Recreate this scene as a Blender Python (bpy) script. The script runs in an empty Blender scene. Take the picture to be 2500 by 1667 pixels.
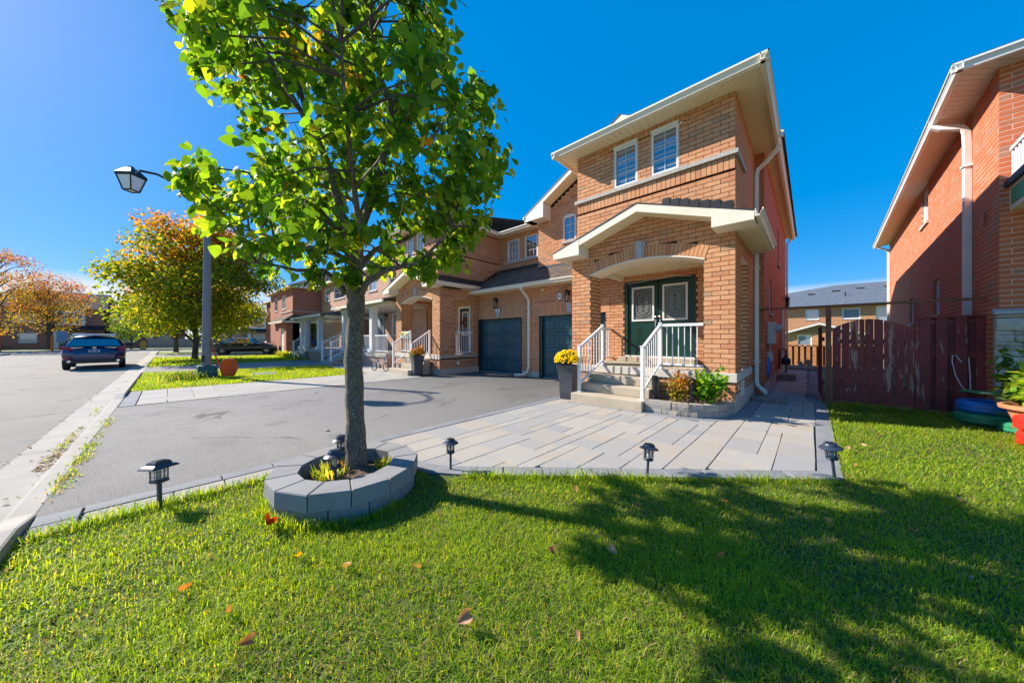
import bpy, bmesh, math, random
import numpy as np
from mathutils import Vector, Matrix
R = math.radians
rnd = random.Random(7)
rng = np.random.default_rng(11)
scene = bpy.context.scene
col = scene.collection

# ------------------------------------------------------------------ camera, sky, sun, exposure
CAM = Vector((0.0, 0.0, 1.36))
cam = bpy.data.cameras.new('camera'); cam_o = bpy.data.objects.new('camera', cam); col.objects.link(cam_o)
cam.sensor_width = 36.0; cam.lens = 781.0 / 2500.0 * 36.0; cam.shift_y = -0.003
cam.clip_start = 0.05; cam.clip_end = 3000
cam_o.location = CAM; cam_o.rotation_euler = (R(90), 0, R(42.98))
scene.camera = cam_o
SUN_EL, SUN_AZ = R(33.5), R(180 + 24)      # direction towards the sun, angle from +X
world = bpy.data.worlds.new('World'); scene.world = world; world.use_nodes = True
wn, wl = world.node_tree.nodes, world.node_tree.links
bg = wn['Background']
sky = wn.new('ShaderNodeTexSky'); sky.sky_type = 'NISHITA'; sky.sun_disc = False
sky.sun_elevation = SUN_EL; sky.sun_rotation = R(90) - SUN_AZ
sky.altitude = 200; sky.air_density = 0.7; sky.dust_density = 0.2; sky.ozone_density = 8.0
# a low bank of thin cloud near the horizon
tc = wn.new('ShaderNodeTexCoord'); sp = wn.new('ShaderNodeSeparateXYZ'); wl.new(tc.outputs['Generated'], sp.inputs[0])
mp = wn.new('ShaderNodeMapping'); mp.inputs['Location'].default_value = (0.0, 0.0, 0.0); mp.inputs['Scale'].default_value = (1.4, 1.4, 9.0); wl.new(tc.outputs['Generated'], mp.inputs[0])
nz = wn.new('ShaderNodeTexNoise'); nz.inputs['Scale'].default_value = 1.3; nz.inputs['Detail'].default_value = 6; wl.new(mp.outputs[0], nz.inputs[0])
hb = wn.new('ShaderNodeMapRange'); hb.inputs[1].default_value = 0.125; hb.inputs[2].default_value = 0.095; wl.new(sp.outputs[2], hb.inputs[0])
nr = wn.new('ShaderNodeMapRange'); nr.inputs[1].default_value = 0.40; nr.inputs[2].default_value = 0.50; wl.new(nz.outputs[0], nr.inputs[0])
ml = wn.new('ShaderNodeMath'); ml.operation = 'MULTIPLY'; wl.new(hb.outputs[0], ml.inputs[0]); wl.new(nr.outputs[0], ml.inputs[1])
ml2 = wn.new('ShaderNodeMath'); ml2.operation = 'MULTIPLY'; ml2.inputs[1].default_value = 0.95; wl.new(ml.outputs[0], ml2.inputs[0])
hsv = wn.new('ShaderNodeHueSaturation'); hsv.inputs['Saturation'].default_value = 2.2; hsv.inputs['Value'].default_value = 1.65
gm = wn.new('ShaderNodeGamma'); gm.inputs[1].default_value = 0.36; wl.new(sky.outputs[0], gm.inputs[0]); wl.new(gm.outputs[0], hsv.inputs['Color'])
mx = wn.new('ShaderNodeMix'); mx.data_type = 'RGBA'; wl.new(ml2.outputs[0], mx.inputs[0]); tn = wn.new('ShaderNodeMix'); tn.data_type = 'RGBA'; tn.blend_type = 'MULTIPLY'; tn.inputs[0].default_value = 1.0; tn.inputs[7].default_value = (1.0, .93, 1.03, 1); wl.new(hsv.outputs[0], tn.inputs[6]); wl.new(tn.outputs[2], mx.inputs[6]); mx.inputs[7].default_value = (2.9, 3.0, 3.15, 1)
wl.new(mx.outputs[2], bg.inputs[0]); bg.inputs[1].default_value = 0.15
sun = bpy.data.lights.new('sun', 'SUN'); sun.energy = 4.4; sun.angle = R(0.55); sun.color = (1.0, 0.90, 0.76)
sun_o = bpy.data.objects.new('sun', sun); col.objects.link(sun_o)
sd = Vector((math.cos(SUN_EL) * math.cos(SUN_AZ), math.cos(SUN_EL) * math.sin(SUN_AZ), math.sin(SUN_EL)))
sun_o.location = sd * 60; sun_o.rotation_euler = sd.to_track_quat('Z', 'Y').to_euler()
vs = scene.view_settings; vs.view_transform = 'Standard'; vs.look = 'None'; vs.exposure = 1.1; vs.gamma = 1.0; vs.use_curve_mapping = False
scene.cycles.max_bounces = 6; scene.cycles.diffuse_bounces = 4; scene.cycles.glossy_bounces = 3
scene.cycles.transmission_bounces = 4; scene.cycles.transparent_max_bounces = 6; scene.cycles.caustics_reflective = False; scene.cycles.caustics_refractive = False

# ------------------------------------------------------------------ materials
MATS = {}
def newmat(name):
    m = bpy.data.materials.new(name); m.use_nodes = True; MATS[name] = m
    nt = m.node_tree; return m, nt.nodes, nt.links, nt.nodes['Principled BSDF']
def noise_(n, l, scale, detail=3, vec=None, rough=.5):
    t = n.new('ShaderNodeTexNoise'); t.inputs['Scale'].default_value = scale; t.inputs['Detail'].default_value = detail; t.inputs['Roughness'].default_value = rough
    if vec is None:
        g = n.new('ShaderNodeNewGeometry'); vec = g.outputs['Position']
    l.new(vec, t.inputs['Vector']); return t.outputs['Fac']
def ramp_(n, l, fac, stops, interp='LINEAR'):
    r = n.new('ShaderNodeValToRGB'); e = r.color_ramp.elements; r.color_ramp.interpolation = interp
    while len(e) < len(stops): e.new(.5)
    for i, (p, c) in enumerate(stops): e[i].position = p; e[i].color = (*c, 1) if len(c) == 3 else c
    l.new(fac, r.inputs[0]); return r.outputs[0]
def mix_(n, l, fac, a, b, mode='MIX'):
    x = n.new('ShaderNodeMix'); x.data_type = 'RGBA'; x.blend_type = mode
    for v, i in ((fac, 0), (a, 6), (b, 7)):
        if hasattr(v, 'links'): l.new(v, x.inputs[i])
        else: x.inputs[i].default_value = v if i == 0 else ((*v, 1) if len(v) == 3 else v)
    return x.outputs[2]
def bump_(n, l, p, h, strength=.3, dist=.01):
    b = n.new('ShaderNodeBump'); b.inputs['Strength'].default_value = strength; b.inputs['Distance'].default_value = dist
    l.new(h, b.inputs['Height']); l.new(b.outputs[0], p.inputs['Normal'])
def pm(name, c1, c2=None, scale=6, rough=.7, bump=0, bscale=60, metal=0, spec=.5, coat=0, lo=.35, hi=.65, detail=4, bdist=.004):
    m, n, l, p = newmat(name)
    if c2 is None: p.inputs['Base Color'].default_value = (*c1, 1)
    else:
        f = noise_(n, l, scale, detail); l.new(ramp_(n, l, f, [(lo, c1), (hi, c2)]), p.inputs['Base Color'])
    p.inputs['Roughness'].default_value = rough; p.inputs['Metallic'].default_value = metal
    p.inputs['Specular IOR Level'].default_value = spec; p.inputs['Coat Weight'].default_value = coat; p.inputs['Coat Roughness'].default_value = .05
    if bump: bump_(n, l, p, noise_(n, l, bscale, 4), bump, bdist)
    return m
def brickmat(name, stops, speck, bump=.5):
    m, n, l, p = newmat(name)
    a = n.new('ShaderNodeAttribute'); a.attribute_name = 'r'
    c = ramp_(n, l, a.outputs['Fac'], stops, 'LINEAR')
    f = noise_(n, l, 70, 5, rough=.65); f2 = noise_(n, l, 9, 3)
    c = mix_(n, l, ramp_(n, l, f, [(.42, (0, 0, 0)), (.62, (1, 1, 1))]), c, mix_(n, l, .55, c, speck))
    c = mix_(n, l, .25, c, ramp_(n, l, f2, [(.3, (.55, .5, .5)), (.7, (1, 1, 1))]), 'MULTIPLY')
    l.new(c, p.inputs['Base Color']); p.inputs['Roughness'].default_value = .85; p.inputs['Specular IOR Level'].default_value = .25
    bump_(n, l, p, noise_(n, l, 45, 5, rough=.7), bump, .012)
    return m
def texbrick(name, c1, c2, mortar, bw=.267, bh=.089, ms=.011):
    # brick pattern on UV metres, for walls seen too flat or too far to pick a brick out
    m, n, l, p = newmat(name)
    uv = n.new('ShaderNodeUVMap'); t = n.new('ShaderNodeTexBrick')
    t.inputs['Scale'].default_value = 1; t.inputs['Brick Width'].default_value = bw; t.inputs['Row Height'].default_value = bh; t.inputs['Mortar Size'].default_value = ms
    t.inputs['Mortar Smooth'].default_value = .1; t.inputs['Bias'].default_value = -.1; t.offset = .5
    t.inputs['Color1'].default_value = (*c1, 1); t.inputs['Color2'].default_value = (*c2, 1); t.inputs['Mortar'].default_value = (*mortar, 1)
    l.new(uv.outputs[0], t.inputs[0])
    f = noise_(n, l, 5, 5)
    c = mix_(n, l, .35, t.outputs['Color'], ramp_(n, l, f, [(.3, (.45, .42, .4)), (.7, (1, 1, 1))]), 'MULTIPLY')
    l.new(c, p.inputs['Base Color']); p.inputs['Roughness'].default_value = .85; p.inputs['Specular IOR Level'].default_value = .25
    h = n.new('ShaderNodeMath'); h.operation = 'SUBTRACT'; h.inputs[0].default_value = 1; l.new(t.outputs['Fac'], h.inputs[1])
    bump_(n, l, p, h.outputs[0], .6, .008)
    return m
def attrmat(name, rough=.6, trans=0.0, spec=.3, noise=True):
    # colour per face from the mesh (leaves, blades)
    m, n, l, p = newmat(name)
    a = n.new('ShaderNodeAttribute'); a.attribute_name = 'c'
    c = a.outputs['Color']
    l.new(c, p.inputs['Base Color']); p.inputs['Roughness'].default_value = rough; p.inputs['Specular IOR Level'].default_value = spec
    if trans:
        t = n.new('ShaderNodeBsdfTranslucent'); o = n['Material Output']
        tcol = mix_(n, l, 1.0, c, (2.4, 2.1, .5), 'MULTIPLY'); l.new(tcol, t.inputs[0])
        s = n.new('ShaderNodeMixShader'); s.inputs[0].default_value = trans
        l.new(p.outputs[0], s.inputs[1]); l.new(t.outputs[0], s.inputs[2]); l.new(s.outputs[0], o.inputs[0])
    return m
def paint_wood(name, paint, wood, amount=.58):
    m, n, l, p = newmat(name)
    oi = n.new('ShaderNodeObjectInfo'); g = n.new('ShaderNodeNewGeometry')
    mpn = n.new('ShaderNodeMapping'); mpn.inputs['Scale'].default_value = (14, 14, 2.2); l.new(g.outputs['Position'], mpn.inputs[0])
    f = noise_(n, l, 1.0, 6, mpn.outputs[0], .62)
    lowf = noise_(n, l, 1.3, 2)
    ad = n.new('ShaderNodeMath'); ad.operation = 'ADD'; l.new(f, ad.inputs[0])
    sc = n.new('ShaderNodeMath'); sc.operation = 'MULTIPLY'; sc.inputs[1].default_value = .42; l.new(lowf, sc.inputs[0]); l.new(sc.outputs[0], ad.inputs[1])
    rr = n.new('ShaderNodeMath'); rr.operation = 'MULTIPLY_ADD'; rr.inputs[1].default_value = .10; l.new(oi.outputs['Random'], rr.inputs[0]); l.new(ad.outputs[0], rr.inputs[2])
    k = ramp_(n, l, rr.outputs[0], [(amount, (0, 0, 0)), (amount + .02, (1, 1, 1))])
    w = ramp_(n, l, noise_(n, l, 3, 5, mpn.outputs[0]), [(.3, tuple(x * .6 for x in wood)), (.7, wood)])
    pv = ramp_(n, l, noise_(n, l, 4, 4), [(.3, tuple(x * .75 for x in paint)), (.7, tuple(x * 1.2 for x in paint))])
    l.new(mix_(n, l, k, pv, w), p.inputs['Base Color']); p.inputs['Roughness'].default_value = .6
    bump_(n, l, p, noise_(n, l, 5, 6, mpn.outputs[0]), .25, .004)
    return m

B46 = brickmat('sand_brick', [(0, (.66, .31, .155)), (.25, (.75, .40, .215)), (.5, (.70, .345, .175)), (.75, (.77, .43, .24)), (.90, (.62, .24, .125)), (.965, (.52, .33, .20)), (1, (.42, .30, .20))], (.52, .22, .11), .35)
B44 = brickmat('rose_sand_brick', [(0, (.60, .30, .16)), (.3, (.70, .39, .21)), (.6, (.64, .33, .18)), (.85, (.72, .43, .24)), (1, (.48, .23, .13))], (.40, .16, .08), .3)
BR = brickmat('red_brick', [(0, (.56, .145, .062)), (.4, (.62, .185, .083)), (.72, (.58, .165, .075)), (.82, (.53, .19, .10)), (.88, (.42, .25, .17)), (1, (.36, .21, .15))], (.55, .16, .08), .2)
MORT = pm('brown_mortar', (.075, .036, .022), (.12, .062, .04), 30, .95)
MORTR = pm('pink_mortar', (.66, .37, .28), (.72, .44, .34), 30, .95)
TB_SIDE = texbrick('side_brick', (.62, .19, .09), (.70, .24, .115), (.44, .14, .075))
TB_FSIDE = texbrick('front_side_brick', (.68, .28, .12), (.74, .34, .155), (.42, .16, .075))
TB_PORCH = texbrick('porch_brick', (.66, .32, .145), (.74, .40, .19), (.10, .05, .03))
TB_PINK = texbrick('pink_brick', (.66, .38, .28), (.74, .47, .36), (.46, .30, .25))
TB_MAROON = texbrick('maroon_brick', (.50, .17, .115), (.58, .23, .15), (.42, .25, .19))
TB_RED = texbrick('red_side_brick', (.60, .18, .09), (.52, .17, .10), (.55, .36, .29))
TB_REAR = texbrick('rear_brick', (.68, .32, .16), (.74, .40, .21), (.40, .22, .13))
WHITE = pm('white_paint', (.80, .80, .79), (.72, .73, .74), 3, .4)
RAILW = pm('white_rail', (.78, .79, .80), None, rough=.35)
CREAM = pm('cream_trim', (.84, .79, .67), (.78, .72, .59), 2, .45)
SOFF = pm('cream_soffit', (.90, .79, .54), (.86, .75, .51), 3, .5)
SOFFR = pm('white_soffit', (.72, .62, .54), None, rough=.5)
STONE = pm('grey_limestone', (.50, .48, .44), (.38, .37, .35), 25, .85, .6, 40)
CONC = pm('concrete', (.47, .405, .305), (.40, .345, .265), 3, .9, .3, 90)
PARGE = pm('parging', (.56, .48, .40), (.48, .42, .36), 4, .9, .3, 50)
KERBM = pm('kerb_concrete', (0.414, 0.392, 0.355), (0.340, 0.318, 0.289), 2.5, .95, .5, 120, detail=7)
TEAL = pm('garage_teal', (.014, .075, .10), (.016, .082, .11), 2, .38)
DGREEN = pm('door_green', (.006, .042, .032), None, rough=.32)
DFRAME = pm('dark_green_frame', (.007, .035, .030), None, rough=.4)
BLACK = pm('black_metal', (.012, .012, .014), None, rough=.4)
DKBLUE = pm('dark_plastic', (.030, .044, .075), None, rough=.38)
POTG = pm('charcoal_pot', (.055, .062, .075), (.075, .082, .095), 5, .45)
TERRA = pm('terracotta_plastic', (.60, .24, .12), (.55, .20, .10), 4, .55)
GALV = pm('galvanised', (.23, .24, .28), (.15, .16, .19), 45, .5, metal=.35)
GREYM = pm('grey_meter', (.42, .44, .46), None, rough=.4, metal=.2)
TEALBOX = pm('teal_base', (.02, .10, .11), (.03, .13, .14), 8, .7)
ORANGE = pm('orange_plastic', (.90, .13, .03), (.80, .10, .03), 5, .45)
SHING = None
def shingle(name, c1, c2, c3):
    m, n, l, p = newmat(name)
    uv = n.new('ShaderNodeUVMap'); t = n.new('ShaderNodeTexBrick'); l.new(uv.outputs[0], t.inputs[0])
    t.inputs['Scale'].default_value = 1; t.inputs['Brick Width'].default_value = .17; t.inputs['Row Height'].default_value = .14; t.inputs['Mortar Size'].default_value = .004; t.offset = .37
    t.inputs['Color1'].default_value = (*c1, 1); t.inputs['Color2'].default_value = (*c2, 1); t.inputs['Mortar'].default_value = (*[x * .5 for x in c1], 1)
    f = noise_(n, l, 150, 3); f2 = noise_(n, l, 3, 4)
    c = mix_(n, l, ramp_(n, l, f2, [(.35, (0, 0, 0)), (.65, (1, 1, 1))]), t.outputs['Color'], mix_(n, l, .5, t.outputs['Color'], c3))
    c = mix_(n, l, .5, c, ramp_(n, l, f, [(.3, (.5, .5, .5)), (.7, (1.2, 1.2, 1.2))]), 'MULTIPLY')
    l.new(c, p.inputs['Base Color']); p.inputs['Roughness'].default_value = .9; p.inputs['Specular IOR Level'].default_value = .2
    bump_(n, l, p, f, .5, .004)
    return m
SH_BROWN = shingle('brown_shingles', (.13, .10, .085), (.21, .17, .14), (.09, .075, .07))
SH_BLUE = shingle('slate_shingles', (.13, .16, .21), (.20, .24, .30), (.10, .12, .16))
FLASH = pm('dark_flashing', (.02, .022, .03), None, rough=.5)
def glass(name, base, spec=1.0, ior=2.0, rough=.03):
    m, n, l, p = newmat(name); p.inputs['Base Color'].default_value = (*base, 1); p.inputs['Roughness'].default_value = rough; p.inputs['IOR'].default_value = ior; p.inputs['Specular IOR Level'].default_value = spec; return m
GLASS = glass('window_glass', (.02, .045, .09), .7, 2.7)
GLASSL = glass('curtained_glass', (.26, .31, .38), .6, 2.2)
GLASSD = glass('door_glass', (.14, .16, .17), .5, 1.6, .25)
def clearglass(name):
    m, n, l, p = newmat(name)
    o = n['Material Output']; t = n.new('ShaderNodeBsdfTransparent'); t.inputs[0].default_value = (.88, .92, .92, 1)
    g = n.new('ShaderNodeBsdfGlossy'); g.inputs['Roughness'].default_value = .03
    fr = n.new('ShaderNodeFresnel'); fr.inputs[0].default_value = 1.6
    s = n.new('ShaderNodeMixShader'); l.new(fr.outputs[0], s.inputs[0]); l.new(t.outputs[0], s.inputs[1]); l.new(g.outputs[0], s.inputs[2]); l.new(s.outputs[0], o.inputs[0])
    return m
CLEAR = clearglass('clear_glass')

def mr_(n, l, v, a, b):
    m = n.new('ShaderNodeMapRange'); m.inputs[1].default_value = a; m.inputs[2].default_value = b; l.new(v, m.inputs[0]); return m.outputs[0]
def asphalt(name, c1, c2, sp, backscatter=False):
    m, n, l, p = newmat(name)
    f = noise_(n, l, 2.2, 6); g = noise_(n, l, 130, 3, rough=.75); big = noise_(n, l, .35, 4)
    c = ramp_(n, l, f, [(.3, c1), (.7, c2)])
    c = mix_(n, l, ramp_(n, l, g, [(.50, (0, 0, 0)), (.60, (1, 1, 1))]), c, sp); c = mix_(n, l, ramp_(n, l, g, [(.36, (1, 1, 1)), (.45, (0, 0, 0))]), c, tuple(x * .55 for x in c1))
    c = mix_(n, l, .5, c, ramp_(n, l, big, [(.3, (.72, .72, .74)), (.7, (1.05, 1.04, 1.02))]), 'MULTIPLY')
    mid = noise_(n, l, 1.1, 7, rough=.65); c = mix_(n, l, ramp_(n, l, mid, [(.54, (0, 0, 0)), (.68, (.55, .55, .55))]), c, tuple(x * .55 for x in c1))
    gg = n.new('ShaderNodeNewGeometry'); dn = n.new('ShaderNodeTexNoise'); dn.inputs['Scale'].default_value = 1.6; dn.inputs['Detail'].default_value = 5; l.new(gg.outputs['Position'], dn.inputs['Vector'])
    va = n.new('ShaderNodeMix'); va.data_type = 'RGBA'; va.inputs[0].default_value = .30; l.new(gg.outputs['Position'], va.inputs[6]); l.new(dn.outputs['Color'], va.inputs[7])
    vo = n.new('ShaderNodeTexVoronoi'); vo.feature = 'DISTANCE_TO_EDGE'; vo.inputs['Scale'].default_value = .55; l.new(va.outputs[2], vo.inputs['Vector'])
    ck = ramp_(n, l, vo.outputs['Distance'], [(.003, (.8, .8, .8)), (.009, (0, 0, 0))]); mk = n.new('ShaderNodeMath'); mk.operation = 'MULTIPLY'; l.new(ck, mk.inputs[0]); l.new(ramp_(n, l, noise_(n, l, .8, 3), [(.50, (0, 0, 0)), (.60, (1, 1, 1))]), mk.inputs[1])
    c = mix_(n, l, mk.outputs[0], c, tuple(x * .35 for x in c1))
    l.new(c, p.inputs['Base Color']); p.inputs['Roughness'].default_value = .88; p.inputs['Specular IOR Level'].default_value = .3
    if backscatter:  # view-angle backscatter put into the colour: paler by the street, dark by the garage
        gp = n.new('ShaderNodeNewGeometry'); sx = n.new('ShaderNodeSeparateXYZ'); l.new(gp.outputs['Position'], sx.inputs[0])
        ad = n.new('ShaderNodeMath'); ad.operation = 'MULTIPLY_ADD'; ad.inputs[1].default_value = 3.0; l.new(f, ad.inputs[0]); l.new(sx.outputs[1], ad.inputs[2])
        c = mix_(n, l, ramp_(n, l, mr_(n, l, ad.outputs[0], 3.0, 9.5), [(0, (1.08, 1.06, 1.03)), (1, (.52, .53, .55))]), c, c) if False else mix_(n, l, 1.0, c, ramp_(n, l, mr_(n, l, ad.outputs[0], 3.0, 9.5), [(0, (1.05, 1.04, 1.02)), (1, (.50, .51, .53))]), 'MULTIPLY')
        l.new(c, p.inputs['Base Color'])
    bump_(n, l, p, g, .8, .006); return m
ROADM = asphalt('worn_road', (.22, .207, .19), (.275, .26, .24), (.38, .362, .335))
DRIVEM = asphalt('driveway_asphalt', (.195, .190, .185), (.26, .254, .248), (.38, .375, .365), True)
def pavermat(name, stops):
    m, n, l, p = newmat(name)
    oi = n.new('ShaderNodeObjectInfo'); c = ramp_(n, l, oi.outputs['Random'], stops)
    g = n.new('ShaderNodeNewGeometry'); mpn = n.new('ShaderNodeMapping'); mpn.inputs['Scale'].default_value = (9, 2.5, 4); l.new(g.outputs['Position'], mpn.inputs[0])
    f = noise_(n, l, 1, 4, mpn.outputs[0]); c = mix_(n, l, ramp_(n, l, f, [(.35, (0, 0, 0)), (.7, (.75, .75, .75))]), c, mix_(n, l, .6, c, (.33, .35, .38)))
    c = mix_(n, l, .3, c, ramp_(n, l, noise_(n, l, 180, 3), [(.35, (.6, .6, .6)), (.65, (1.1, 1.1, 1.1))]), 'MULTIPLY')
    l.new(c, p.inputs['Base Color']); p.inputs['Roughness'].default_value = .85; p.inputs['Specular IOR Level'].default_value = .3
    bump_(n, l, p, noise_(n, l, 120, 4), .3, .003); return m
PAV = pavermat('cream_paver', [(0, (.40, .355, .30)), (.25, (.43, .40, .35)), (.5, (.35, .34, .325)), (.7, (.44, .37, .285)), (.85, (.315, .315, .32)), (1, (.41, .38, .33))])
PAVD = pavermat('charcoal_paver', [(0, (0.187, 0.195, 0.218)), (.5, (0.234, 0.242, 0.265)), (1, (0.211, 0.218, 0.234))])
BLOCK = pavermat('planter_block', [(0, (0.240, 0.240, 0.248)), (.5, (0.288, 0.280, 0.272)), (1, (0.216, 0.216, 0.232))])
BLOCKT = pavermat('tan_block', [(0, (0.374, 0.323, 0.255)), (.5, (0.306, 0.281, 0.246)), (1, (0.408, 0.357, 0.289))])
SOIL = pm('soil', (.09, .055, .035), (.20, .14, .09), 25, .95, .9, 60, bdist=.02)
TURF = pm('turf_base', (.045, .075, .012), (.10, .11, .03), 7, .95, .6, 60)
LAWNF = pm('far_lawn', (.13, .20, .025), (.20, .25, .05), 1.2, .9, .7, 30, detail=8)
SANDM = pm('joint_sand', (.10, .09, .075), None, rough=.95)
def barkmat():
    m, n, l, p = newmat('grey_bark'); g = n.new('ShaderNodeNewGeometry'); mpn = n.new('ShaderNodeMapping'); mpn.inputs['Scale'].default_value = (1, 1, .3); l.new(g.outputs['Position'], mpn.inputs[0])
    a = noise_(n, l, 55, 6, mpn.outputs[0], .7); c = ramp_(n, l, a, [(.35, (.075, .062, .048)), (.65, (.19, .16, .125))])
    c = mix_(n, l, ramp_(n, l, noise_(n, l, 95, 3, rough=.4), [(.60, (0, 0, 0)), (.65, (1, 1, 1))]), c, (.42, .42, .38)); c = mix_(n, l, ramp_(n, l, noise_(n, l, 7, 4), [(.52, (0, 0, 0)), (.70, (.55, .55, .55))]), c, (.20, .15, .06))
    l.new(c, p.inputs['Base Color']); p.inputs['Roughness'].default_value = .92; bump_(n, l, p, a, 1.0, .02); return m
BARK = barkmat()
BARKD = pm('dark_bark', (.075, .055, .042), (.12, .09, .07), 10, .9, .6, 30)
TWIG = pm('twig', (.10, .07, .055), None, rough=.8)
GRASS = attrmat('grass_blade', .5, .5, .3)
LEAF = attrmat('leaf', .55, .58, .2)
FLEAF = attrmat('dry_leaf', .6, .2, .2)
PETAL = attrmat('petal', .6, .25, .2)
MAROON = paint_wood('peeling_maroon_wood', (.25, .036, .036), (.48, .29, .22), .862)
MAROON2 = paint_wood('maroon_wood', (.23, .034, .034), (.46, .28, .21), .945)
BROWNW = pm('brown_wood', (.20, .075, .04), (.26, .11, .06), 8, .7, .3, 25)
CEDAR = pm('cedar_fence', (.42, .19, .07), (.55, .29, .13), 5, .75, .3, 25)
TIRE = pm('tyre_rubber', (.012, .012, .013), None, rough=.75)
CHROME = pm('chrome', (.7, .7, .72), None, rough=.15, metal=1)
SILVERR = pm('alloy', (.5, .5, .52), None, rough=.3, metal=.8)
CARBLUE = pm('car_blue', (.006, .022, .095), None, rough=.3, metal=.1, coat=1)
CARGREY = pm('car_charcoal', (.022, .024, .030), None, rough=.28, metal=.4, coat=1)
CARSILV = pm('car_silver', (.5, .51, .53), None, rough=.3, metal=.6, coat=1)
REDL = pm('red_lamp', (.50, .012, .015), None, rough=.2)
PLATE = pm('number_plate', (.75, .77, .80), None, rough=.5)
INK = pm('blue_ink', (.02, .04, .16), None, rough=.6)
LENS = pm('lamp_lens', (.75, .74, .66), None, rough=.3)
PIPE = pm('copper_pipe', (.30, .14, .07), None, rough=.5)
def tyrepaint(name, c): return pm(name, c, tuple(x * .75 for x in c), 6, .45, .4, 40)
T_BLUE = tyrepaint('blue_tyre_paint', (.02, .20, .70)); T_GREEN = tyrepaint('green_tyre_paint', (.03, .30, .15)); T_RED = tyrepaint('red_tyre_paint', (.72, .035, .02))
GREENB = pm('green_board', (.03, .32, .12), None, rough=.5)
SKYSTEEL = pm('utility_green', (.015, .07, .05), None, rough=.5)
YEL = pm('yellow_paint', (.65, .36, .03), None, rough=.5)
BLUEB = pm('blue_bin', (.01, .10, .55), None, rough=.45)
BIKEB = pm('bike_blue', (.01, .20, .38), None, rough=.3)
# ------------------------------------------------------------------ helpers
WM = {}
def tag(o, label=None, cat=None, group=None, kind=None):
    if label: o['label'] = label
    if cat: o['category'] = cat
    if group: o['group'] = group
    if kind: o['kind'] = kind
    return o
def thing(name, label, cat, loc=(0, 0, 0), rz=0.0, group=None):
    o = bpy.data.objects.new(name, None); col.objects.link(o); o.empty_display_size = .2
    o.location = loc; o.rotation_euler = (0, 0, rz)
    WM[o] = Matrix.Translation(Vector(loc)) @ Matrix.Rotation(rz, 4, 'Z')
    return tag(o, label, cat, group)
def link(name, me, parent=None, mat=None, local=False):
    o = bpy.data.objects.new(name, me); col.objects.link(o)
    if parent is not None: o.parent = parent; WM[o] = WM.get(parent, Matrix())
    else: WM[o] = Matrix()
    if mat is not None and not me.materials: me.materials.append(mat)
    return o
def dup(root, loc=None, rz=None, label=None, group=None, parent=None):
    c = root.copy(); col.objects.link(c)
    if parent is not None: c.parent = parent
    if loc is not None: c.location = loc
    if rz is not None: c.rotation_euler = (0, 0, rz)
    if label: c['label'] = label
    if group: c['group'] = group
    for ch in list(root.children): dup(ch, parent=c)
    return c
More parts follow.
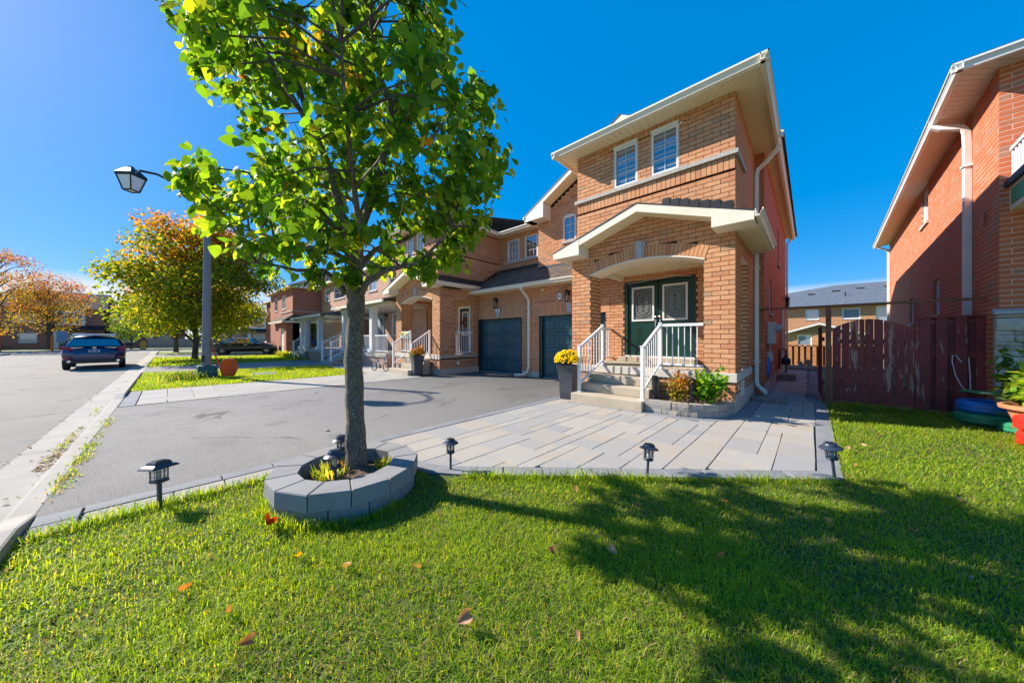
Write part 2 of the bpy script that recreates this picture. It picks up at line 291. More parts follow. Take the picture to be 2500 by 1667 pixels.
class MB:
    def __init__(s): s.v = []; s.f = []; s.uv = {}
    def quad(s, *p, uv=None):
        b = len(s.v); s.v += [tuple(x) for x in p]; s.f.append(tuple(range(b, b + len(p))))
        if uv: s.uv[len(s.f) - 1] = uv
        return s
    def box(s, x0, x1, y0, y1, z0, z1):
        x0, x1 = min(x0, x1), max(x0, x1); y0, y1 = min(y0, y1), max(y0, y1); z0, z1 = min(z0, z1), max(z0, z1)
        b = len(s.v)
        s.v += [(x0, y0, z0), (x1, y0, z0), (x1, y1, z0), (x0, y1, z0), (x0, y0, z1), (x1, y0, z1), (x1, y1, z1), (x0, y1, z1)]
        s.f += [tuple(b + i for i in q) for q in ((0, 3, 2, 1), (4, 5, 6, 7), (0, 1, 5, 4), (1, 2, 6, 5), (2, 3, 7, 6), (3, 0, 4, 7))]
        return s
    def prism(s, poly, ext):
        n = len(poly); b = len(s.v); e = Vector(ext)
        s.v += [tuple(p) for p in poly] + [tuple(Vector(p) + e) for p in poly]
        s.f.append(tuple(b + i for i in range(n))); s.f.append(tuple(b + n + i for i in reversed(range(n))))
        for i in range(n):
            j = (i + 1) % n; s.f.append((b + i, b + n + i, b + n + j, b + j))
        return s
    def bar(s, p, q, w, h, up=(0, 0, 1)):
        p, q = Vector(p), Vector(q); d = (q - p).normalized(); u = Vector(up)
        if abs(d.dot(u)) > .99: u = Vector((0, 1, 0))
        a = d.cross(u).normalized() * w / 2; c = a.cross(d).normalized() * h / 2
        return s.prism([p - a - c, p + a - c, p + a + c, p - a + c], q - p)
    def tube(s, pts, rad, n=8, cap=True):
        pts = [Vector(p) for p in pts]
        if not hasattr(rad, '__len__'): rad = [rad] * len(pts)
        b = len(s.v); ref = None
        for i, p in enumerate(pts):
            d = (pts[min(i + 1, len(pts) - 1)] - pts[max(i - 1, 0)]).normalized()
            if ref is None:
                ref = Vector((0, 0, 1)) if abs(d.z) < .9 else Vector((1, 0, 0))
            a = d.cross(ref); a = a.normalized() if a.length > 1e-4 else Vector((1, 0, 0)); c = d.cross(a).normalized(); ref = -c if False else a.cross(d)
            for k in range(n):
                t = 2 * math.pi * (k + .5) / n
                s.v.append(tuple(p + (a * math.cos(t) + c * math.sin(t)) * rad[i]))
        for i in range(len(pts) - 1):
            for k in range(n):
                k2 = (k + 1) % n; s.f.append((b + i * n + k, b + i * n + k2, b + (i + 1) * n + k2, b + (i + 1) * n + k))
        if cap:
            s.f.append(tuple(b + k for k in reversed(range(n)))); e = b + (len(pts) - 1) * n; s.f.append(tuple(e + k for k in range(n)))
        return s
    def lathe(s, prof, n=16, c=(0, 0, 0), axis='z', sx=1, sy=1, squash=None):
        b = len(s.v); c = Vector(c)
        for r, z in prof:
            for k in range(n):
                t = 2 * math.pi * k / n; x, y = r * math.cos(t) * sx, r * math.sin(t) * sy
                p = Vector((x, y, z)) if axis == 'z' else (Vector((x, z, y)) if axis == 'y' else Vector((z, x, y)))
                s.v.append(tuple(c + p))
        for i in range(len(prof) - 1):
            for k in range(n):
                k2 = (k + 1) % n; s.f.append((b + i * n + k, b + i * n + k2, b + (i + 1) * n + k2, b + (i + 1) * n + k))
        if prof[0][0] > 1e-5: s.f.append(tuple(b + k for k in reversed(range(n))))
        e = b + (len(prof) - 1) * n
        if prof[-1][0] > 1e-5: s.f.append(tuple(e + k for k in range(n)))
        return s
    def build(s, name, mat, parent=None, smooth=False, local=False, bevel=0, label=None, kind=None, fix=True):
        me = bpy.data.meshes.new(name)
        M = Matrix() if (local or parent is None) else WM[parent].inverted()
        me.from_pydata([tuple(M @ Vector(p)) for p in s.v] if M != Matrix() else s.v, [], s.f)
        if s.uv:
            u = me.uv_layers.new(name='UVMap')
            for i, c in s.uv.items():
                for k, li in enumerate(me.polygons[i].loop_indices): u.data[li].uv = c[k]
        elif fix:
            bm = bmesh.new(); bm.from_mesh(me)
            if smooth: bmesh.ops.remove_doubles(bm, verts=bm.verts, dist=1e-5)
            bmesh.ops.recalc_face_normals(bm, faces=bm.faces); bm.to_mesh(me); bm.free()
        if mat is not None: me.materials.append(mat)
        if smooth:
            for p in me.polygons: p.use_smooth = True
            try: me.set_sharp_from_angle(angle=R(40))
            except Exception: pass
        o = link(name, me, parent)
        if bevel:
            b = o.modifiers.new('bevel', 'BEVEL'); b.width = bevel; b.segments = 1; b.limit_method = 'ANGLE'
        tag(o, label, kind=kind); return o
def npmesh(name, V, Fq, mat, parent=None, color=None, r=None, smooth=False):
    # V (n,3), Fq (m,k) all faces the same corner count; colour (m,3) per face
    me = bpy.data.meshes.new(name); k = Fq.shape[1]; m = len(Fq)
    me.vertices.add(len(V)); me.vertices.foreach_set('co', np.ascontiguousarray(V, dtype=np.float32).ravel())
    me.loops.add(m * k); me.loops.foreach_set('vertex_index', np.ascontiguousarray(Fq, dtype=np.int32).ravel())
    me.polygons.add(m); me.polygons.foreach_set('loop_start', np.arange(0, m * k, k, dtype=np.int32))
    me.update(calc_edges=True)
    if color is not None:
        a = me.attributes.new('c', 'FLOAT_COLOR', 'FACE'); cc = np.ones((m, 4), dtype=np.float32); cc[:, :3] = color; a.data.foreach_set('color', cc.ravel())
    if r is not None:
        a = me.attributes.new('r', 'FLOAT', 'FACE'); a.data.foreach_set('value', np.asarray(r, dtype=np.float32))
    me.polygons.foreach_set('use_smooth', np.full(m, smooth, dtype=bool))
    me.materials.append(mat); me.validate(); return link(name, me, parent)

def poly_in(P, poly):
    x, y = P[:, 0], P[:, 1]; c = np.zeros(len(P), bool); j = len(poly) - 1
    for i in range(len(poly)):
        (xi, yi), (xj, yj) = poly[i], poly[j]
        with np.errstate(divide='ignore', invalid='ignore'): c ^= ((yi > y) != (yj > y)) & (x < (xj - xi) * (y - yi) / (yj - yi) + xi)
        j = i
    return c
# ---- brickwork: real bricks, the nearest ones as objects, the others joined
UNITB = {}
def unit_brick(mat, i):
    if (mat.name, i) not in UNITB:
        r_ = (i + .5) / 20
        V = np.array([(0, .03, 0), (1, .03, 0), (1, .03, 1), (0, .03, 1), (0, -.005, 0), (1, -.005, 0), (1, -.005, 1), (0, -.005, 1)], float)
        F = np.array([(4, 5, 6, 7), (0, 1, 5, 4), (1, 2, 6, 5), (2, 3, 7, 6), (3, 0, 4, 7)])
        me = bpy.data.meshes.new('brick'); me.from_pydata(V.tolist(), [], F.tolist()); me.polygons.foreach_set('use_smooth', np.zeros(5, dtype=bool))
        a = me.attributes.new('r', 'FLOAT', 'FACE'); a.data.foreach_set('value', np.full(5, r_, dtype=np.float32)); me.materials.append(mat); UNITB[(mat.name, i)] = me
    return UNITB[(mat.name, i)]
class Bricks:
    def __init__(s, root, mat, mortar, seed=1, moff=0.0): s.root = root; s.moff = moff; s.mat = mat; s.mortar = mortar; s.b = []; s.m = MB(); s.r = random.Random(seed)
    def wall(s, O, D, z0, z1, spans, vis=1.0, bl=.257, bh=.079, j=.010, off=0):
        D = Vector((D[0], D[1], 0)).normalized(); N = Vector((D.y, -D.x, 0)); O = Vector((O[0], O[1], 0))
        k = 0; z = z0; pitch = bl + j
        while z < z1 - .015:
            zt = min(z + bh + j, z1); zm = (z + zt) / 2
            for (a, b) in spans(zm):
                if b - a < .03: continue
                Om = O + N * s.moff; s.m.quad(Om + D * a + Vector((0, 0, z)), Om + D * b + Vector((0, 0, z)), Om + D * b + Vector((0, 0, zt)), Om + D * a + Vector((0, 0, zt)))
                x = math.floor((a - off) / pitch) * pitch + off - (pitch / 2 if k % 2 else 0)
                while x < b:
                    x0, x1 = max(x, a), min(x + bl, b)
                    if x1 - x0 > .035: s.add(O, D, N, x0, x1, z + .002, max(zt - j, z + .02), vis)
                    x += pitch
            z += bh + j; k += 1
    def add(s, O, D, N, x0, x1, za, zb, vis):
        p = O + D * x0 + Vector((0, 0, za)); d = (p + D * (x1 - x0) / 2 - CAM).length
        s.b.append((vis * (x1 - x0) * (zb - za) / d ** 2, p, D, N, x1 - x0, zb - za, s.r.random()))
    def soldier(s, O, D, x0, x1, za, zb, vis=1.0, w=.079, j=.010):
        D = Vector((D[0], D[1], 0)).normalized(); N = Vector((D.y, -D.x, 0)); O = Vector((O[0], O[1], 0))
        s.m.quad(O + D * x0 + Vector((0, 0, za)), O + D * x1 + Vector((0, 0, za)), O + D * x1 + Vector((0, 0, zb)), O + D * x0 + Vector((0, 0, zb)))
        n = max(1, round((x1 - x0) / (w + j))); st = (x1 - x0) / n
        for i in range(n): s.add(O, D, N, x0 + i * st + .003, x0 + (i + 1) * st - .007, za + .002, zb - .008, vis)
    def finish(s, n=300):
        s.b.sort(key=lambda t: -t[0]); near, rest = s.b[:n], s.b[n:]
        inv = WM[s.root].inverted(); rzr = WM[s.root].to_euler().z
        for (_, p, D, N, L, H, r_) in near:
            o = bpy.data.objects.new('brick', unit_brick(s.mat, int(r_ * 20))); col.objects.link(o); o.parent = s.root
            o.location = inv @ (p + N * s.r.uniform(-.002, .002)); o.rotation_euler = (0, 0, math.atan2(D.y, D.x) - rzr); o.scale = (L, 1, H)
        if rest:
            n_ = len(rest); V = np.zeros((n_, 8, 3)); rr = np.zeros(n_)
            for i, (_, p, D, N, L, H, r_) in enumerate(rest):
                rr[i] = r_; q = inv @ p; Dl = inv.to_3x3() @ D; Nl = inv.to_3x3() @ N; jt = s.r.uniform(-.002, .002)
                for c, (a, b, zz) in enumerate(((0, -.03, 0), (1, -.03, 0), (1, -.03, 1), (0, -.03, 1), (0, .005, 0), (1, .005, 0), (1, .005, 1), (0, .005, 1))):
                    V[i, c] = q + Dl * (a * L) + Nl * (b + (jt if b > 0 else 0)) + Vector((0, 0, zz * H))
            base = np.array([(4, 5, 6, 7), (0, 1, 5, 4), (1, 2, 6, 5), (2, 3, 7, 6), (3, 0, 4, 7)])
            F = (base[None] + (np.arange(n_) * 8)[:, None, None]).reshape(-1, 4)
            o = npmesh('brickwork', V.reshape(-1, 3), F, s.mat, s.root, r=np.repeat(rr, 5)); o['kind'] = 'stuff'
        s.m.build('wall', s.mortar, s.root, fix=False)
def flat_wall(name, mat, root, O, D, L, z0, z1, holes=(), thick=0):
    # plane with rectangular holes, UV in metres
    D = Vector((D[0], D[1], 0)).normalized(); O = Vector((O[0], O[1], 0)); m = MB()
    xs = sorted({0, L, *[h[0] for h in holes], *[h[1] for h in holes]}); zs = sorted({z0, z1, *[h[2] for h in holes], *[h[3] for h in holes]})
    for i in range(len(xs) - 1):
        for k in range(len(zs) - 1):
            cx_, cz_ = (xs[i] + xs[i + 1]) / 2, (zs[k] + zs[k + 1]) / 2
            if any(h[0] < cx_ < h[1] and h[2] < cz_ < h[3] for h in holes): continue
            c = [(xs[i], zs[k]), (xs[i + 1], zs[k]), (xs[i + 1], zs[k + 1]), (xs[i], zs[k + 1])]
            m.quad(*[O + D * a + Vector((0, 0, b)) for a, b in c], uv=c)
    return m.build(name, mat, root)
def window(root, O, D, x0, x1, z0, z1, cols=2, rows=3, glassm=None, framem=None, rec=.05, fw=.05, sill=True, head=0.0, reveal=None, bars=True, blind=None):
    D = Vector((D[0], D[1], 0)).normalized(); N = Vector((D.y, -D.x, 0)); O = Vector((O[0], O[1], 0))
    P = lambda a, n, z: O + D * a + N * n + Vector((0, 0, z))
    def bx(m, a0, a1, n0, n1, za, zb): m.prism([P(a0, n0, za), P(a1, n0, za), P(a1, n0, zb), P(a0, n0, zb)], N * (n1 - n0))
    glassm = glassm or GLASS; framem = framem or WHITE
    m = MB()
    bx(m, x0, x1, -rec - .05, -rec + .03, z1 - fw, z1); bx(m, x0, x1, -rec - .05, -rec + .03, z0, z0 + fw)
    bx(m, x0, x0 + fw, -rec - .05, -rec + .03, z0 + fw, z1 - fw); bx(m, x1 - fw, x1, -rec - .05, -rec + .03, z0 + fw, z1 - fw)
    w = m.build('window', framem, root)
    iw, ih = (x1 - x0 - 2 * fw) / cols, (z1 - z0 - 2 * fw) / rows
    for i in range(cols):
        for k in range(rows):
            a, b = x0 + fw + i * iw, z0 + fw + k * ih
            MB().quad(P(a, -rec - .01, b), P(a + iw, -rec - .01, b), P(a + iw, -rec - .01, b + ih), P(a, -rec - .01, b + ih)).build('pane', glassm, w, fix=False)
    if bars and cols * rows > 1:
        for i in range(1, cols):
            mm = MB(); bx(mm, x0 + fw + i * iw - .005, x0 + fw + i * iw + .005, -rec - .008, -rec + .006, z0 + fw, z1 - fw); mm.build('glazing_bar', framem, w)
        for k in range(1, rows):
            mm = MB(); bx(mm, x0 + fw, x1 - fw, -rec - .008, -rec + .004, z0 + fw + k * ih - .005, z0 + fw + k * ih + .009); mm.build('glazing_bar', framem, w)
    rv = MB()
    for q in (((x0, z0), (x0, z1)), ((x1, z1), (x1, z0)), ((x0, z1), (x1, z1)), ((x1, z0), (x0, z0))):
        (a, za), (b, zb) = q; rv.quad(P(a, .0, za), P(a, -rec - .06, za), P(b, -rec - .06, zb), P(b, .0, zb))
    rv.build('reveal', reveal or framem, w, fix=False)
    if sill:
        mm = MB(); bx(mm, x0 - .06, x1 + .06, -rec, .05, z0 - .075, z0 - .002); mm.build('sill', STONE, w)
    return w
def gutter(root, p, q, out, z, w=.11, h=.12, mat=None, name='gutter', inset0=0, inset1=0):
    # K-style gutter: top front edge at z, running p->q, out = outward unit vector; p,q on the outer top line; mitre by inset
    p, q, o = Vector((*p, 0)), Vector((*q, 0)), Vector((*out, 0)); d = (q - p).normalized(); m = MB()
    prof = [(0, 0), (0, -.03), (-.035, -.05), (-.05, -h), (-w, -h), (-w, 0), (-w + .012, 0), (-w + .012, -h + .02), (-.055, -h + .02), (-.02, -.045), (-.015, 0)]
    A = [p + o * a + d * (inset0 * -a) + Vector((0, 0, z + b)) for a, b in prof]; B = [q + o * a - d * (inset1 * -a) + Vector((0, 0, z + b)) for a, b in prof]
    b0 = len(prof); m.v += [tuple(x) for x in A + B]
    for i in range(b0):
        j = (i + 1) % b0; m.f.append((i, j, b0 + j, b0 + i))
    m.f.append(tuple(range(b0))); m.f.append(tuple(reversed(range(b0, 2 * b0))))
    return m.build(name, mat or CREAM, root)
def soffit(root, p0, p1, q0, q1, z, mat, panel=.10, indiv=False, zs=None):
    # underside boards between the wall line p0->p1 and the eave line q0->q1
    n = max(1, round((Vector(p1) - Vector(p0)).length / panel)); L = lambda a, b, t: (a[0] + (b[0] - a[0]) * t, a[1] + (b[1] - a[1]) * t)
    allm = MB(); g = .06 / 1
    for i in range(n):
        t0, t1 = (i + .04) / n, (i + .96) / n
        a, b, c, d = L(p0, p1, t0), L(p0, p1, t1), L(q0, q1, t1), L(q0, q1, t0)
        m = MB() if indiv else allm
        m.prism([(*a, z), (*b, z), (*c, z), (*d, z)], (0, 0, .012))
        if indiv: m.build('soffit_panel', mat, root)
    if not indiv: o = allm.build('soffit', mat, root); o['kind'] = 'stuff'
    MB().quad((*p0, z + .01), (*p1, z + .01), (*q1, z + .01), (*q0, z + .01)).build('soffit_backing', mat, root, fix=False)
def slope(root, a, b, c, d, mat, name='roof', row=.14, lift=.008, thick=.03, kind=None):
    # roof plane a-b along the eave, d-c along the top; sawtooth courses, UV in metres
    a, b, c, d = map(Vector, (a, b, c, d)); n = max(1, int(((d - a).length + (c - b).length) / 2 / row)); nv = (b - a).cross(d - a).normalized()
    if nv.z < 0: nv = -nv
    m = MB(); L = (b - a).length; H = ((d - a).length + (c - b).length) / 2; ud = (b - a).normalized()
    for i in range(n):
        t0, t1 = i / n, (i + 1) / n
        p0, p1 = a.lerp(d, t0) + nv * lift, b.lerp(c, t0) + nv * lift; p2, p3 = b.lerp(c, t1), a.lerp(d, t1)
        u = lambda p, t: ((p - a).dot(ud), H * t + .005)
        m.quad(p0, p1, p2, p3, uv=[u(p0, t0), u(p1, t0), u(p2, t1), u(p3, t1)])
        m.quad(p0 - nv * lift, p1 - nv * lift, p1, p0, uv=[u(p0, t0), u(p1, t0), u(p1, t0), u(p0, t0)])
    return m.build(name, mat, root, kind=kind)
def text_mesh(name, s, size, mat, parent, loc, rz, ext=.002, rx=R(90)):
    cu = bpy.data.curves.new(name, 'FONT'); cu.body = s; cu.size = size; cu.extrude = ext; cu.align_x = 'CENTER'; cu.align_y = 'CENTER'
    t = bpy.data.objects.new(name, cu); col.objects.link(t); dg = bpy.context.evaluated_depsgraph_get()
    me = bpy.data.meshes.new_from_object(t.evaluated_get(dg)); col.objects.unlink(t); bpy.data.objects.remove(t)
    me.materials.clear(); o = link(name, me, parent, mat)
    inv = WM[parent].inverted(); o.location = inv @ Vector(loc); o.rotation_euler = (rx, 0, rz); return o
def clip(poly, hp):
    # Sutherland-Hodgman in 2D, hp = (a,b,c): keep a*x+b*y<=c
    a, b, c = hp; out = []
    for i in range(len(poly)):
        p, q = poly[i], poly[(i + 1) % len(poly)]; dp, dq = a * p[0] + b * p[1] - c, a * q[0] + b * q[1] - c
        if dp <= 0: out.append(p)
        if dp * dq < 0: t = dp / (dp - dq); out.append((p[0] + (q[0] - p[0]) * t, p[1] + (q[1] - p[1]) * t))
    return out
def area(p): return abs(sum(p[i][0] * p[(i + 1) % len(p)][1] - p[(i + 1) % len(p)][0] * p[i][1] for i in range(len(p)))) / 2
def shrink(p, g):
    cx_, cy_ = sum(x for x, y in p) / len(p), sum(y for x, y in p) / len(p)
    return [(x + (cx_ - x) * min(.4, g / max(1e-3, math.hypot(x - cx_, y - cy_))), y + (cy_ - y) * min(.4, g / max(1e-3, math.hypot(x - cx_, y - cy_)))) for x, y in p]
def struct(name, m, mat, **k):
    o = m.build(name, mat, None, **k); o['kind'] = 'structure'; return o
def sheet(name, pts, z, mat):
    return struct(name, MB().quad(*[(x, y, z) for x, y in pts]), mat, fix=False)
# ------------------------------------------------------------------ ground, road, kerb, driveway
sheet('ground', [(-900, -900), (900, -900), (900, 900), (-900, 900)], -.13, LAWNF)
sheet('road', [(-50.5, -9.3), (60, -9.3), (60, -1.2), (-50.5, -1.2)], -.055, ROADM)
sheet('cross_road', [(-58.5, -120), (-50.4, -120), (-50.4, 120), (-58.5, 120)], -.057, ROADM)
LOW = [(-11.35, -4.45), (-23.2, -19.1), (-39.5, -33.2)]      # dropped stretches at the driveways
def kerb_h(x):
    h_ = .075
    for a, b in LOW:
        if a - .5 < x < b + .5:
            t = 0 if a <= x <= b else min(abs(x - a), abs(x - b)) / .5
            h_ = min(h_, -.004 + (.079) * t)
    return h_
xs = sorted(set([round(-50.4 + i * .55, 3) for i in range(int(62.5 / .55))] + [e for ab in LOW for e in (ab[0], ab[1], ab[0] - .5, ab[1] + .5)]))
kerb = MB(); gut = MB()
for a, b in zip(xs[:-1], xs[1:]):
    ha, hb_ = kerb_h(a), kerb_h(b); g = .006 if int((a + 60) / 3.3) != int((b + 60) / 3.3) else 0
    b2 = b - g
    pr = lambda x, h_: [(x, -.70, -.12), (x, -.70, h_ - .008), (x, -.712, h_), (x, -.835, h_ - .004), (x, -.85, h_ - .02), (x, -.88, -.05), (x, -1.225, -.043), (x, -1.225, -.12)]
    A, B = pr(a, ha), pr(b2, hb_ if not g else kerb_h(b2)); i0 = len(kerb.v); kerb.v += A + B; n = len(A)
    for i in range(n - 1): kerb.f.append((i0 + i, i0 + i + 1, i0 + n + i + 1, i0 + n + i))
    if g: kerb.f.append(tuple(i0 + i for i in range(n))); kerb.f.append(tuple(i0 + n + i for i in range(n)))
struct('kerb', kerb, KERBM)
fk = MB().box(-50.4, 40, -9.5, -9.3, -.12, .06); struct('far_kerb', fk, KERBM)
struct('cross_kerb', MB().box(-58.75, -58.5, -9.5, 60, -.12, .06).box(-58.75, -58.5, -90, -9.6, -.12, .06), KERBM)
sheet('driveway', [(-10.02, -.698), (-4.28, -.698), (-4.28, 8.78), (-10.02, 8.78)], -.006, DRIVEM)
sheet('joint_bed', [(-4.30, -.698), (-3.88, -.698), (-3.88, 1.6), (.25, 4.42), (.30, 19.2), (-1.0, 19.2), (-4.30, 6.95)], -.022, SANDM)
sheet('neighbour_pad_bed', [(-12.75, -.698), (-10.02, -.698), (-10.02, 8.78), (-12.75, 8.78)], -.030, SANDM)
sheet('neighbour_driveway', [(-23.1, -.698), (-19.2, -.698), (-17.5, 7.5), (-23.5, 7.5)], -.01, ROADM)
sheet('farther_driveway', [(-39.4, -.698), (-33.3, -.698), (-33.3, 9), (-39.4, 9)], -.012, ROADM)
sheet('neighbour_path', [(-17.6, 5.4), (-12.75, 5.4), (-12.75, 8.0), (-17.6, 8.0)], -.014, KERBM)
sheet('lawn', [(-3.885, -.70), (14, -.70), (14, 9.0), (2.2, 9.6), (.27, 9.6), (.22, 4.42), (-2.55, 2.0), (-3.2, 1.9), (-3.885, 1.2)], -.02, TURF)
sheet('neighbour_lawn', [(-19.15, -.70), (-12.75, -.70), (-12.75, 5.4), (-17.6, 5.4), (-18.0, 5.2)], -.012, LAWNF)
sheet('farther_lawn', [(-33.2, -.70), (-23.1, -.70), (-23.5, 6.5), (-31.5, 6.5)], -.012, LAWNF)
sheet('verge', [(-50.2, -.70), (-39.4, -.70), (-39.4, 9), (-50.2, 9)], -.012, LAWNF)
sheet('far_verge', [(-66, -9.5), (-58.75, -9.5), (-58.75, 60), (-66, 60)], .0, LAWNF)
sheet('far_verge_left', [(-66, -90), (-58.75, -90), (-58.75, -9.6), (-66, -9.6)], .0, LAWNF)
sheet('far_path', [(-67.6, -60), (-66, -60), (-66, 40), (-67.6, 40)], .01, KERBM)
sheet('back_yard', [(-8.0, 19.3), (4, 19.3), (4, 24.3), (-8.0, 24.3)], -.12, SOIL)

# ---- paving stones: each its own part
patio = struct('patio', MB().quad((-4.30, 1.0, -.03), (.2, 4.5, -.03), (.2, 7, -.03), (-4.3, 7, -.03)), SANDM, fix=False)
def slab(poly, z, mat, parent, name='paver', ch=.006, th=.05, g=.006):
    poly = shrink(poly, g)
    if area(poly) < .004: return
    cx_, cy_ = sum(p[0] for p in poly) / len(poly), sum(p[1] for p in poly) / len(poly)
    m = MB(); n = len(poly); dz = rnd.uniform(-.0015, .0015); ins = shrink(poly, ch)
    m.v = [(x - cx_, y - cy_, -th) for x, y in poly] + [(x - cx_, y - cy_, -ch * .6) for x, y in poly] + [(x - cx_, y - cy_, 0) for x, y in ins]
    for k in (0, 1):
        for i in range(n): j = (i + 1) % n; m.f.append((k * n + i, k * n + j, (k + 1) * n + j, (k + 1) * n + i))
    m.f.append(tuple(range(2 * n, 3 * n)))
    o = m.build(name, mat, parent, local=True); o.location = (cx_, cy_, z + dz); o.rotation_euler = (rnd.uniform(-.003, .003), rnd.uniform(-.003, .003), 0); return o
def ashlar(x0, x1, y0, y1, c, seed, sizes):
    rr = random.Random(seed); nx, ny = int(round((x1 - x0) / c)), int(round((y1 - y0) / c)); occ = np.zeros((nx, ny), bool); out = []
    for j in range(ny):
        for i in range(nx):
            if occ[i, j]: continue
            ss = sizes[:]; rr.shuffle(ss)
            for w, h_ in ss + [(2, 2), (1, 2), (2, 1), (1, 1)]:
                if i + w <= nx and j + h_ <= ny and not occ[i:i + w, j:j + h_].any():
                    occ[i:i + w, j:j + h_] = True; out.append((x0 + i * c, y0 + j * c, x0 + (i + w) * c, y0 + (j + h_) * c)); break
    return out
# front diagonal border line: outer (-2.55,2.0)-(.22,4.42), inner .2 further in
dv = Vector((2.77, 2.42)).normalized(); nvv = Vector((-dv.y, dv.x)); po = Vector((-2.55, 2.0)); pin = po + nvv * .20
diag = lambda p: (dv.y, -dv.x, dv.y * p.x - dv.x * p.y)      # keep side towards the house
cells = ashlar(-4.14, .045, -.47, 6.9, .1674, 5, [(2, 3), (3, 3), (2, 2), (2, 4), (3, 4), (3, 2)])
XR = .045
for (a, b, c_, d) in cells:
    q = [(a, b), (c_, b), (c_, d), (a, d)]
    if b < 1.75:                                               # strip beside the driveway
        s_ = [(-3.885 if False else x, y) for x, y in q]
        for hp in ((1, 0, -3.885), (-1, 0, 4.14), (0, -1, .45), (0, 1, 1.75)): s_ = clip(s_, hp) if s_ else s_
        if s_ and area(s_) > .008: slab(s_, -.002, PAV, patio)
    if d > 1.75:
        s_ = q[:]
        for hp in ((-1, 0, 4.14), (1, 0, XR), diag(pin), (0, -1, -1.80)): s_ = clip(s_, hp) if s_ else s_
        if not s_ or area(s_) < .008: continue
        for reg in ([(0, 1, 5.93)], [(0, -1, -5.93), (-1, .63, 5.0985)], [(0, -1, -5.93), (1, 0, -3.82)], ):
            t_ = s_[:]
            for hp in reg: t_ = clip(t_, hp) if t_ else t_
            if reg[0] == (0, -1, -5.93) and t_: t_ = clip(t_, (0, 1, 6.9))
            if t_ and area(t_) > .01 and not (reg[-1] == (1, 0, -3.82) and min(x for x, y in t_) < -4.4): slab(t_, -.002, PAV, patio)
for (a, b, c_, d) in ashlar(-.76, .065, 6.9, 18.45, .165, 9, [(3, 2), (2, 2), (4, 2), (3, 2)]):
    s_ = [(a, b), (c_, b), (c_, d), (a, d)]
    if b > 9.3: s_ = clip(s_, (1, 0, -.05)) or s_
    if area(s_) > .01 and max(x for x, y in s_) - min(x for x, y in s_) > .05: slab(s_, -.002, PAV, patio)
def border(p, q, w, side, L, z=.002, z_mat=None):
    p, q = Vector(p), Vector(q); d = (q - p).normalized(); nn = Vector((-d.y, d.x)) * side; n = max(1, round((q - p).length / L)); st = (q - p).length / n
    for i in range(n):
        a, b = p + d * st * i, p + d * st * (i + 1)
        slab([tuple(a), tuple(b), tuple(b + nn * w), tuple(a + nn * w)], z, z_mat or PAVD, patio, 'border_paver')
border((-4.30, -.46), (-4.30, 6.9), .155, -1, .42)
border((-4.30, -.69), (-3.88, -.69), .225, 1, .2)
border(po, (.225, 4.425), .195, 1, .42)
arc = [(-3.75, 1.62), (-3.2, 1.70), (-2.85, 1.80), (-2.55, 2.0)]
for k in range(3): 
    a, b = Vector(arc[k]), Vector(arc[k + 1]); dd = (b - a).normalized(); n2 = Vector((-dd.y, dd.x)) * .19
    slab([tuple(a), tuple(b), tuple(b + n2), tuple(a + n2)], .002, PAVD, patio, 'border_paver')
border((.052, 4.45), (.070, 9.35), .19, -1, .40)
border((-.05, 9.4), (-.03, 18.3), .24, -1, .5)
border((-.965, 6.95), (-.965, 9.7), .20, -1, .40)
border((-.80, 9.7), (-.80, 18.3), .10, -1, .5)
border((-3.80, 5.78), (-2.25, 5.86), .09, 1, .4)
curve = [(-2.25, 5.86), (-1.6, 5.90), (-1.25, 6.02), (-1.0, 6.30), (-.90, 6.6), (-.765, 6.95)]
for k in range(len(curve) - 1):
    a, b = Vector(curve[k]), Vector(curve[k + 1]); dd = (b - a).normalized(); n2 = Vector((-dd.y, dd.x)) * .17
    slab([tuple(a), tuple(b), tuple(b + n2), tuple(a + n2)], .002, PAVD, patio, 'border_paver')
pad = struct('neighbour_pad', MB().quad((-12.7, -.6, -.034), (-10.1, -.6, -.034), (-10.1, 5.9, -.034), (-12.7, 5.9, -.034)), SANDM, fix=False)
for (a, b, c_, d) in ashlar(-12.72, -10.08, -.46, 6.1, .44, 3, [(1, 1), (2, 1), (1, 2), (1, 1)]): slab([(a, b), (c_, b), (c_, d), (a, d)], -.004, PAV, pad)
for i in range(6): slab([(-12.72 + i * .44, -.69), (-12.72 + (i + 1) * .44, -.69), (-12.72 + (i + 1) * .44, -.47), (-12.72 + i * .44, -.47)], -.004, PAVD, pad, 'border_paver')
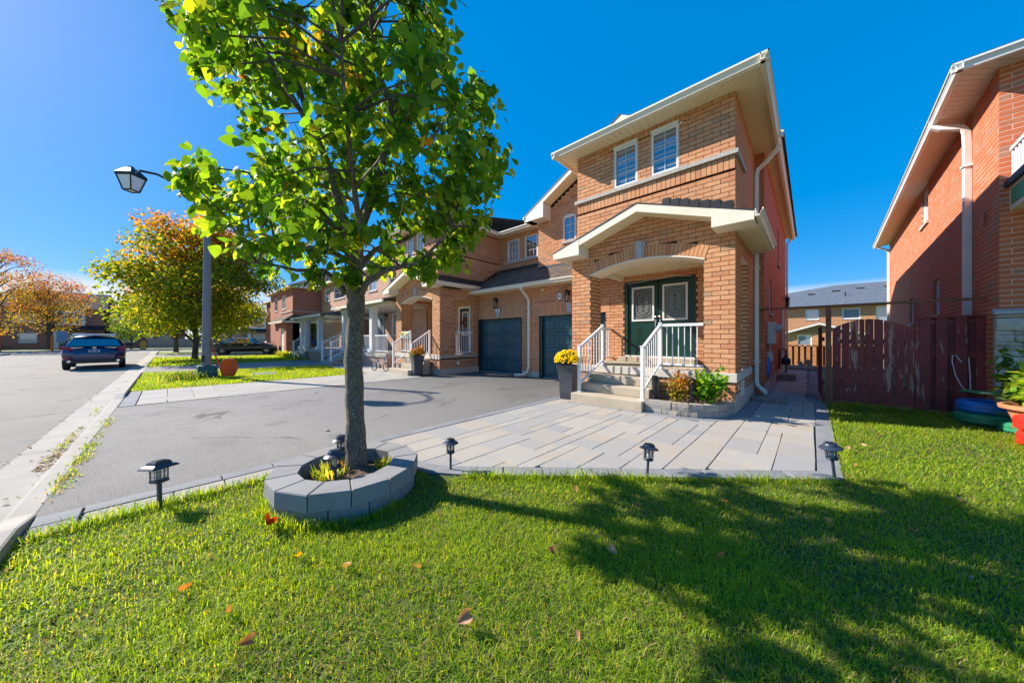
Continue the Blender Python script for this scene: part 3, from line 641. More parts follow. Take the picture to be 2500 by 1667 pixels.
# ------------------------------------------------------------------ the semi-detached pair
YF, YG = 6.92, 8.8
def lantern(root, x, y, z, nx, ny, s=1.0):
    # small carriage lantern on a wall; (nx,ny) outward
    c = Vector((x + nx * .11 * s, y + ny * .11 * s, z)); m = MB()
    m.bar((x, y, z + .10 * s), (x + nx * .02, y + ny * .02, z + .10 * s), .10 * s, .14 * s)
    m.tube([(x, y, z + .12 * s), (x + nx * .06 * s, y + ny * .06 * s, z + .20 * s), (c.x, c.y, z + .19 * s)], .010, 6)
    m.lathe([(.012, .20 * s), (.03, .17 * s), (.075 * s, .12 * s), (.085 * s, .105 * s), (.01, .10 * s)], 4, c)
    for k in range(4):
        t = math.pi / 2 * k; m.bar(c + Vector((.062 * s * math.cos(t), .062 * s * math.sin(t), .105 * s)), c + Vector((.05 * s * math.cos(t), .05 * s * math.sin(t), -.12 * s)), .012, .012)
    m.lathe([(.055 * s, -.12 * s), (.06 * s, -.135 * s), (.02, -.15 * s)], 4, c)
    w = m.build('wall_lantern', BLACK, root)
    MB().lathe([(.048 * s, .10 * s), (.038 * s, -.115 * s)], 4, c).build('lantern_glass', CLEAR, w)
    MB().lathe([(.012, -.10 * s), (.012, .04 * s)], 6, c).build('bulb', LENS, w)
    return w
def railing(root, lines, posts, name='railing', pw=.058):
    # lines: (p_bottom, q_bottom, p_top, q_top, count)
    m = MB()
    for a, b, c, d, n in lines: m.bar(c, d, .05, .055); m.bar(a, b, .035, .035)
    r_ = m.build(name, RAILW, root)
    for x, y, z0, z1 in posts:
        MB().box(x - pw / 2, x + pw / 2, y - pw / 2, y + pw / 2, z0 + .02, z1).box(x - pw / 2 - .008, x + pw / 2 + .008, y - pw / 2 - .008, y + pw / 2 + .008, z1, z1 + .02).box(x - .055, x + .055, y - .055, y + .055, z0, z0 + .018).build('post', RAILW, r_)
    for a, b, c, d, n in lines:
        a, b, c, d = map(Vector, (a, b, c, d))
        for i in range(n):
            t = (i + 1) / (n + 1); MB().bar(a.lerp(b, t), c.lerp(d, t), .016, .016, up=(0, 1, 0)).build('baluster', RAILW, r_)
    return r_
def bay(root, bs, X, door='double', full=True):
    # two-storey bay with arched porch; X maps house x (right unit) to world x
    def spanX(*prs): return sorted([tuple(sorted((X(a), X(b)))) for a, b in prs])
    xl, xr = -4.376, -.98; ul = -4.22; ax0, ax1 = -3.86, -1.478; axc = (ax0 + ax1) / 2; hw = (ax1 - ax0) / 2; zs, zc = 2.885, 3.085
    Rr = (hw * hw + (zc - zs) ** 2) / (2 * (zc - zs)); cz = zc - Rr
    W = [(-3.268, -2.735, 4.755, 5.635), (-2.445, -1.915, 4.755, 5.645)]
    def ring(z, off): 
        t = (Rr + off) ** 2 - (z - cz) ** 2
        return math.sqrt(t) if t > 0 else 0
    ang = math.asin(min(1, (hw + .02) / Rr)); RB = .25
    def spans(z):
        if z < zs - .02: return spanX((xl, ax0), (ax1, xr))
        half = ring(z, RB) if z < cz + Rr + RB else 0
        lim = hw + (z - zs) * (hw / (zs - cz)) + .0
        half = min(half, max(lim, 0)) if half else 0
        L = xl if z < 3.45 else ul
        if half > 0: return spanX((L, axc - half), (axc + half, xr))
        if 4.42 < z < 4.70: return []
        segs = [(L, xr)]
        for a, b, z0, z1 in W:
            if z0 < z < z1: segs = [s2 for s in segs for s2 in ((s[0], min(s[1], a)), (max(s[0], b), s[1])) if s2[1] - s2[0] > .02]
            elif z1 <= z < 5.80: segs = [s2 for s in segs for s2 in ((s[0], min(s[1], W[0][0] - .12)), (max(s[0], W[1][1] + .12), s[1])) if s2[1] - s2[0] > .02]
        return spanX(*segs)
    bs.wall((0, YF), (1, 0), .73, 5.80, spans)
    bs.soldier((0, YF), (1, 0), *spanX((ul, xr))[0], 4.42, 4.66)
    bs.soldier((0, YF), (1, 0), *spanX((W[0][0] - .12, W[1][1] + .12))[0], 5.646, 5.80)
    # arch bricks
    nv_ = 34; vm = MB()
    for i in range(nv_):
        t0, t1 = -ang + 2 * ang * i / nv_, -ang + 2 * ang * (i + 1) / nv_; g = .004 / Rr
        P = lambda t, r_: (X(axc + r_ * math.sin(t)), cz + r_ * math.cos(t))
        q = [P(t0 + g, Rr + .004), P(t1 - g, Rr + .004), P(t1 - g, Rr + RB - .012), P(t0 + g, Rr + RB - .012)]
        V = [(x, YF + .03, z) for x, z in q] + [(x, YF - .011, z) for x, z in q]
        F = [(4, 5, 6, 7), (0, 1, 5, 4), (1, 2, 6, 5), (2, 3, 7, 6), (3, 0, 4, 7)]
        inv = WM[root].inverted(); me = bpy.data.meshes.new('brick'); me.from_pydata([tuple(inv @ Vector(v)) for v in V], [], F)
        bm = bmesh.new(); bm.from_mesh(me); bmesh.ops.recalc_face_normals(bm, faces=bm.faces); bm.to_mesh(me); bm.free()
        a = me.attributes.new('r', 'FLOAT', 'FACE'); a.data.foreach_set('value', np.full(5, rnd.random(), dtype=np.float32)); me.materials.append(bs.mat)
        link('brick', me, root)
        q2 = [P(t0, Rr), P(t1, Rr), P(t1, Rr + RB), P(t0, Rr + RB)]; vm.quad(*[(x, YF, z) for x, z in q2])
    vm.build('arch_mortar', bs.mortar, root)
    bk = MB()
    for i in range(20):
        xa, xb = axc - hw - .35 + (2 * hw + .7) * i / 20, axc - hw - .35 + (2 * hw + .7) * (i + 1) / 20
        zz = lambda x: cz + math.sqrt(max(Rr * Rr - (x - axc) ** 2, 0)) if abs(x - axc) < hw else zs
        bk.quad((X(xa), YF + .035, zz(xa)), (X(xb), YF + .035, zz(xb)), (X(xb), YF + .035, 3.5), (X(xa), YF + .035, 3.5))
    bk.build('arch_backing', bs.mortar, root, fix=False)
    # cream arch soffit strip
    am = MB()
    for i in range(24):
        t0, t1 = -ang + 2 * ang * i / 24, -ang + 2 * ang * (i + 1) / 24
        A, B = (axc + Rr * math.sin(t0), cz + Rr * math.cos(t0)), (axc + Rr * math.sin(t1), cz + Rr * math.cos(t1))
        am.prism([(X(A[0]), YF - .02, A[1] - .03), (X(B[0]), YF - .02, B[1] - .03), (X(B[0]), YF - .02, B[1] - .002), (X(A[0]), YF - .02, A[1] - .002)], (0, .50, 0))
    am.build('arch_trim', CREAM, root)
    MB().prism([(X(axc - .115), YF - .011, 3.415), (X(axc + .115), YF - .011, 3.415), (X(axc + .065), YF - .011, 3.075), (X(axc - .065), YF - .011, 3.075)], (0, -.035, 0)).prism([(X(axc - .06), YF - .046, 3.44), (X(axc + .06), YF - .046, 3.44), (X(axc + .04), YF - .046, 3.075), (X(axc - .04), YF - .046, 3.075)], (0, -.018, 0)).build('keystone', pm('keystone_grey', (.42, .43, .47), None, rough=.7) if 'keystone_grey' not in MATS else MATS['keystone_grey'], root, bevel=.004)
    # stone band
    MB().box(X(ul - .06), X(xr + .05), YF - .055, YF + .02, 4.66, 4.738).box(X(xr - .02), X(xr + .05), YF + .02, YF + .95, 4.66, 4.738).build('stone_band', STONE, root)
    for a, b, z0, z1 in W:
        a, b = sorted((X(a), X(b)))
        w = window(root, (0, YF), (1, 0), a, b, z0, z1, 2, 3, GLASS if full else GLASSL, rec=.03, fw=.045, sill=False)
        MB().box(a - .005, b + .005, YF - .03, YF + .0, z1 - .012, z1 + .055).build('window_cap', WHITE, w)
        if full:
            for k in range(6):
                zz = z0 + .12 + k * .125; MB().quad((a + .05, YF + .0395, zz), (b - .05, YF + .0395, zz), (b - .05, YF + .0395, zz + .06), (a + .05, YF + .0395, zz + .06)).build('blind_slat', GLASSL, w, fix=False)
    # piers: inner and side faces
    sx = lambda a, b: sorted((X(a), X(b)))
    for a, b in ((xl, ax0), (ax1, xr)):
        m = MB()
        for x_ in (a, b):
            if x_ in (xr,): continue
            m.quad((X(x_), YF, .73), (X(x_), YF + .5, .73), (X(x_), YF + .5, 3.1), (X(x_), YF, 3.1), uv=[(0, .73), (.5, .73), (.5, 3.1), (0, 3.1)])
        m.quad((X(a), YF + .5, .73), (X(b), YF + .5, .73), (X(b), YF + .5, 3.1), (X(a), YF + .5, 3.1), uv=[(0, 0), (b - a, 0), (b - a, 2.4), (0, 2.4)])
        m.build('pier_side', TB_PORCH, root)
    # outer side wall (away from the neighbour) with its opening, and the other side of the bay above
    flat_wall('side_wall', TB_FSIDE if full else TB_PORCH, root, (X(xr), YF), (0, 1), 2.8, .73, 5.80, [(.68, 1.62, .73, 2.96)])
    flat_wall('side_wall', TB_PORCH, root, (X(xr) - (.24 if X(1) > X(0) else -.24), YF + .5), (0, 1), 1.4, .73, 3.1, [(.18, 1.12, .73, 2.96)])
    for yy in (.68, 1.62):
        MB().quad((X(xr), YF + yy, .73), (X(xr - .24), YF + yy, .73), (X(xr - .24), YF + yy, 2.96), (X(xr), YF + yy, 2.96), uv=[(0, .73), (.24, .73), (.24, 2.96), (0, 2.96)]).build('opening_reveal', TB_PORCH, root)
    MB().box(X(xr), X(xr - .24), YF + .68, YF + 1.62, 2.95, 2.975).build('opening_head', CREAM, root)
    flat_wall('inner_side_wall', TB_PORCH, root, (X(ul), YF), (0, 1), 3.3, 3.3, 5.80)
    MB().box(X(ul), X(ul) + (.02 if X(1) > X(0) else -.02), YF + .03, YF + 3.2, 4.66, 4.738).build('stone_band', STONE, root) if not full else None
    # porch slab, ledge, ceiling
    MB().box(X(xl - .02), X(xr + .035), YF - .045, YF + .02, .565, .73).box(X(xr - .0), X(xr + .035), YF + .02, YG + .1, .565, .73).build('ledge', pm('ledge_stone', (.60, .56, .50), (.52, .49, .45), 5, .85, .3, 70) if 'ledge_stone' not in MATS else MATS['ledge_stone'], root, bevel=.008)
    MB().box(X(xl), X(xr), YF + .02, YG, .60, .728).build('porch_floor', CONC, root)
    soffit(root, (X(ax0 - .4), YG), (X(ax1 + .4), YG), (X(ax0 - .4), YF + .45), (X(ax1 + .4), YF + .45), 3.10, SOFF, .12)
    MB().box(X(ax0 - .1), X(ax0 - .0), YF + .48, YG, 2.98, 3.10).build('ceiling_beam', CREAM, root)
    # below the porch floor
    lo = Bricks(root, bs.mat, bs.mortar, 5); lo.b = bs.b; lo.m = bs.m
    lo.wall((0, YF), (1, 0), .20, .565, lambda z: spanX((xl, xr)), .6)
    flat_wall('side_wall', TB_PORCH, root, (X(xr), YF), (0, 1), 2.8, .34, .565, [(.62, 1.0, .24, .53)])
    MB().box(X(xl), X(xr - .004), YF + .01, YF + 2.7, -.1, .199).build('foundation', PARGE, root)
    MB().box(X(xr - .02), X(xr + .003), YF + .012, YF + 2.75, -.1, .34).build('foundation', PARGE, root)
    if full:
        MB().box(xr - .01, xr + .012, YF + .62, YF + 1.0, .24, .53).build('foundation_vent', WHITE, root)
        MB().lathe([(.05, 0), (.045, .012), (.02, .014)], 14, (xr, YF + .35, .44), 'x').build('pipe_cap', CREAM, root)
    # steps
    s0, s1 = -3.79, -2.262
    for i, (yy, z0, z1) in enumerate(((5.93, -.02, .19), (6.30, .19, .37), (6.60, .37, .55))):
        MB().box(X(s0 + .0), X(s1 - (.0 if i == 0 else -.0)), yy, YF - .05, z0, z1).build('step', CONC, root, bevel=.012)
    # porch roof: gable with returns
    ap, zl, zr_ = (-2.57, 4.09), (-4.62, 3.43), (-.66, 3.43); yo = 6.44
    for (e, tipz) in ((-4.62, 3.43), (-.66, 3.43)):
        back = YF - .0 if e < -3 else YF
        slope(root, (X(e), yo, tipz), (X(e), YF + .02, tipz), (X(ap[0]), YF + .02, ap[1]), (X(ap[0]), yo, ap[1]), SH_BROWN, 'porch_roof')
        # raking fascia
        MB().prism([(X(e), yo, tipz - .16), (X(ap[0]), yo, ap[1] - .17), (X(ap[0]), yo, ap[1] - .012), (X(e), yo, tipz - .012)], (0, .03, 0)).build('fascia', CREAM, root)
        MB().prism([(X(e), yo - .012, tipz - .008), (X(ap[0]), yo - .012, ap[1] - .008), (X(ap[0]), yo - .012, ap[1] + .012), (X(e), yo - .012, tipz + .012)], (0, .02, 0)).build('drip_edge', FLASH, root)
        # sloping soffit behind the rake
        MB().prism([(X(e), yo + .03, tipz - .13), (X(ap[0]), yo + .03, ap[1] - .14), (X(ap[0]), yo + .03, ap[1] - .125), (X(e), yo + .03, tipz - .115)], (0, YF - yo - .03, 0)).build('rake_soffit', SOFF, root)
        bx0, bx1 = (e, e + .72) if e < -3 else (e - .60, e)
        MB().prism([(X(bx0), yo - .004, 3.285), (X(bx1), yo - .004, 3.285), (X(bx1), yo - .004, 3.43 + (.24 if e < -3 else 0)), (X(bx0), yo - .004, 3.43 + (0 if e < -3 else .20))], (0, YF - yo - .01, 0)).build('eave_return', CREAM, root)
        if e > -3:                                        # side eave running back along the outer wall
            slope(root, (X(e), YF + .02, tipz), (X(e), YF + 2.25, tipz), (X(xr), YF + 2.25, tipz + .16), (X(xr), YF + .02, tipz + .16), SH_BROWN, 'porch_roof')
            soffit(root, (X(xr), YF - .0), (X(xr), YF + 2.25), (X(e), YF - .0), (X(e), YF + 2.25), 3.285, SOFF, .10)
            MB().box(X(e), X(e) + (.02 if X(1) > X(0) else -.02), YF, YF + 2.25, 3.29, 3.43).build('fascia', CREAM, root)
            ox = 1 if X(1) > X(0) else -1
            gutter(root, (X(e) + .12 * ox, yo - .02), (X(e) + .12 * ox, YF + 2.25), (ox, 0), 3.445)
        else:
            MB().box(X(e), X(e + .25), YF - .01, YF + .9, 3.285, 3.43).build('eave_return', CREAM, root)
            if not full:
                ox = -1 if X(1) > X(0) else 1
                gutter(root, (X(e) + .10 * ox, yo - .02), (X(e) + .10 * ox, YF + 1.75), (ox, 0), 3.445)
                MB().box(X(e), X(ul), YF, YF + 1.8, 3.285, 3.30).build('soffit', SOFF, root)
                slope(root, (X(e), YF + .02, 3.43), (X(e), YF + 1.75, 3.43), (X(ul), YF + 1.75, 3.62), (X(ul), YF + .02, 3.62), SH_BROWN, 'porch_roof')
                MB().box(X(ul) , X(ul) + .012 * ox, YF + .02, YF + 2.9, 3.62, 3.78).build('flashing', FLASH, root)
    for i in range(7):
        x_ = -2.25 + i * .175; zz = 4.09 - (x_ + 2.57) * .345
        MB().prism([(X(x_), YF - .013, zz + .06), (X(x_ + .165), YF - .013, zz), (X(x_ + .165), YF - .013, zz + .235), (X(x_ + .04), YF - .013, zz + .235)], (0, -.012, 0)).build('step_flashing', FLASH, root)
    # upper eave
    el, er, ey, ez = -4.56, -.56, 6.49, 5.88
    soffit(root, (X(ul), YF), (X(xr), YF), (X(el), ey), (X(er), ey), 5.795, SOFF, .125, indiv=full)
    MB().box(X(el), X(er), ey - .012, ey + .012, 5.745, 5.86).build('fascia', CREAM, root)
    oL, oR = (-1, 1) if X(1) > X(0) else (1, -1)
    gutter(root, (X(el - .09), ey - .11), (X(er + .09), ey - .11), (0, -1), ez, inset0=.0, inset1=.0)
    return dict(W=W, el=el, er=er, ey=ey, ez=ez)
# ---- number 46
h46 = thing('semi_detached_house', 'sand brick two storey house with arched porch and dark green double door', 'house', (-4, 9, 0))
b46 = Bricks(h46, B46, MORT, 3)
I = lambda x: x
bay(h46, b46, I)
GD = (-6.905, -4.42, 0, 2.17)
b46.wall((0, YG), (1, 0), .18, 3.14, lambda z: ([(-7.42, -6.905), (-4.42, -3.845), (-2.045, -.99)] if z < 2.17 else ([(-7.42, -3.845), (-2.045, -.99)] if (z < 2.96 and not 2.19 < z < 2.50) else ([(-7.42, -7.02), (-4.3, -3.845), (-2.045, -.99)] if z < 2.96 else [(-7.42, -.99)]))), .9)
b46.soldier((0, YG), (1, 0), -7.02, -4.30, 2.19, 2.505, .8)
MB().box(-7.42, -6.905, YG - .004, YG + .05, -.05, .18).build('foundation', PARGE, h46)
MB().box(-4.42, -3.9, YG - .004, YG + .05, -.05, .18).build('foundation', PARGE, h46)
def garage_door(root, x0, x1, z1, y, frame_mat):
    m = MB(); m.box(x0, x0 + .10, y + .03, y + .09, 0, z1).box(x1 - .10, x1, y + .03, y + .09, 0, z1).box(x0, x1, y + .03, y + .09, z1 - .08, z1)
    g = m.build('garage_door', frame_mat, root); H = (z1 - .08) / 4
    for r_ in range(4):
        mm = MB().box(x0 + .10, x1 - .10, y + .12, y + .15, r_ * H + .006, (r_ + 1) * H - .004); s = mm.build('door_section', TEAL, g, bevel=.004)
        n = 4
        w = (x1 - x0 - .2) / n
        for k in range(n):
            a, b = x0 + .10 + k * w + .07, x0 + .10 + (k + 1) * w - .07; z0_, z1_ = r_ * H + .09, (r_ + 1) * H - .09
            p = MB(); t = .03
            A = [(a, y + .119, z0_), (b, y + .119, z0_), (b, y + .119, z1_), (a, y + .119, z1_)]; Bq = [(a + t, y + .105, z0_ + t), (b - t, y + .105, z0_ + t), (b - t, y + .105, z1_ - t), (a + t, y + .105, z1_ - t)]
            p.v = A + Bq; p.f = [(0, 1, 5, 4), (1, 2, 6, 5), (2, 3, 7, 6), (3, 0, 4, 7), (4, 5, 6, 7)]; p.build('door_panel', TEAL, g)
    MB().box(x0 + .1, x1 - .1, y + .10, y + .14, -.01, .012).build('door_seal', GREYM, g)
    MB().box(x0, x0 + .002, y, y + .12, 0, z1).box(x1 - .002, x1, y, y + .12, 0, z1).box(x0, x1, y, y + .12, z1 - .002, z1).build('door_reveal', frame_mat, g)
    return g
garage_door(h46, GD[0], GD[1], 2.17, YG, DFRAME)
kst = MATS['keystone_grey']
MB().prism([(-5.78, YG - .01, 2.51), (-5.575, YG - .01, 2.51), (-5.615, YG - .01, 2.19), (-5.74, YG - .01, 2.19)], (0, -.03, 0)).build('keystone', kst, h46)
lantern(h46, -5.70, YG, 2.70, 0, -1, 1.15)
pl = MB().lathe([(.128, 0), (.128, -.014), (.10, -.016)], 24, (-6.035, YG - .008, 2.742), 'y', sx=.82, sy=1.05).build('number_plaque', DKBLUE, h46)
MB().lathe([(.110, -.017), (.0, -.0175)], 24, (-6.035, YG - .008, 2.742), 'y', sx=.82, sy=1.05).build('plaque_face', WHITE, pl)
text_mesh('numeral', '46', .125, INK, pl, (-6.035, YG - .0275, 2.742), 0)
MB().lathe([(.0, -.10), (.03, -.095), (.035, -.05), (.035, 0)], 10, (-6.72, YG, 3.02), 'y').box(-6.75, -6.69, YG - .03, YG, 3.02, 3.07).build('security_camera', WHITE, h46)
MB().lathe([(0, -.05), (.028, -.045), (.035, -.02), (.04, 0)], 12, (-3.98, 8.62, 3.10)).build('security_camera', WHITE, h46)
# garage roof of 46
slope(h46, (-7.42, 8.33, 3.22), (-4.3, 8.33, 3.22), (-4.3, 9.6, 3.98), (-7.42, 9.6, 3.98), SH_BROWN, 'garage_roof')
gutter(h46, (-7.42, 8.25), (-4.40, 8.25), (0, -1), 3.25)
soffit(h46, (-7.42, YG), (-4.3, YG), (-7.42, 8.36), (-4.3, 8.36), 3.13, SOFF, .12)
MB().box(-7.42, -4.3, 8.35, 8.37, 3.13, 3.24).build('fascia', CREAM, h46)
MB().box(-7.55, -4.22, 9.575, 9.592, 3.93, 4.06).build('flashing', FLASH, h46)
# upper front wall under the cross gable
pk = (-4.1, 7.72); gz = lambda x: 5.94 + (min(x + 7.58, 7.58 - .0 - (x + 7.58)) if False else (x + 7.58)) * .535
W2 = (-6.45, -5.93, 4.80, 5.66)
def gs(z):
    a = -7.56
    if z > 5.90: a = max(a, -7.50 + (z - 5.90) / .535 + .05)
    if W2[2] < z < W2[3]: return [(a, W2[0]), (W2[1], -4.2)]
    if 5.70 <= z < 5.93: return [(a, W2[0] - .12), (W2[1] + .12, -4.2)]
    return [(a, -4.2)] if a < -4.3 else []
b46.wall((0, 9.6), (1, 0), 3.95, 7.6, gs, .8)
b46.soldier((0, 9.6), (1, 0), W2[0] - .12, W2[1] + .12, 5.70, 5.93, .7)
w = window(h46, (0, 9.6), (1, 0), *W2, 2, 3, GLASS, rec=.03, fw=.045)
arch_pts = [(W2[0] + (W2[1] - W2[0]) * t, W2[3] - .01 + .07 * math.sin(math.pi * t)) for t in [i / 10 for i in range(11)]]
MB().prism([(x, 9.60, z) for x, z in arch_pts] + [(W2[1], 9.60, W2[3] - .03), (W2[0], 9.60, W2[3] - .03)], (0, -.02, 0)).build('window_cap', WHITE, w)
flat_wall('return_wall', TB_PORCH, h46, (-7.56, 9.6), (0, 1), .75, 3.9, 6.2)
# cross gable roof of 46
for sx_, ex in ((-7.86, 0), (-.42, 1)):
    ez_ = 5.90
    slope(h46, (sx_, 9.12, ez_), (sx_, 19.25, ez_), (pk[0], 19.25, 7.98), (pk[0], 9.12, 7.98), SH_BROWN, 'main_roof', row=.28)
MB().prism([(-7.86, 9.11, 5.74), (pk[0], 9.11, 7.80), (pk[0], 9.11, 7.97), (-7.86, 9.11, 5.89)], (0, .03, 0)).build('fascia', CREAM, h46)
MB().prism([(-7.88, 9.10, 5.87), (pk[0], 9.10, 7.96), (pk[0], 9.10, 8.01), (-7.88, 9.10, 5.92)], (0, .04, 0)).build('drip_edge', FLASH, h46)
MB().prism([(-.42, 9.11, 5.74), (pk[0], 9.11, 7.80), (pk[0], 9.11, 7.97), (-.42, 9.11, 5.89)], (0, .03, 0)).build('fascia', CREAM, h46)
MB().prism([(-7.86, 9.14, 5.77), (pk[0], 9.14, 7.83), (pk[0], 9.14, 7.845), (-7.86, 9.14, 5.785)], (0, .46, 0)).build('rake_soffit', SOFF, h46)
MB().prism([(-7.80, 9.105, 5.70), (-6.98, 9.105, 5.70), (-6.98, 9.105, 6.20), (-7.80, 9.105, 5.80)], (0, .48, 0)).build('eave_return', CREAM, h46)
MB().box(-7.86, -7.56, 9.12, 10.2, 5.70, 5.80).build('eave_return', CREAM, h46)
MB().box(-7.9, -7.84, 9.08, 9.5, 5.80, 5.90).build('gutter', CREAM, h46)
# hip over the front bay
slope(h46, (-4.62, 6.40, 5.88), (-.47, 6.40, 5.88), (-2.3, 8.2, 6.75), (-2.9, 8.2, 6.75), SH_BROWN, 'bay_roof', row=.3)
slope(h46, (-.47, 6.40, 5.88), (-.47, 9.2, 5.87), (-2.3, 9.2, 6.75), (-2.3, 8.2, 6.75), SH_BROWN, 'bay_roof', row=.3)
slope(h46, (-4.62, 9.2, 5.87), (-4.62, 6.40, 5.88), (-2.9, 8.2, 6.75), (-2.9, 9.2, 6.75), SH_BROWN, 'bay_roof', row=.3)
soffit(h46, (-4.22, YF), (-4.22, 9.6), (-4.56, 6.49), (-4.56, 9.6), 5.795, SOFF, .2)
gutter(h46, (-4.65, 9.3), (-4.65, 6.38), (-1, 0), 5.87)
# right side of 46, back to the yard
XB = -.80
gutter(h46, (-.47, 6.38), (-.47, 19.2), (1, 0), 5.88)
soffit(h46, (-.98, YF), (-.98, 9.7), (-.56, 6.49), (-.56, 9.7), 5.795, SOFF, .10)
soffit(h46, (XB, 9.7), (XB, 18.8), (-.56, 9.7), (-.56, 19.1), 5.795, SOFF, .2)
MB().box(-.572, -.55, 6.49, 19.1, 5.745, 5.86).build('fascia', CREAM, h46)
SW = [(4.0, 4.7, 3.85, 5.0), (1.35, 1.95, 2.05, 2.95), (6.3, 6.9, .75, 2.6)]
flat_wall('side_wall', TB_SIDE, h46, (XB, 9.7), (0, 1), 9.1, .26, 5.80, SW)
MB().quad((-.98, 9.7, 0), (XB, 9.7, 0), (XB, 9.7, 5.8), (-.98, 9.7, 5.8), uv=[(0, 0), (.18, 0), (.18, 5.8), (0, 5.8)]).build('side_wall', TB_SIDE, h46)
MB().box(XB - .02, XB + .004, 9.7, 18.8, -.1, .26).build('foundation', PARGE, h46)
flat_wall('rear_wall', TB_SIDE, h46, (-7.42, 18.8), (1, 0), 6.62, 0, 5.8)
for a, b, z0, z1 in SW:
    window(h46, (XB, 9.7), (0, 1), a, b, z0, z1, 1, 2, GLASS, rec=.06, fw=.05, reveal=TB_SIDE, framem=WHITE)
lantern(h46, XB, 16.6, 2.78, 1, 0, 1.3)
# downspouts
ds = MB(); ds.tube([(-.52, 9.45, 5.76), (-.54, 9.46, 5.68), (-.72, 9.50, 5.50), (-.90, 9.53, 5.36), (-.925, 9.50, 5.22), (-.925, 9.50, .36), (-.91, 9.48, .25), (-.74, 9.30, .11)], .056, 4); ds.box(-.98, -.86, 9.44, 9.56, 3.02, 3.05).box(-.98, -.86, 9.44, 9.56, .80, .83)
ds.build('downspout', CREAM, h46)
MB().tube([(XB + .2, 18.7, 5.76), (XB + .05, 18.72, 5.55), (XB + .05, 18.72, .2)], .045, 4).build('downspout', CREAM, h46)
dg_ = MB(); dg_.tube([(-7.33, 8.31, 3.15), (-7.33, 8.32, 3.08), (-7.33, 8.60, 2.86), (-7.33, 8.73, 2.74), (-7.33, 8.745, 2.60), (-7.33, 8.745, .34), (-7.36, 8.70, .16), (-7.48, 8.60, .06), (-7.75, 8.45, .05)], .05, 4)
dg_.box(-7.40, -7.16, 8.70, 8.79, 2.42, 2.44).box(-7.40, -7.16, 8.70, 8.79, .70, .72); dg_.build('downspout', CREAM, h46)
# front door
fd = MB().box(-3.84, -3.75, YG + .0, YG + .08, .89, 2.98).box(-2.14, -2.05, YG, YG + .08, .89, 2.98).box(-3.75, -2.14, YG, YG + .08, 2.88, 2.98).build('front_door', DFRAME, h46)
MB().box(-3.9, -2.0, YG - .30, YG + .02, .728, .86).build('door_step', CONC, h46, bevel=.008)
MB().box(-3.82, -2.07, YG - .03, YG + .05, .86, .89).build('threshold', WHITE, fd)
for (a, b, hx) in ((-3.745, -2.955, -3.0), (-2.935, -2.145, -2.89)):
    lf = MB().box(a, b, YG + .035, YG + .075, .892, 2.875).build('door_leaf', DGREEN, fd, bevel=.003)
    ga, gb = a + .105, b - .085; g0, g1 = 1.83, 2.765
    MB().box(ga, ga + .045, YG + .01, YG + .04, g0, g1).box(gb - .045, gb, YG + .01, YG + .04, g0, g1).box(ga + .045, gb - .045, YG + .01, YG + .04, g0, g0 + .045).box(ga + .045, gb - .045, YG + .01, YG + .04, g1 - .045, g1).build('glass_frame', WHITE, lf)
    MB().quad((ga + .04, YG + .033, g0 + .04), (gb - .04, YG + .033, g0 + .04), (gb - .04, YG + .033, g1 - .04), (ga + .04, YG + .033, g1 - .04)).build('leaded_pane', GLASSD, lf, fix=False)
    cm = MB(); cxx = (ga + gb) / 2; hw_ = (gb - ga) / 2 - .085
    def came(pts): cm.tube([(x, YG + .029, z) for x, z in pts], .005, 5)
    for sgn in (1, -1):
        zm = (g0 + g1) / 2; T = lambda z: zm + sgn * z
        came([(cxx - hw_, T(0)), (cxx - hw_, T(.27)), (cxx - hw_ + .03, T(.31)), (cxx - hw_ + .07, T(.33)), (cxx - .06, T(.36)), (cxx, T(.39)), (cxx + .06, T(.36)), (cxx + hw_ - .07, T(.33)), (cxx + hw_ - .03, T(.31)), (cxx + hw_, T(.27)), (cxx + hw_, T(0))])
        came([(cxx - hw_ + .06, T(0)), (cxx - hw_ + .06, T(.2)), (cxx - .08, T(.27)), (cxx, T(.32)), (cxx + .08, T(.27)), (cxx + hw_ - .06, T(.2)), (cxx + hw_ - .06, T(0))])
        came([(cxx, T(.02)), (cxx - .035, T(.07)), (cxx, T(.12)), (cxx + .035, T(.07)), (cxx, T(.02))]); came([(cxx, T(.14)), (cxx - .025, T(.18)), (cxx, T(.22)), (cxx + .025, T(.18)), (cxx, T(.14))])
    cm.build('leading', BLACK, lf)
    for (pa, pb) in ((a + .09, (a + b) / 2 - .03), ((a + b) / 2 + .03, b - .09)):
        p = MB(); t = .03; A = [(pa, YG + .034, 1.05), (pb, YG + .034, 1.05), (pb, YG + .034, 1.72), (pa, YG + .034, 1.72)]; Bq = [(pa + t, YG + .045, 1.05 + t), (pb - t, YG + .045, 1.05 + t), (pb - t, YG + .045, 1.72 - t), (pa + t, YG + .045, 1.72 - t)]
        p.v = A + Bq + [(x + (s_ * .025), YG + .028, z + (u_ * .025)) for (x, y, z), s_, u_ in zip(Bq, (1, -1, -1, 1), (1, 1, -1, -1))]; p.f = [(0, 1, 5, 4), (1, 2, 6, 5), (2, 3, 7, 6), (3, 0, 4, 7), (4, 5, 9, 8), (5, 6, 10, 9), (6, 7, 11, 10), (7, 4, 8, 11), (8, 9, 10, 11)]; p.build('door_panel', DGREEN, lf)
    hd = MB().lathe([(.032, 0), (.03, -.03), (.012, -.04)], 12, (hx, YG + .035, 1.93), 'y'); hd.box(hx - .018, hx + .018, YG + .012, YG + .035, 1.68, 1.86).tube([(hx, YG + .02, 1.84), (hx, YG - .03, 1.80), (hx, YG - .03, 1.68), (hx, YG + .02, 1.64)], .009, 6); hd.build('door_handle', CHROME, lf)
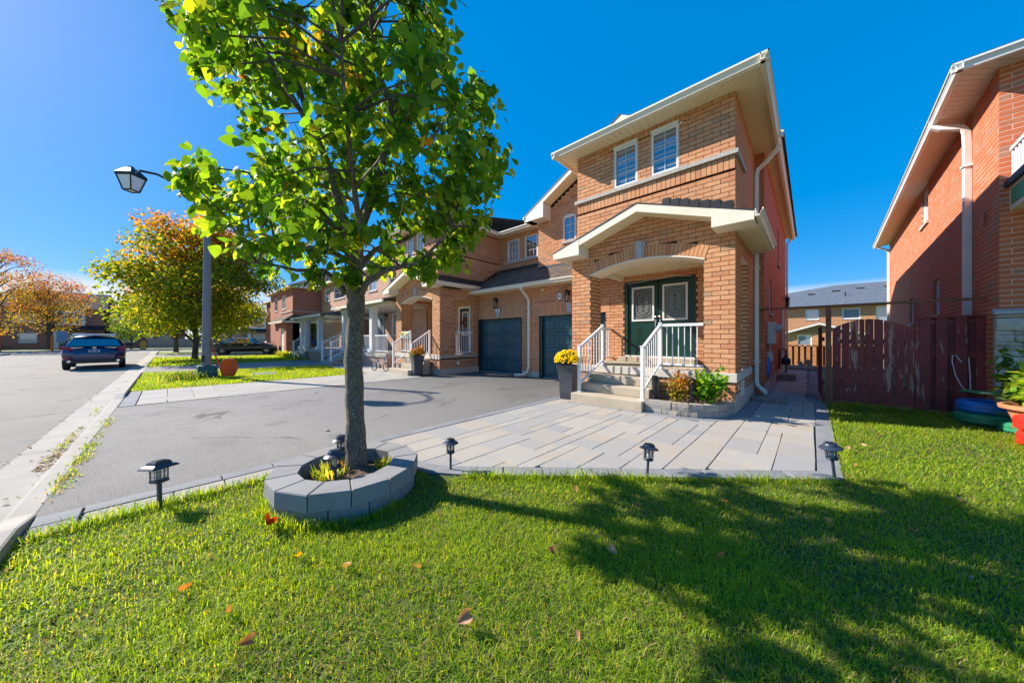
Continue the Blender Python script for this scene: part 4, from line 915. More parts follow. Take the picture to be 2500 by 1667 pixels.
MB().tube([(-3.75, YG - .004, 2.885), (-2.5, YG - .004, 2.955), (-2.14, YG - .004, 2.90)], .006, 5).build('wire', WHITE, fd)
# railings of 46
def steprail(xa, ya, xb, yb): return ((xa, ya, .36), (xb, yb, .84), (xa, ya, 1.17), (xb, yb, 1.62), 7)
rl1 = railing(h46, [steprail(-3.72, 6.19, -3.56, 6.90)], [(-3.72, 6.17, .19, 1.20), (-3.56, 6.93, .73, 1.665)])
rl2 = railing(h46, [steprail(-2.325, 6.14, -2.265, 6.90)], [(-2.325, 6.12, .19, 1.20), (-2.265, 6.93, .73, 1.665)])
railing(h46, [((-2.25, 6.93, .835), (-1.48, 6.93, .835), (-2.25, 6.93, 1.63), (-1.48, 6.93, 1.63), 6)], [])
railing(h46, [((-4.25, 7.42, .835), (-4.25, 8.78, .835), (-4.25, 7.42, 1.63), (-4.25, 8.78, 1.63), 9)], [(-4.25, 7.45, .73, 1.66)])
railing(h46, [((-1.10, 7.60, .835), (-1.10, 8.54, .835), (-1.10, 7.60, 1.63), (-1.10, 8.54, 1.63), 8)], [(-1.10, 7.63, .73, 1.66)])
# meters and pipes on the side wall
em = MB().box(XB, XB + .16, 10.35, 10.75, 1.22, 1.78).build('electric_meter_box', GREYM, h46, bevel=.01)
MB().lathe([(.10, 0), (.10, .10), (.08, .13), (0, .14)], 16, (XB + .16, 10.55, 1.62), 'x').build('meter_dial', clearglass('meter_glass') if False else GREYM, em)
MB().box(XB, XB + .10, 10.45, 10.65, .78, 1.02).tube([(XB + .05, 10.55, 1.22), (XB + .05, 10.55, 1.0)], .025, 6).tube([(XB + .05, 10.6, .80), (XB + .12, 10.7, .5), (XB + .06, 10.9, .15)], .015, 5).build('junction_box', GREYM, h46)
MB().lathe([(0, 0), (.10, .03), (.16, .02), (.17, -.02), (.1, -.04)], 14, (XB + .03, 10.42, .62), 'x', sy=1.6).build('wound_hose', T_BLUE, h46)
gm = MB().lathe([(0, 0), (.11, .02), (.13, .10), (.12, .22), (.05, .28), (.04, .34)], 12, (XB + .20, 14.3, .45)).build('gas_meter', DKBLUE, h46)
MB().tube([(XB + .02, 13.3, .4), (XB + .08, 13.3, .45), (XB + .08, 13.3, 1.0), (XB + .20, 13.5, 1.02), (XB + .20, 14.3, 1.0), (XB + .20, 14.3, .75)], .022, 6).tube([(XB + .20, 14.3, .45), (XB + .2, 14.3, 0)], .022, 6).build('gas_pipe', BLACK, gm)
MB().tube([(XB + .05, 15.6, .2), (XB + .05, 15.6, 2.5)], .05, 8).build('drain_pipe', CREAM, h46)
b46.finish(266)
# ---- number 44, the mirrored unit
h44 = thing('semi_detached_house', 'rosy brick house with arched porch and wide teal garage door, left of the downspout', 'house', (-10.5, 9, 0))
b44 = Bricks(h44, B44, MORT, 8)
m44 = lambda x: -14.5 - x
bay(h44, b44, m44, full=False)
b44.wall((0, YG), (1, 0), .18, 3.14, lambda z: ([(-13.5, -11.45), (-10.62, -10.16), (-7.70, -7.424)] if z < 2.17 else ([(-13.5, -11.45), (-10.62, -7.424)] if not 2.19 < z < 2.50 and z < 2.75 else ([(-13.5, -11.45), (-10.62, -10.28), (-7.58, -7.424)] if z < 2.75 else [(-13.5, -7.424)]))), .7)
b44.soldier((0, YG), (1, 0), -10.28, -7.58, 2.19, 2.505, .6)
garage_door(h44, -10.16, -7.70, 2.17, YG, FLASH)
MB().box(-7.70, -7.424, YG - .004, YG + .05, -.05, .18).build('foundation', PARGE, h44)
MB().prism([(-9.06, YG - .01, 2.40), (-8.80, YG - .01, 2.40), (-8.86, YG - .01, 2.19), (-9.0, YG - .01, 2.19)], (0, -.03, 0)).build('keystone', kst, h44)
lantern(h44, -9.0, YG, 2.72, 0, -1, 1.2)
np_ = MB().box(-9.10, -8.78, YG - .03, YG - .008, 2.37, 2.54).build('number_plaque', DKBLUE, h44)
MB().box(-9.07, -8.81, YG - .034, YG - .03, 2.395, 2.515).build('plaque_face', WHITE, np_)
text_mesh('numeral', '44', .12, INK, np_, (-8.94, YG - .037, 2.455), 0)
slope(h44, (-10.2, 8.33, 3.22), (-7.42, 8.33, 3.22), (-7.42, 10.2, 4.29), (-10.2, 10.2, 4.29), SH_BROWN, 'garage_roof')
gutter(h44, (-10.25, 8.25), (-7.42, 8.25), (0, -1), 3.25)
soffit(h44, (-10.15, YG), (-7.42, YG), (-10.15, 8.36), (-7.42, 8.36), 3.13, SOFF, .12)
MB().box(-10.15, -7.42, 8.35, 8.37, 3.13, 3.24).build('fascia', CREAM, h44)
MB().box(-10.2, -7.56, 10.17, 10.192, 4.18, 4.40).build('flashing', FLASH, h44)
for i in range(9):
    y_ = 8.42 + i * .2; z_ = 3.22 + (y_ - 8.33) * .572
    MB().prism([(-10.275, y_, z_), (-10.275, y_ + .19, z_ + .1), (-10.275, y_ + .19, z_ + .22), (-10.275, y_ + .06, z_ + .20)], (.012, 0, 0)).build('step_flashing', FLASH, h44)
# bay side wall that faces the garage, in real bricks
b44.wall((-10.28, YF), (0, 1), 3.45, 5.80, lambda z: [] if 4.42 < z < 4.70 else [(0, 3.28)], .75)
b44.soldier((-10.28, YF), (0, 1), 0, 3.28, 4.42, 4.66, .7)
b44.wall((-10.124, YF), (0, 1), .73, 3.45, lambda z: [(0, .70), (1.60, 1.88)] if z < 2.96 else [(0, 1.9)], .7)
b44.wall((-10.124, YF), (0, 1), .20, .565, lambda z: [(0, 1.88)], .5)
MB().box(-10.15, -10.118, YF + .01, YG, -.05, .20).build('foundation', PARGE, h44)
WB = [(-9.76, -9.08, 4.70, 5.64), (-8.76, -8.08, 4.70, 5.64)]
def s44(z):
    s = [(-10.3, -7.56)]
    for a, b, z0, z1 in WB:
        if z0 < z < z1: s = [q for t in s for q in ((t[0], min(t[1], a)), (max(t[0], b), t[1])) if q[1] - q[0] > .02]
    return s
b44.wall((0, 10.2), (1, 0), 4.2, 5.85, s44, .6)
for k_, wv in enumerate(WB): window(h44, (0, 10.2), (1, 0), *wv, 3, 3, GLASSL if k_ == 0 else GLASS, rec=.03, fw=.055, sill=False)
MB().box(-9.9, -7.9, 10.13, 10.22, 4.61, 4.695).build('window_sill', STONE, h44)
# eaves and roofs of 44
gutter(h44, (-9.80, 9.70), (-7.80, 9.70), (0, -1), 5.93)
soffit(h44, (-10.28, 10.2), (-7.6, 10.2), (-9.85, 9.82), (-7.6, 9.82), 5.83, SOFF, .15)
gutter(h44, (-9.80, 6.38), (-9.80, 9.78), (1, 0), 5.93)
soffit(h44, (-10.28, YF), (-10.28, 10.2), (-9.92, 6.49), (-9.92, 9.85), 5.83, SOFF, .15)
MB().box(-9.93, -9.91, 6.49, 9.80, 5.82, 5.92).build('fascia', CREAM, h44)
slope(h44, (-9.75, 9.72, 5.93), (-7.4, 9.72, 5.93), (-7.4, 14.5, 8.2), (-11.9, 14.5, 8.2), SH_BROWN, 'main_roof', row=.2)
slope(h44, (-9.83, 6.40, 5.93), (-9.83, 9.75, 5.93), (-11.9, 11.5, 7.0), (-11.9, 8.4, 7.0), SH_BROWN, 'bay_roof', row=.2)
slope(h44, (-13.95, 6.40, 5.93), (-9.83, 6.40, 5.93), (-11.7, 8.4, 7.0), (-12.1, 8.4, 7.0), SH_BROWN, 'bay_roof', row=.2)
slope(h44, (-13.95, 20, 5.93), (-13.95, 6.40, 5.93), (-11.9, 8.4, 7.0), (-11.9, 14.5, 8.2), SH_BROWN, 'main_roof', row=.3)
slope(h44, (-7.4, 20, 5.9), (-13.9, 20, 5.9), (-11.9, 14.5, 8.2), (-7.4, 14.5, 8.2), SH_BROWN, 'main_roof', row=.3)
flat_wall('rear_wall', TB_PORCH, h44, (-13.6, 20), (1, 0), 6.1, 0, 5.9)
flat_wall('side_wall', TB_PORCH, h44, (-13.52, 9.7), (0, 1), 10.3, 0, 5.9)
# black storm door in a white frame, seen through the porch side
sdr = MB().box(-11.45, -11.36, YG - .02, YG + .06, .80, 2.75).box(-10.71, -10.62, YG - .02, YG + .06, .80, 2.75).box(-11.36, -10.71, YG - .02, YG + .06, 2.66, 2.75).build('front_door', CREAM, h44)
dl = MB().box(-11.36, -10.71, YG + .03, YG + .06, .80, 2.66).build('door_leaf', BLACK, sdr)
MB().box(-11.22, -11.18, YG + .015, YG + .03, 1.5, 2.52).box(-10.84, -10.80, YG + .015, YG + .03, 1.5, 2.52).box(-11.18, -10.84, YG + .015, YG + .03, 1.5, 1.54).box(-11.18, -10.84, YG + .015, YG + .03, 2.48, 2.52).build('glass_frame', WHITE, dl)
MB().quad((-11.18, YG + .026, 1.54), (-10.84, YG + .026, 1.54), (-10.84, YG + .026, 2.48), (-11.18, YG + .026, 2.48)).build('pane', GLASSD, dl, fix=False)
wr = MB()
for k in range(16):
    t0, t1 = 2 * math.pi * k / 16, 2 * math.pi * (k + 1) / 16
    wr.tube([(-11.01 + .12 * math.cos(t0), YG + .005, 2.06 + .18 * math.sin(t0)), (-11.01 + .12 * math.cos(t1), YG + .005, 2.06 + .18 * math.sin(t1))], .045 + .012 * (k % 3), 5)
wreath = wr.build('door_wreath', pm('wreath', (.16, .05, .02), (.22, .09, .03), 40, .9), None); tag(wreath, 'dark dried wreath hanging on the black storm door', 'wreath')
def srail(xa, ya, xb, yb): return ((xa, ya, .36), (xb, yb, .84), (xa, ya, 1.17), (xb, yb, 1.62), 6)
railing(h44, [srail(-12.28, 6.19, -12.28, 6.90)], [(-12.28, 6.17, .19, 1.20), (-12.28, 6.93, .73, 1.665)])
railing(h44, [srail(-10.85, 6.19, -10.85, 6.90)], [(-10.85, 6.17, .19, 1.20), (-10.85, 6.93, .73, 1.665)])
railing(h44, [((-10.16, 7.62, .80), (-10.16, 8.52, .80), (-10.16, 7.62, 1.60), (-10.16, 8.52, 1.60), 7)], [(-10.16, 7.63, .73, 1.62)])
railing(h44, [((-13.02, 6.93, .835), (-12.3, 6.93, .835), (-13.02, 6.93, 1.63), (-12.3, 6.93, 1.63), 5)], [])
MB().lathe([(.075, 0), (.07, -.03), (.035, -.035), (.03, -.06), (.0, -.06)], 16, (-10.1, 7.75, .40), 'x').build('wall_vent', WHITE, h44)
b44.finish(266)

# ---- the red brick house on the right (turned two degrees)
hr = thing('red_brick_house', 'red brick house with pale mortar joints, white downspout and green balcony at right edge', 'house', (2.2, 9.0, 0))
DR = Vector((.0358, 1, 0)).normalized(); br = Bricks(hr, BR, MORTR, 21, .0022)
RW = [(3.98, 4.65, 1.97, 2.85), (7.6, 8.3, 1.85, 2.72), (5.3, 6.25, 4.62, 5.58)]
def sr(z):
    s = [(0, 13.6)]
    for a, b, z0, z1 in RW:
        if z0 < z < z1: s = [q for t in s for q in ((t[0], min(t[1], a)), (max(t[0], b), t[1])) if q[1] - q[0] > .02]
    return s
# outward normal of the left wall is -X, so the wall runs from the far end to the near corner
OF = Vector((2.2, 9.0, 0)) + DR * 13.6
br.wall((OF.x, OF.y), (-DR.x, -DR.y), .02, 5.66, lambda z: [(13.6 - b, 13.6 - a) for a, b in reversed(sr(z))], 1.0, bl=.225, bh=.066, j=.015)
NX = Vector((DR.y, -DR.x, 0))
br.wall((2.2, 9.0), (NX.x, NX.y), 1.80, 5.66, lambda z: [(0, 6)], 1.2, bl=.225, bh=.066, j=.015)
for a, b, z0, z1 in RW: window(hr, (OF.x, OF.y), (-DR.x, -DR.y), 13.6 - b, 13.6 - a, z0, z1, 1, 1, GLASSL, rec=.08, fw=.07, reveal=TB_RED)
# stone veneer corner below a sloped cap
ew = lambda s, n, z: tuple(Vector((2.2, 9.0, z)) + NX * s - DR * n)
rr_ = random.Random(4); z_ = -.02
VEN = pm('cream_ledgestone', (.58, .52, .43), (.44, .41, .36), 9, .9, .8, 22, bdist=.02)
while z_ < 1.72:
    hh = rr_.choice((.07, .10, .15, .20)); x_ = -.05; zt = min(z_ + hh, 1.74)
    while x_ < .19:
        e_ = .205 if x_ > .02 or hh > .12 else rr_.uniform(.05, .13); n_ = .05 + rr_.uniform(0, .05); w_ = e_ - x_
        mm = MB(); rows = []
        for (fz, dn) in ((0.03, -.02), (.25, .0), (.7, .008), (.97, -.018)): rows.append([ew(x_ + w_ * fx, n_ + dn + rr_.uniform(-.010, .010) - (.022 if fx in (.03, .97) else 0), z_ + (zt - z_) * fz + rr_.uniform(-.006, .006)) for fx in (.03, .3, .65, .97)])
        back = [[ew(x_ + w_ * fx, 0, z_ + (zt - z_) * fz) for fx in (.03, .97)] for fz in (.03, .97)]
        mm.v = [p for r_ in rows for p in r_] + [p for r_ in back for p in r_]
        for a in range(3):
            for b in range(3): mm.f.append((a * 4 + b, a * 4 + b + 1, a * 4 + b + 5, a * 4 + b + 4))
        mm.f += [(16, 17, 3, 2, 1, 0), (12, 13, 14, 15, 19, 18), (16, 0, 4, 8, 12, 18), (3, 17, 19, 15, 11, 7)]
        mm.build('veneer_stone', VEN, hr, smooth=True); x_ = e_
    z_ += hh
MB().prism([ew(-.055, 0, -.02), ew(.21, 0, -.02), ew(.21, 0, 1.76), ew(-.055, 0, 1.76)], tuple(DR * -.02)).build('veneer_mortar', pm('grey_mortar', (.30, .27, .23), None, rough=.9), hr)
MB().prism([ew(-.07, 0, 1.74), ew(-.07, .13, 1.74), ew(-.07, .12, 1.79), ew(-.07, 0, 1.83)], tuple(NX * .95)).build('stone_cap', STONE, hr)
MB().prism([ew(.215, 0, 0), ew(.55, 0, 0), ew(.55, 0, 1.74), ew(.215, 0, 1.74)], tuple(DR * -.08)).build('door_casing', WHITE, hr)
# eaves
sP = lambda s, n: (2.2 + DR.x * s - NX.x * n, 9.0 + DR.y * s - NX.y * n)      # along the wall, out to the left
fP = lambda s, n: (2.2 + NX.x * s - DR.x * n, 9.0 + NX.y * s - DR.y * n)      # along the front
soffit(hr, sP(0, 0), sP(13.6, 0), sP(-.36, .40), sP(13.9, .40), 5.66, SOFFR, .16)
soffit(hr, fP(0, 0), fP(6, 0), fP(-.40, .36), fP(6, .36), 5.66, SOFFR, .22)
c0 = Vector(fP(-.52, .48))
gutter(hr, tuple(c0), sP(14.0, .52), (-NX.x, -NX.y), 5.74, mat=WHITE); gutter(hr, fP(6, .48), tuple(c0), (-DR.x, -DR.y), 5.74, mat=WHITE)
e1, e2, e3 = (*c0, 5.74), (*sP(14.0, .52), 5.74), (*fP(6, .48), 5.74)
rg = Vector((*sP(6, -4), 8.4)); slope(hr, e1, e2, (*sP(11, -4), 8.4), tuple(rg), SH_BROWN, 'main_roof', row=.3); slope(hr, e3, e1, tuple(rg), (*fP(6, -6), 8.4), SH_BROWN, 'main_roof', row=.3)
# downspouts
def rp(s, n, z): p = sP(s, n); return (p[0], p[1], z)
d_ = MB().tube([rp(1.42, .47, 5.66), rp(1.42, .45, 5.58), rp(1.40, .36, 5.50), rp(1.38, .12, 5.40), rp(1.38, .07, 5.30), rp(1.38, .06, 5.0), rp(1.38, .06, .1)], .06, 4)
d_.box(*[sP(1.38, .06)[0] - .07, sP(1.38, .06)[0] + .07, sP(1.38, .06)[1] - .07, sP(1.38, .06)[1] + .07], 4.62, 4.65); d_.build('downspout', WHITE, hr)
MB().tube([rp(13.5, .47, 5.66), rp(13.5, .3, 5.52), rp(13.5, .06, 5.42), rp(13.5, .06, .1)], .055, 4).build('downspout', WHITE, hr)
MB().prism([rp(.62, .012, 3.33), rp(.74, .012, 3.33), rp(.74, .012, 3.55), rp(.62, .012, 3.55)], tuple(NX * -.02)).build('wall_vent', pm('vent_red', (.48, .15, .08), None, rough=.6), hr)
# balcony at the front
def bp(s, n, z): p = fP(s, n); return (p[0], p[1], z)
bal = MB().prism([bp(.09, 0, 3.36), bp(.09, 1.3, 3.36), bp(.09, 1.3, 3.73), bp(.09, 0, 3.73)], tuple(NX * 3)).build('balcony', CREAM, hr)
MB().prism([bp(.04, 0, 3.73), bp(.04, 1.38, 3.73), bp(.04, 1.38, 3.82), bp(.04, 0, 3.82)], tuple(NX * 3.1)).build('balcony_floor', FLASH, bal)
MB().prism([bp(.086, .10, 3.43), bp(.086, 1.15, 3.43), bp(.086, 1.15, 3.67), bp(.086, .10, 3.67)], tuple(NX * -.006)).build('green_panel', GREENB, bal)
MB().prism([bp(.25, 1.306, 3.43), bp(3, 1.306, 3.43), bp(3, 1.306, 3.67), bp(.25, 1.306, 3.67)], tuple(DR * -.006)).build('green_panel', GREENB, bal)
MB().bar(bp(.11, .05, 4.30), bp(.11, 1.3, 4.30), .06, .05).build('top_rail', RAILW, bal); MB().bar(bp(.11, 1.3, 4.30), bp(3, 1.3, 4.30), .06, .05).build('top_rail', RAILW, bal); MB().bar(bp(.11, .05, 3.87), bp(.11, 1.3, 3.87), .05, .04).build('bottom_rail', RAILW, bal)
for i in range(10): MB().bar(bp(.11, .08 + i * .13, 3.82), bp(.11, .08 + i * .13, 4.30), .03, .03, up=(0, 1, 0)).build('baluster', RAILW, bal)
for i in range(8): MB().bar(bp(.2 + i * .13, 1.3, 3.82), bp(.2 + i * .13, 1.3, 4.30), .03, .03, up=(0, 1, 0)).build('baluster', RAILW, bal)
br.finish(300)

# ---- wooden gate, fence and beam across the side passage
YW = 9.62
def board(root, x0, x1, y, z0, zt, mat, name='board', th=.022):
    # zt: top height at left and right edge (or list of points along x)
    m = MB(); top = zt if isinstance(zt, list) else [(x0, zt), (x1, zt)]
    m.prism([(x0, y, z0), (x1, y, z0)] + [(x, y, z) for x, z in reversed(top)], (0, th, 0)); return m.build(name, mat, root, bevel=.002)
gate = thing('arched_gate', 'maroon wooden gate with arched top and badly peeling paint', 'gate', (.9, YW, 0))
sm = [.345, .478, .605, .731, .812, .934, 1.062, 1.203, 1.328, 1.448]
arch = lambda x: 1.50 + .25 * (1 - ((x - .86) / .60) ** 2) if abs(x - .86) < .6 else 1.50
for i in range(9):
    a, b = sm[i] + .005, sm[i + 1] - .005; board(gate, a, b, YW + rnd.uniform(0, .006), .05 + rnd.uniform(-.01, .01), [(a + (b - a) * t, arch(a + (b - a) * t)) for t in (0, .25, .5, .75, 1)], MAROON if i in (2, 3, 6, 7, 8) else MAROON2)
for z in (.35, 1.25): MB().box(.36, 1.44, YW + .03, YW + .07, z, z + .09).build('rail', MAROON2, gate)
MB().bar((.42, YW + .05, .42), (1.38, YW + .05, 1.28), .04, .08).build('brace', MAROON2, gate)
fence = thing('wooden_fence', 'maroon board fence panel with staggered boards between gate and stone corner', 'fence', (1.87, YW, 0))
bx_ = [(1.50, 1.63), (1.69, 1.82), (1.90, 2.03), (2.12, 2.26)]
for i, (a, b) in enumerate(bx_): board(fence, a, b, YW - .02, .03, 1.735, MAROON if i == 3 else MAROON2)
for (a, b) in ((1.60, 1.72), (1.80, 1.92), (2.01, 2.14)): board(fence, a, b, YW + .055, .03, 1.735, MAROON2)
for z in (.42, 1.02, 1.62): MB().box(1.50, 2.26, YW + .005, YW + .05, z, z + .085).build('rail', MAROON2, fence)
MB().box(1.47, 2.30, YW - .05, YW + .10, 1.735, 1.775).build('cap_rail', MAROON, fence)
for x in (1.455, 2.265): MB().box(x, x + .075 if x < 2 else x + .09, YW - .01, YW + .08, 0, 2.02).build('post', MAROON, fence)
frame = thing('gate_frame', 'brown post and long thin overhead beam spanning the side passage', 'gate frame', (.29, YW, 0))
MB().box(.245, .33, YW - .02, YW + .07, 0, 2.02).build('post', BROWNW, frame)
MB().box(-.885, -.81, YW + .12, YW + .20, .3, 2.03).build('post', BROWNW, frame)
MB().prism([(-.90, YW - .03, 2.03), (2.36, YW - .03, 2.035), (2.36, YW - .03, 2.075), (-.90, YW - .03, 2.07)], (0, .11, 0)).build('beam', BROWNW, frame)
og = thing('open_gate_leaf', 'dark narrow gate leaf standing open edge-on beside the brown post', 'gate', (.2, 10.4, 0))
for i in range(8):
    y0 = 9.86 + i * .135; m = MB().box(.175 - i * .004, .197 - i * .004, y0, y0 + .125, .08, 1.62); m.build('board', MAROON2, og)
for z in (.35, 1.3): MB().box(.197, .235, 9.86, 10.92, z, z + .09).build('rail', MAROON2, og)
cab = MB().tube([(1.97, YW - .035, .93), (1.90, YW - .06, 1.06), (1.865, YW - .06, 1.06), (1.862, YW - .05, .95), (1.90, YW - .05, .70), (1.96, YW - .05, .52), (2.02, YW - .05, .44), (2.055, YW - .05, .47), (2.05, YW - .05, .7), (2.04, YW - .04, 1.02)], .0075, 6).build('cable', WHITE, None, smooth=True)
tag(cab, 'thin white cable looped over the maroon fence', 'cable')
# ---- rear yard
rf = thing('rear_fence', 'low cedar board fence at the end of the side passage', 'fence', (0, 24, -.13))
for i in range(20): board(rf, -1.9 + i * .25, -1.9 + i * .25 + .15, 24.0, -.13, .98, CEDAR); board(rf, -1.9 + i * .25 + .125, -1.9 + i * .25 + .275, 24.09, -.13, .95, BROWNW)
MB().box(-1.9, 3.1, 23.97, 24.14, .98, 1.02).build('cap_rail', CEDAR, rf)
be = MB().box(-.75, .25, 19.0, 19.16, -.02, .10).build('bed_edging', KERBM, None, bevel=.01); tag(be, 'pale concrete edging at the far end of the passage', 'edging')
for (a, b, c_, d, e_, f_, lab) in ((-.12, .10, 23.3, 23.5, -.12, .22, 'upright pale concrete block by the cedar fence'), (-.42, -.20, 23.2, 23.3, -.12, .12, 'short pale slab leaning near the cedar fence')):
    o_ = MB().prism([(a, c_, e_), (b, c_, e_), (b - (.12 if f_ < .3 else 0), c_, f_), (a - (.12 if f_ < .3 else 0), c_, f_)], (0, d - c_, 0)).build('concrete_block', KERBM, None); tag(o_, lab, 'block')
rh = thing('rear_house', 'brick house with slate blue shingle roof seen over the gate', 'house', (2, 50, 0))
RO, RL = (-14, 50), 34
wins = [(-.37, .72, 3.49, 4.62), (2.56, 3.9, 3.46, 4.6), (5.0, 6.8, 3.0, 4.7)]
flat_wall('wall', TB_REAR, rh, RO, (1, 0), RL, -1, 5.0, [(a + 14, b + 14, z0, z1) for a, b, z0, z1 in wins])
for i, wv in enumerate(wins): window(rh, (0, 50), (1, 0), *wv, 2, 1, GLASS if i == 0 else GLASSL, rec=.08, fw=.10, framem=WHITE if i < 2 else CREAM)
flat_wall('extension_wall', TB_REAR, rh, (-3.4, 46), (1, 0), 6.9, -1, 1.9, [(2.42, 3.52, .55, 1.72)])
window(rh, (0, 46), (1, 0), -.98, .12, .55, 1.72, 1, 1, GLASSL, rec=.08, fw=.09)
gb_ = MB().prism([(-2.2, 46, 1.9), (3.6, 46, 1.9), (.7, 46, 2.9)], (0, 4, 0)).build('extension_gable', TB_REAR, rh)
for s in (-1, 1):
    slope(rh, (.7 + s * 3.4, 45.6, 1.78), (.7 + s * 3.4, 50, 1.78), (.7, 50, 2.98), (.7, 45.6, 2.98), SH_BLUE, 'extension_roof')
    MB().prism([(.7 + s * 3.5, 45.58, 1.58), (.7, 45.58, 2.78), (.7, 45.58, 2.97), (.7 + s * 3.5, 45.58, 1.77)], (0, .03, 0)).build('fascia', WHITE, rh)
slope(rh, (-14.5, 49.4, 5.0), (20.5, 49.4, 5.0), (14, 56, 7.9), (2.3, 56, 7.9), SH_BLUE, 'roof', row=.3)
MB().box(-14.5, 20.5, 49.3, 49.42, 4.86, 5.0).build('gutter', WHITE, rh)
for x_, y_, z_ in ((-.2, 53.0, 6.58), (1.9, 53.6, 6.85), (3.9, 54, 7.0), (6, 54, 7.0)): MB().box(x_, x_ + .6, y_, y_ + .5, z_, z_ + .18).build('roof_vent', FLASH, rh)
for x_ in (2.9, 6.3): MB().tube([(x_, 52, 6.1), (x_, 52, 6.6)], .06, 6).build('vent_pipe', FLASH, rh)
# ---- low wooden steps along the side wall
ws1 = thing('wooden_step', 'nearer weathered wooden step beside the downspout foot', 'step', (-.6, 8.75, 0))
for i in range(3): MB().box(-.94, -.34, 8.62 + i * .095, 8.705 + i * .095, .055, .09).build('plank', pm('weathered_wood', (.20, .17, .15), (.27, .24, .21), 12, .85, .4, 30) if 'weathered_wood' not in MATS else MATS['weathered_wood'], ws1)
MB().box(-.92, -.36, 8.64, 8.90, 0, .055).build('base', MATS['weathered_wood'], ws1)
ws2 = thing('wooden_step', 'farther taller wooden step under the gas meter', 'step', (-.55, 13.6, 0))
for i in range(3): MB().box(-.78, -.32, 13.45 + i * .2, 13.64 + i * .2, .15, .20).build('plank', MATS['weathered_wood'], ws2)
MB().box(-.76, -.34, 13.47, 14.03, 0, .15).build('base', MATS['weathered_wood'], ws2)
# ------------------------------------------------------------------ houses farther down the street
def hip(root, x0, x1, y0, y1, z0, rise, mat, name='roof', row=.3, ov=.4):
    x0, x1, y0, y1 = x0 - ov, x1 + ov, y0 - ov, y1 + ov; d = min(x1 - x0, y1 - y0) / 2; z1 = z0 + rise
    if x1 - x0 >= y1 - y0: a, b = (x0 + d, (y0 + y1) / 2, z1), (x1 - d, (y0 + y1) / 2, z1)
    else: a, b = ((x0 + x1) / 2, y0 + d, z1), ((x0 + x1) / 2, y1 - d, z1)
    wide = x1 - x0 >= y1 - y0
    A, B, C_, D_ = (x0, y0, z0), (x1, y0, z0), (x1, y1, z0), (x0, y1, z0)
    if wide: fs = [(A, B, b, a), (B, C_, b, b), (C_, D_, a, b), (D_, A, a, a)]
    else: fs = [(A, B, a, a), (B, C_, b, a), (C_, D_, b, b), (D_, A, a, b)]
    for f_ in fs: slope(root, *f_, mat, name, row)
    MB().box(x0, x1, y0, y0 + .03, z0 - .16, z0).build('gutter', CREAM, root); MB().box(x1 - .03, x1, y0 + .03, y1, z0 - .16, z0).build('gutter', CREAM, root)
    MB().quad((x0, y0, z0 - .15), (x1, y0, z0 - .15), (x1, y1, z0 - .15), (x0, y1, z0 - .15)).build('soffit', SOFF, root, fix=False)
def column(root, x, y, z0, z1, w=.30, mat=None):
    MB().box(x - w * .75, x + w * .75, y - w * .75, y + w * .75, z0, z0 + .16).box(x - w / 2, x + w / 2, y - w / 2, y + w / 2, z0 + .16, z1 - .12).box(x - w * .62, x + w * .62, y - w * .62, y + w * .62, z1 - .12, z1).build('column', mat or WHITE, root, bevel=.01)
def open_porch(root, x0, x1, y0, y1, zf, zr, cols, mat):
    MB().box(x0, x1, y0, y1, zf - .18, zf).build('porch_floor', KERBM, root)
    MB().box(x0 + .04, x1 - .04, y0 + .05, y1, -.05, zf - .18).build('porch_base', mat, root)
    for c in cols: column(root, c, y0 + .2, zf, zr - .18)
    MB().box(x0 - .05, x1 + .05, y0 + .05, y1, zr - .18, zr).build('porch_beam', CREAM, root)
    slope(root, (x0 - .35, y0 - .3, zr), (x1 + .35, y0 - .3, zr), (x1 - .5, y1, zr + .75), (x0 + .5, y1, zr + .75), SH_BROWN, 'porch_roof')
    slope(root, (x1 + .35, y0 - .3, zr), (x1 + .35, y1, zr), (x1 - .5, y1, zr + .75), (x1 - .5, y1, zr + .75), SH_BROWN, 'porch_roof')
    slope(root, (x0 - .35, y1, zr), (x0 - .35, y0 - .3, zr), (x0 + .5, y1, zr + .75), (x0 + .5, y1, zr + .75), SH_BROWN, 'porch_roof')
    MB().box(x0 - .38, x1 + .38, y0 - .36, y0 - .28, zr - .1, zr + .03).build('gutter', CREAM, root)
def plain_house(name, label, x0, x1, y0, y1, ze, mat, wins, rise=2.2, roofm=None, sidew=()):
    h = thing(name, label, 'house', ((x0 + x1) / 2, y0, 0))
    flat_wall('wall', mat, h, (x0, y0), (1, 0), x1 - x0, -.1, ze, [(a - x0, b - x0, c, d) for a, b, c, d in wins])
    flat_wall('wall', mat, h, (x1, y0), (0, 1), y1 - y0, -.1, ze, sidew)
    flat_wall('wall', mat, h, (x1, y1), (-1, 0), x1 - x0, -.1, ze); flat_wall('wall', mat, h, (x0, y1), (0, -1), y1 - y0, -.1, ze)
    for i, wv in enumerate(wins): window(h, (0, y0), (1, 0), *wv, 2, 2, GLASS if i % 2 else GLASSL, rec=.06, fw=.07)
    hip(h, x0, x1, y0, y1, ze + .1, rise, roofm or SH_BROWN); return h
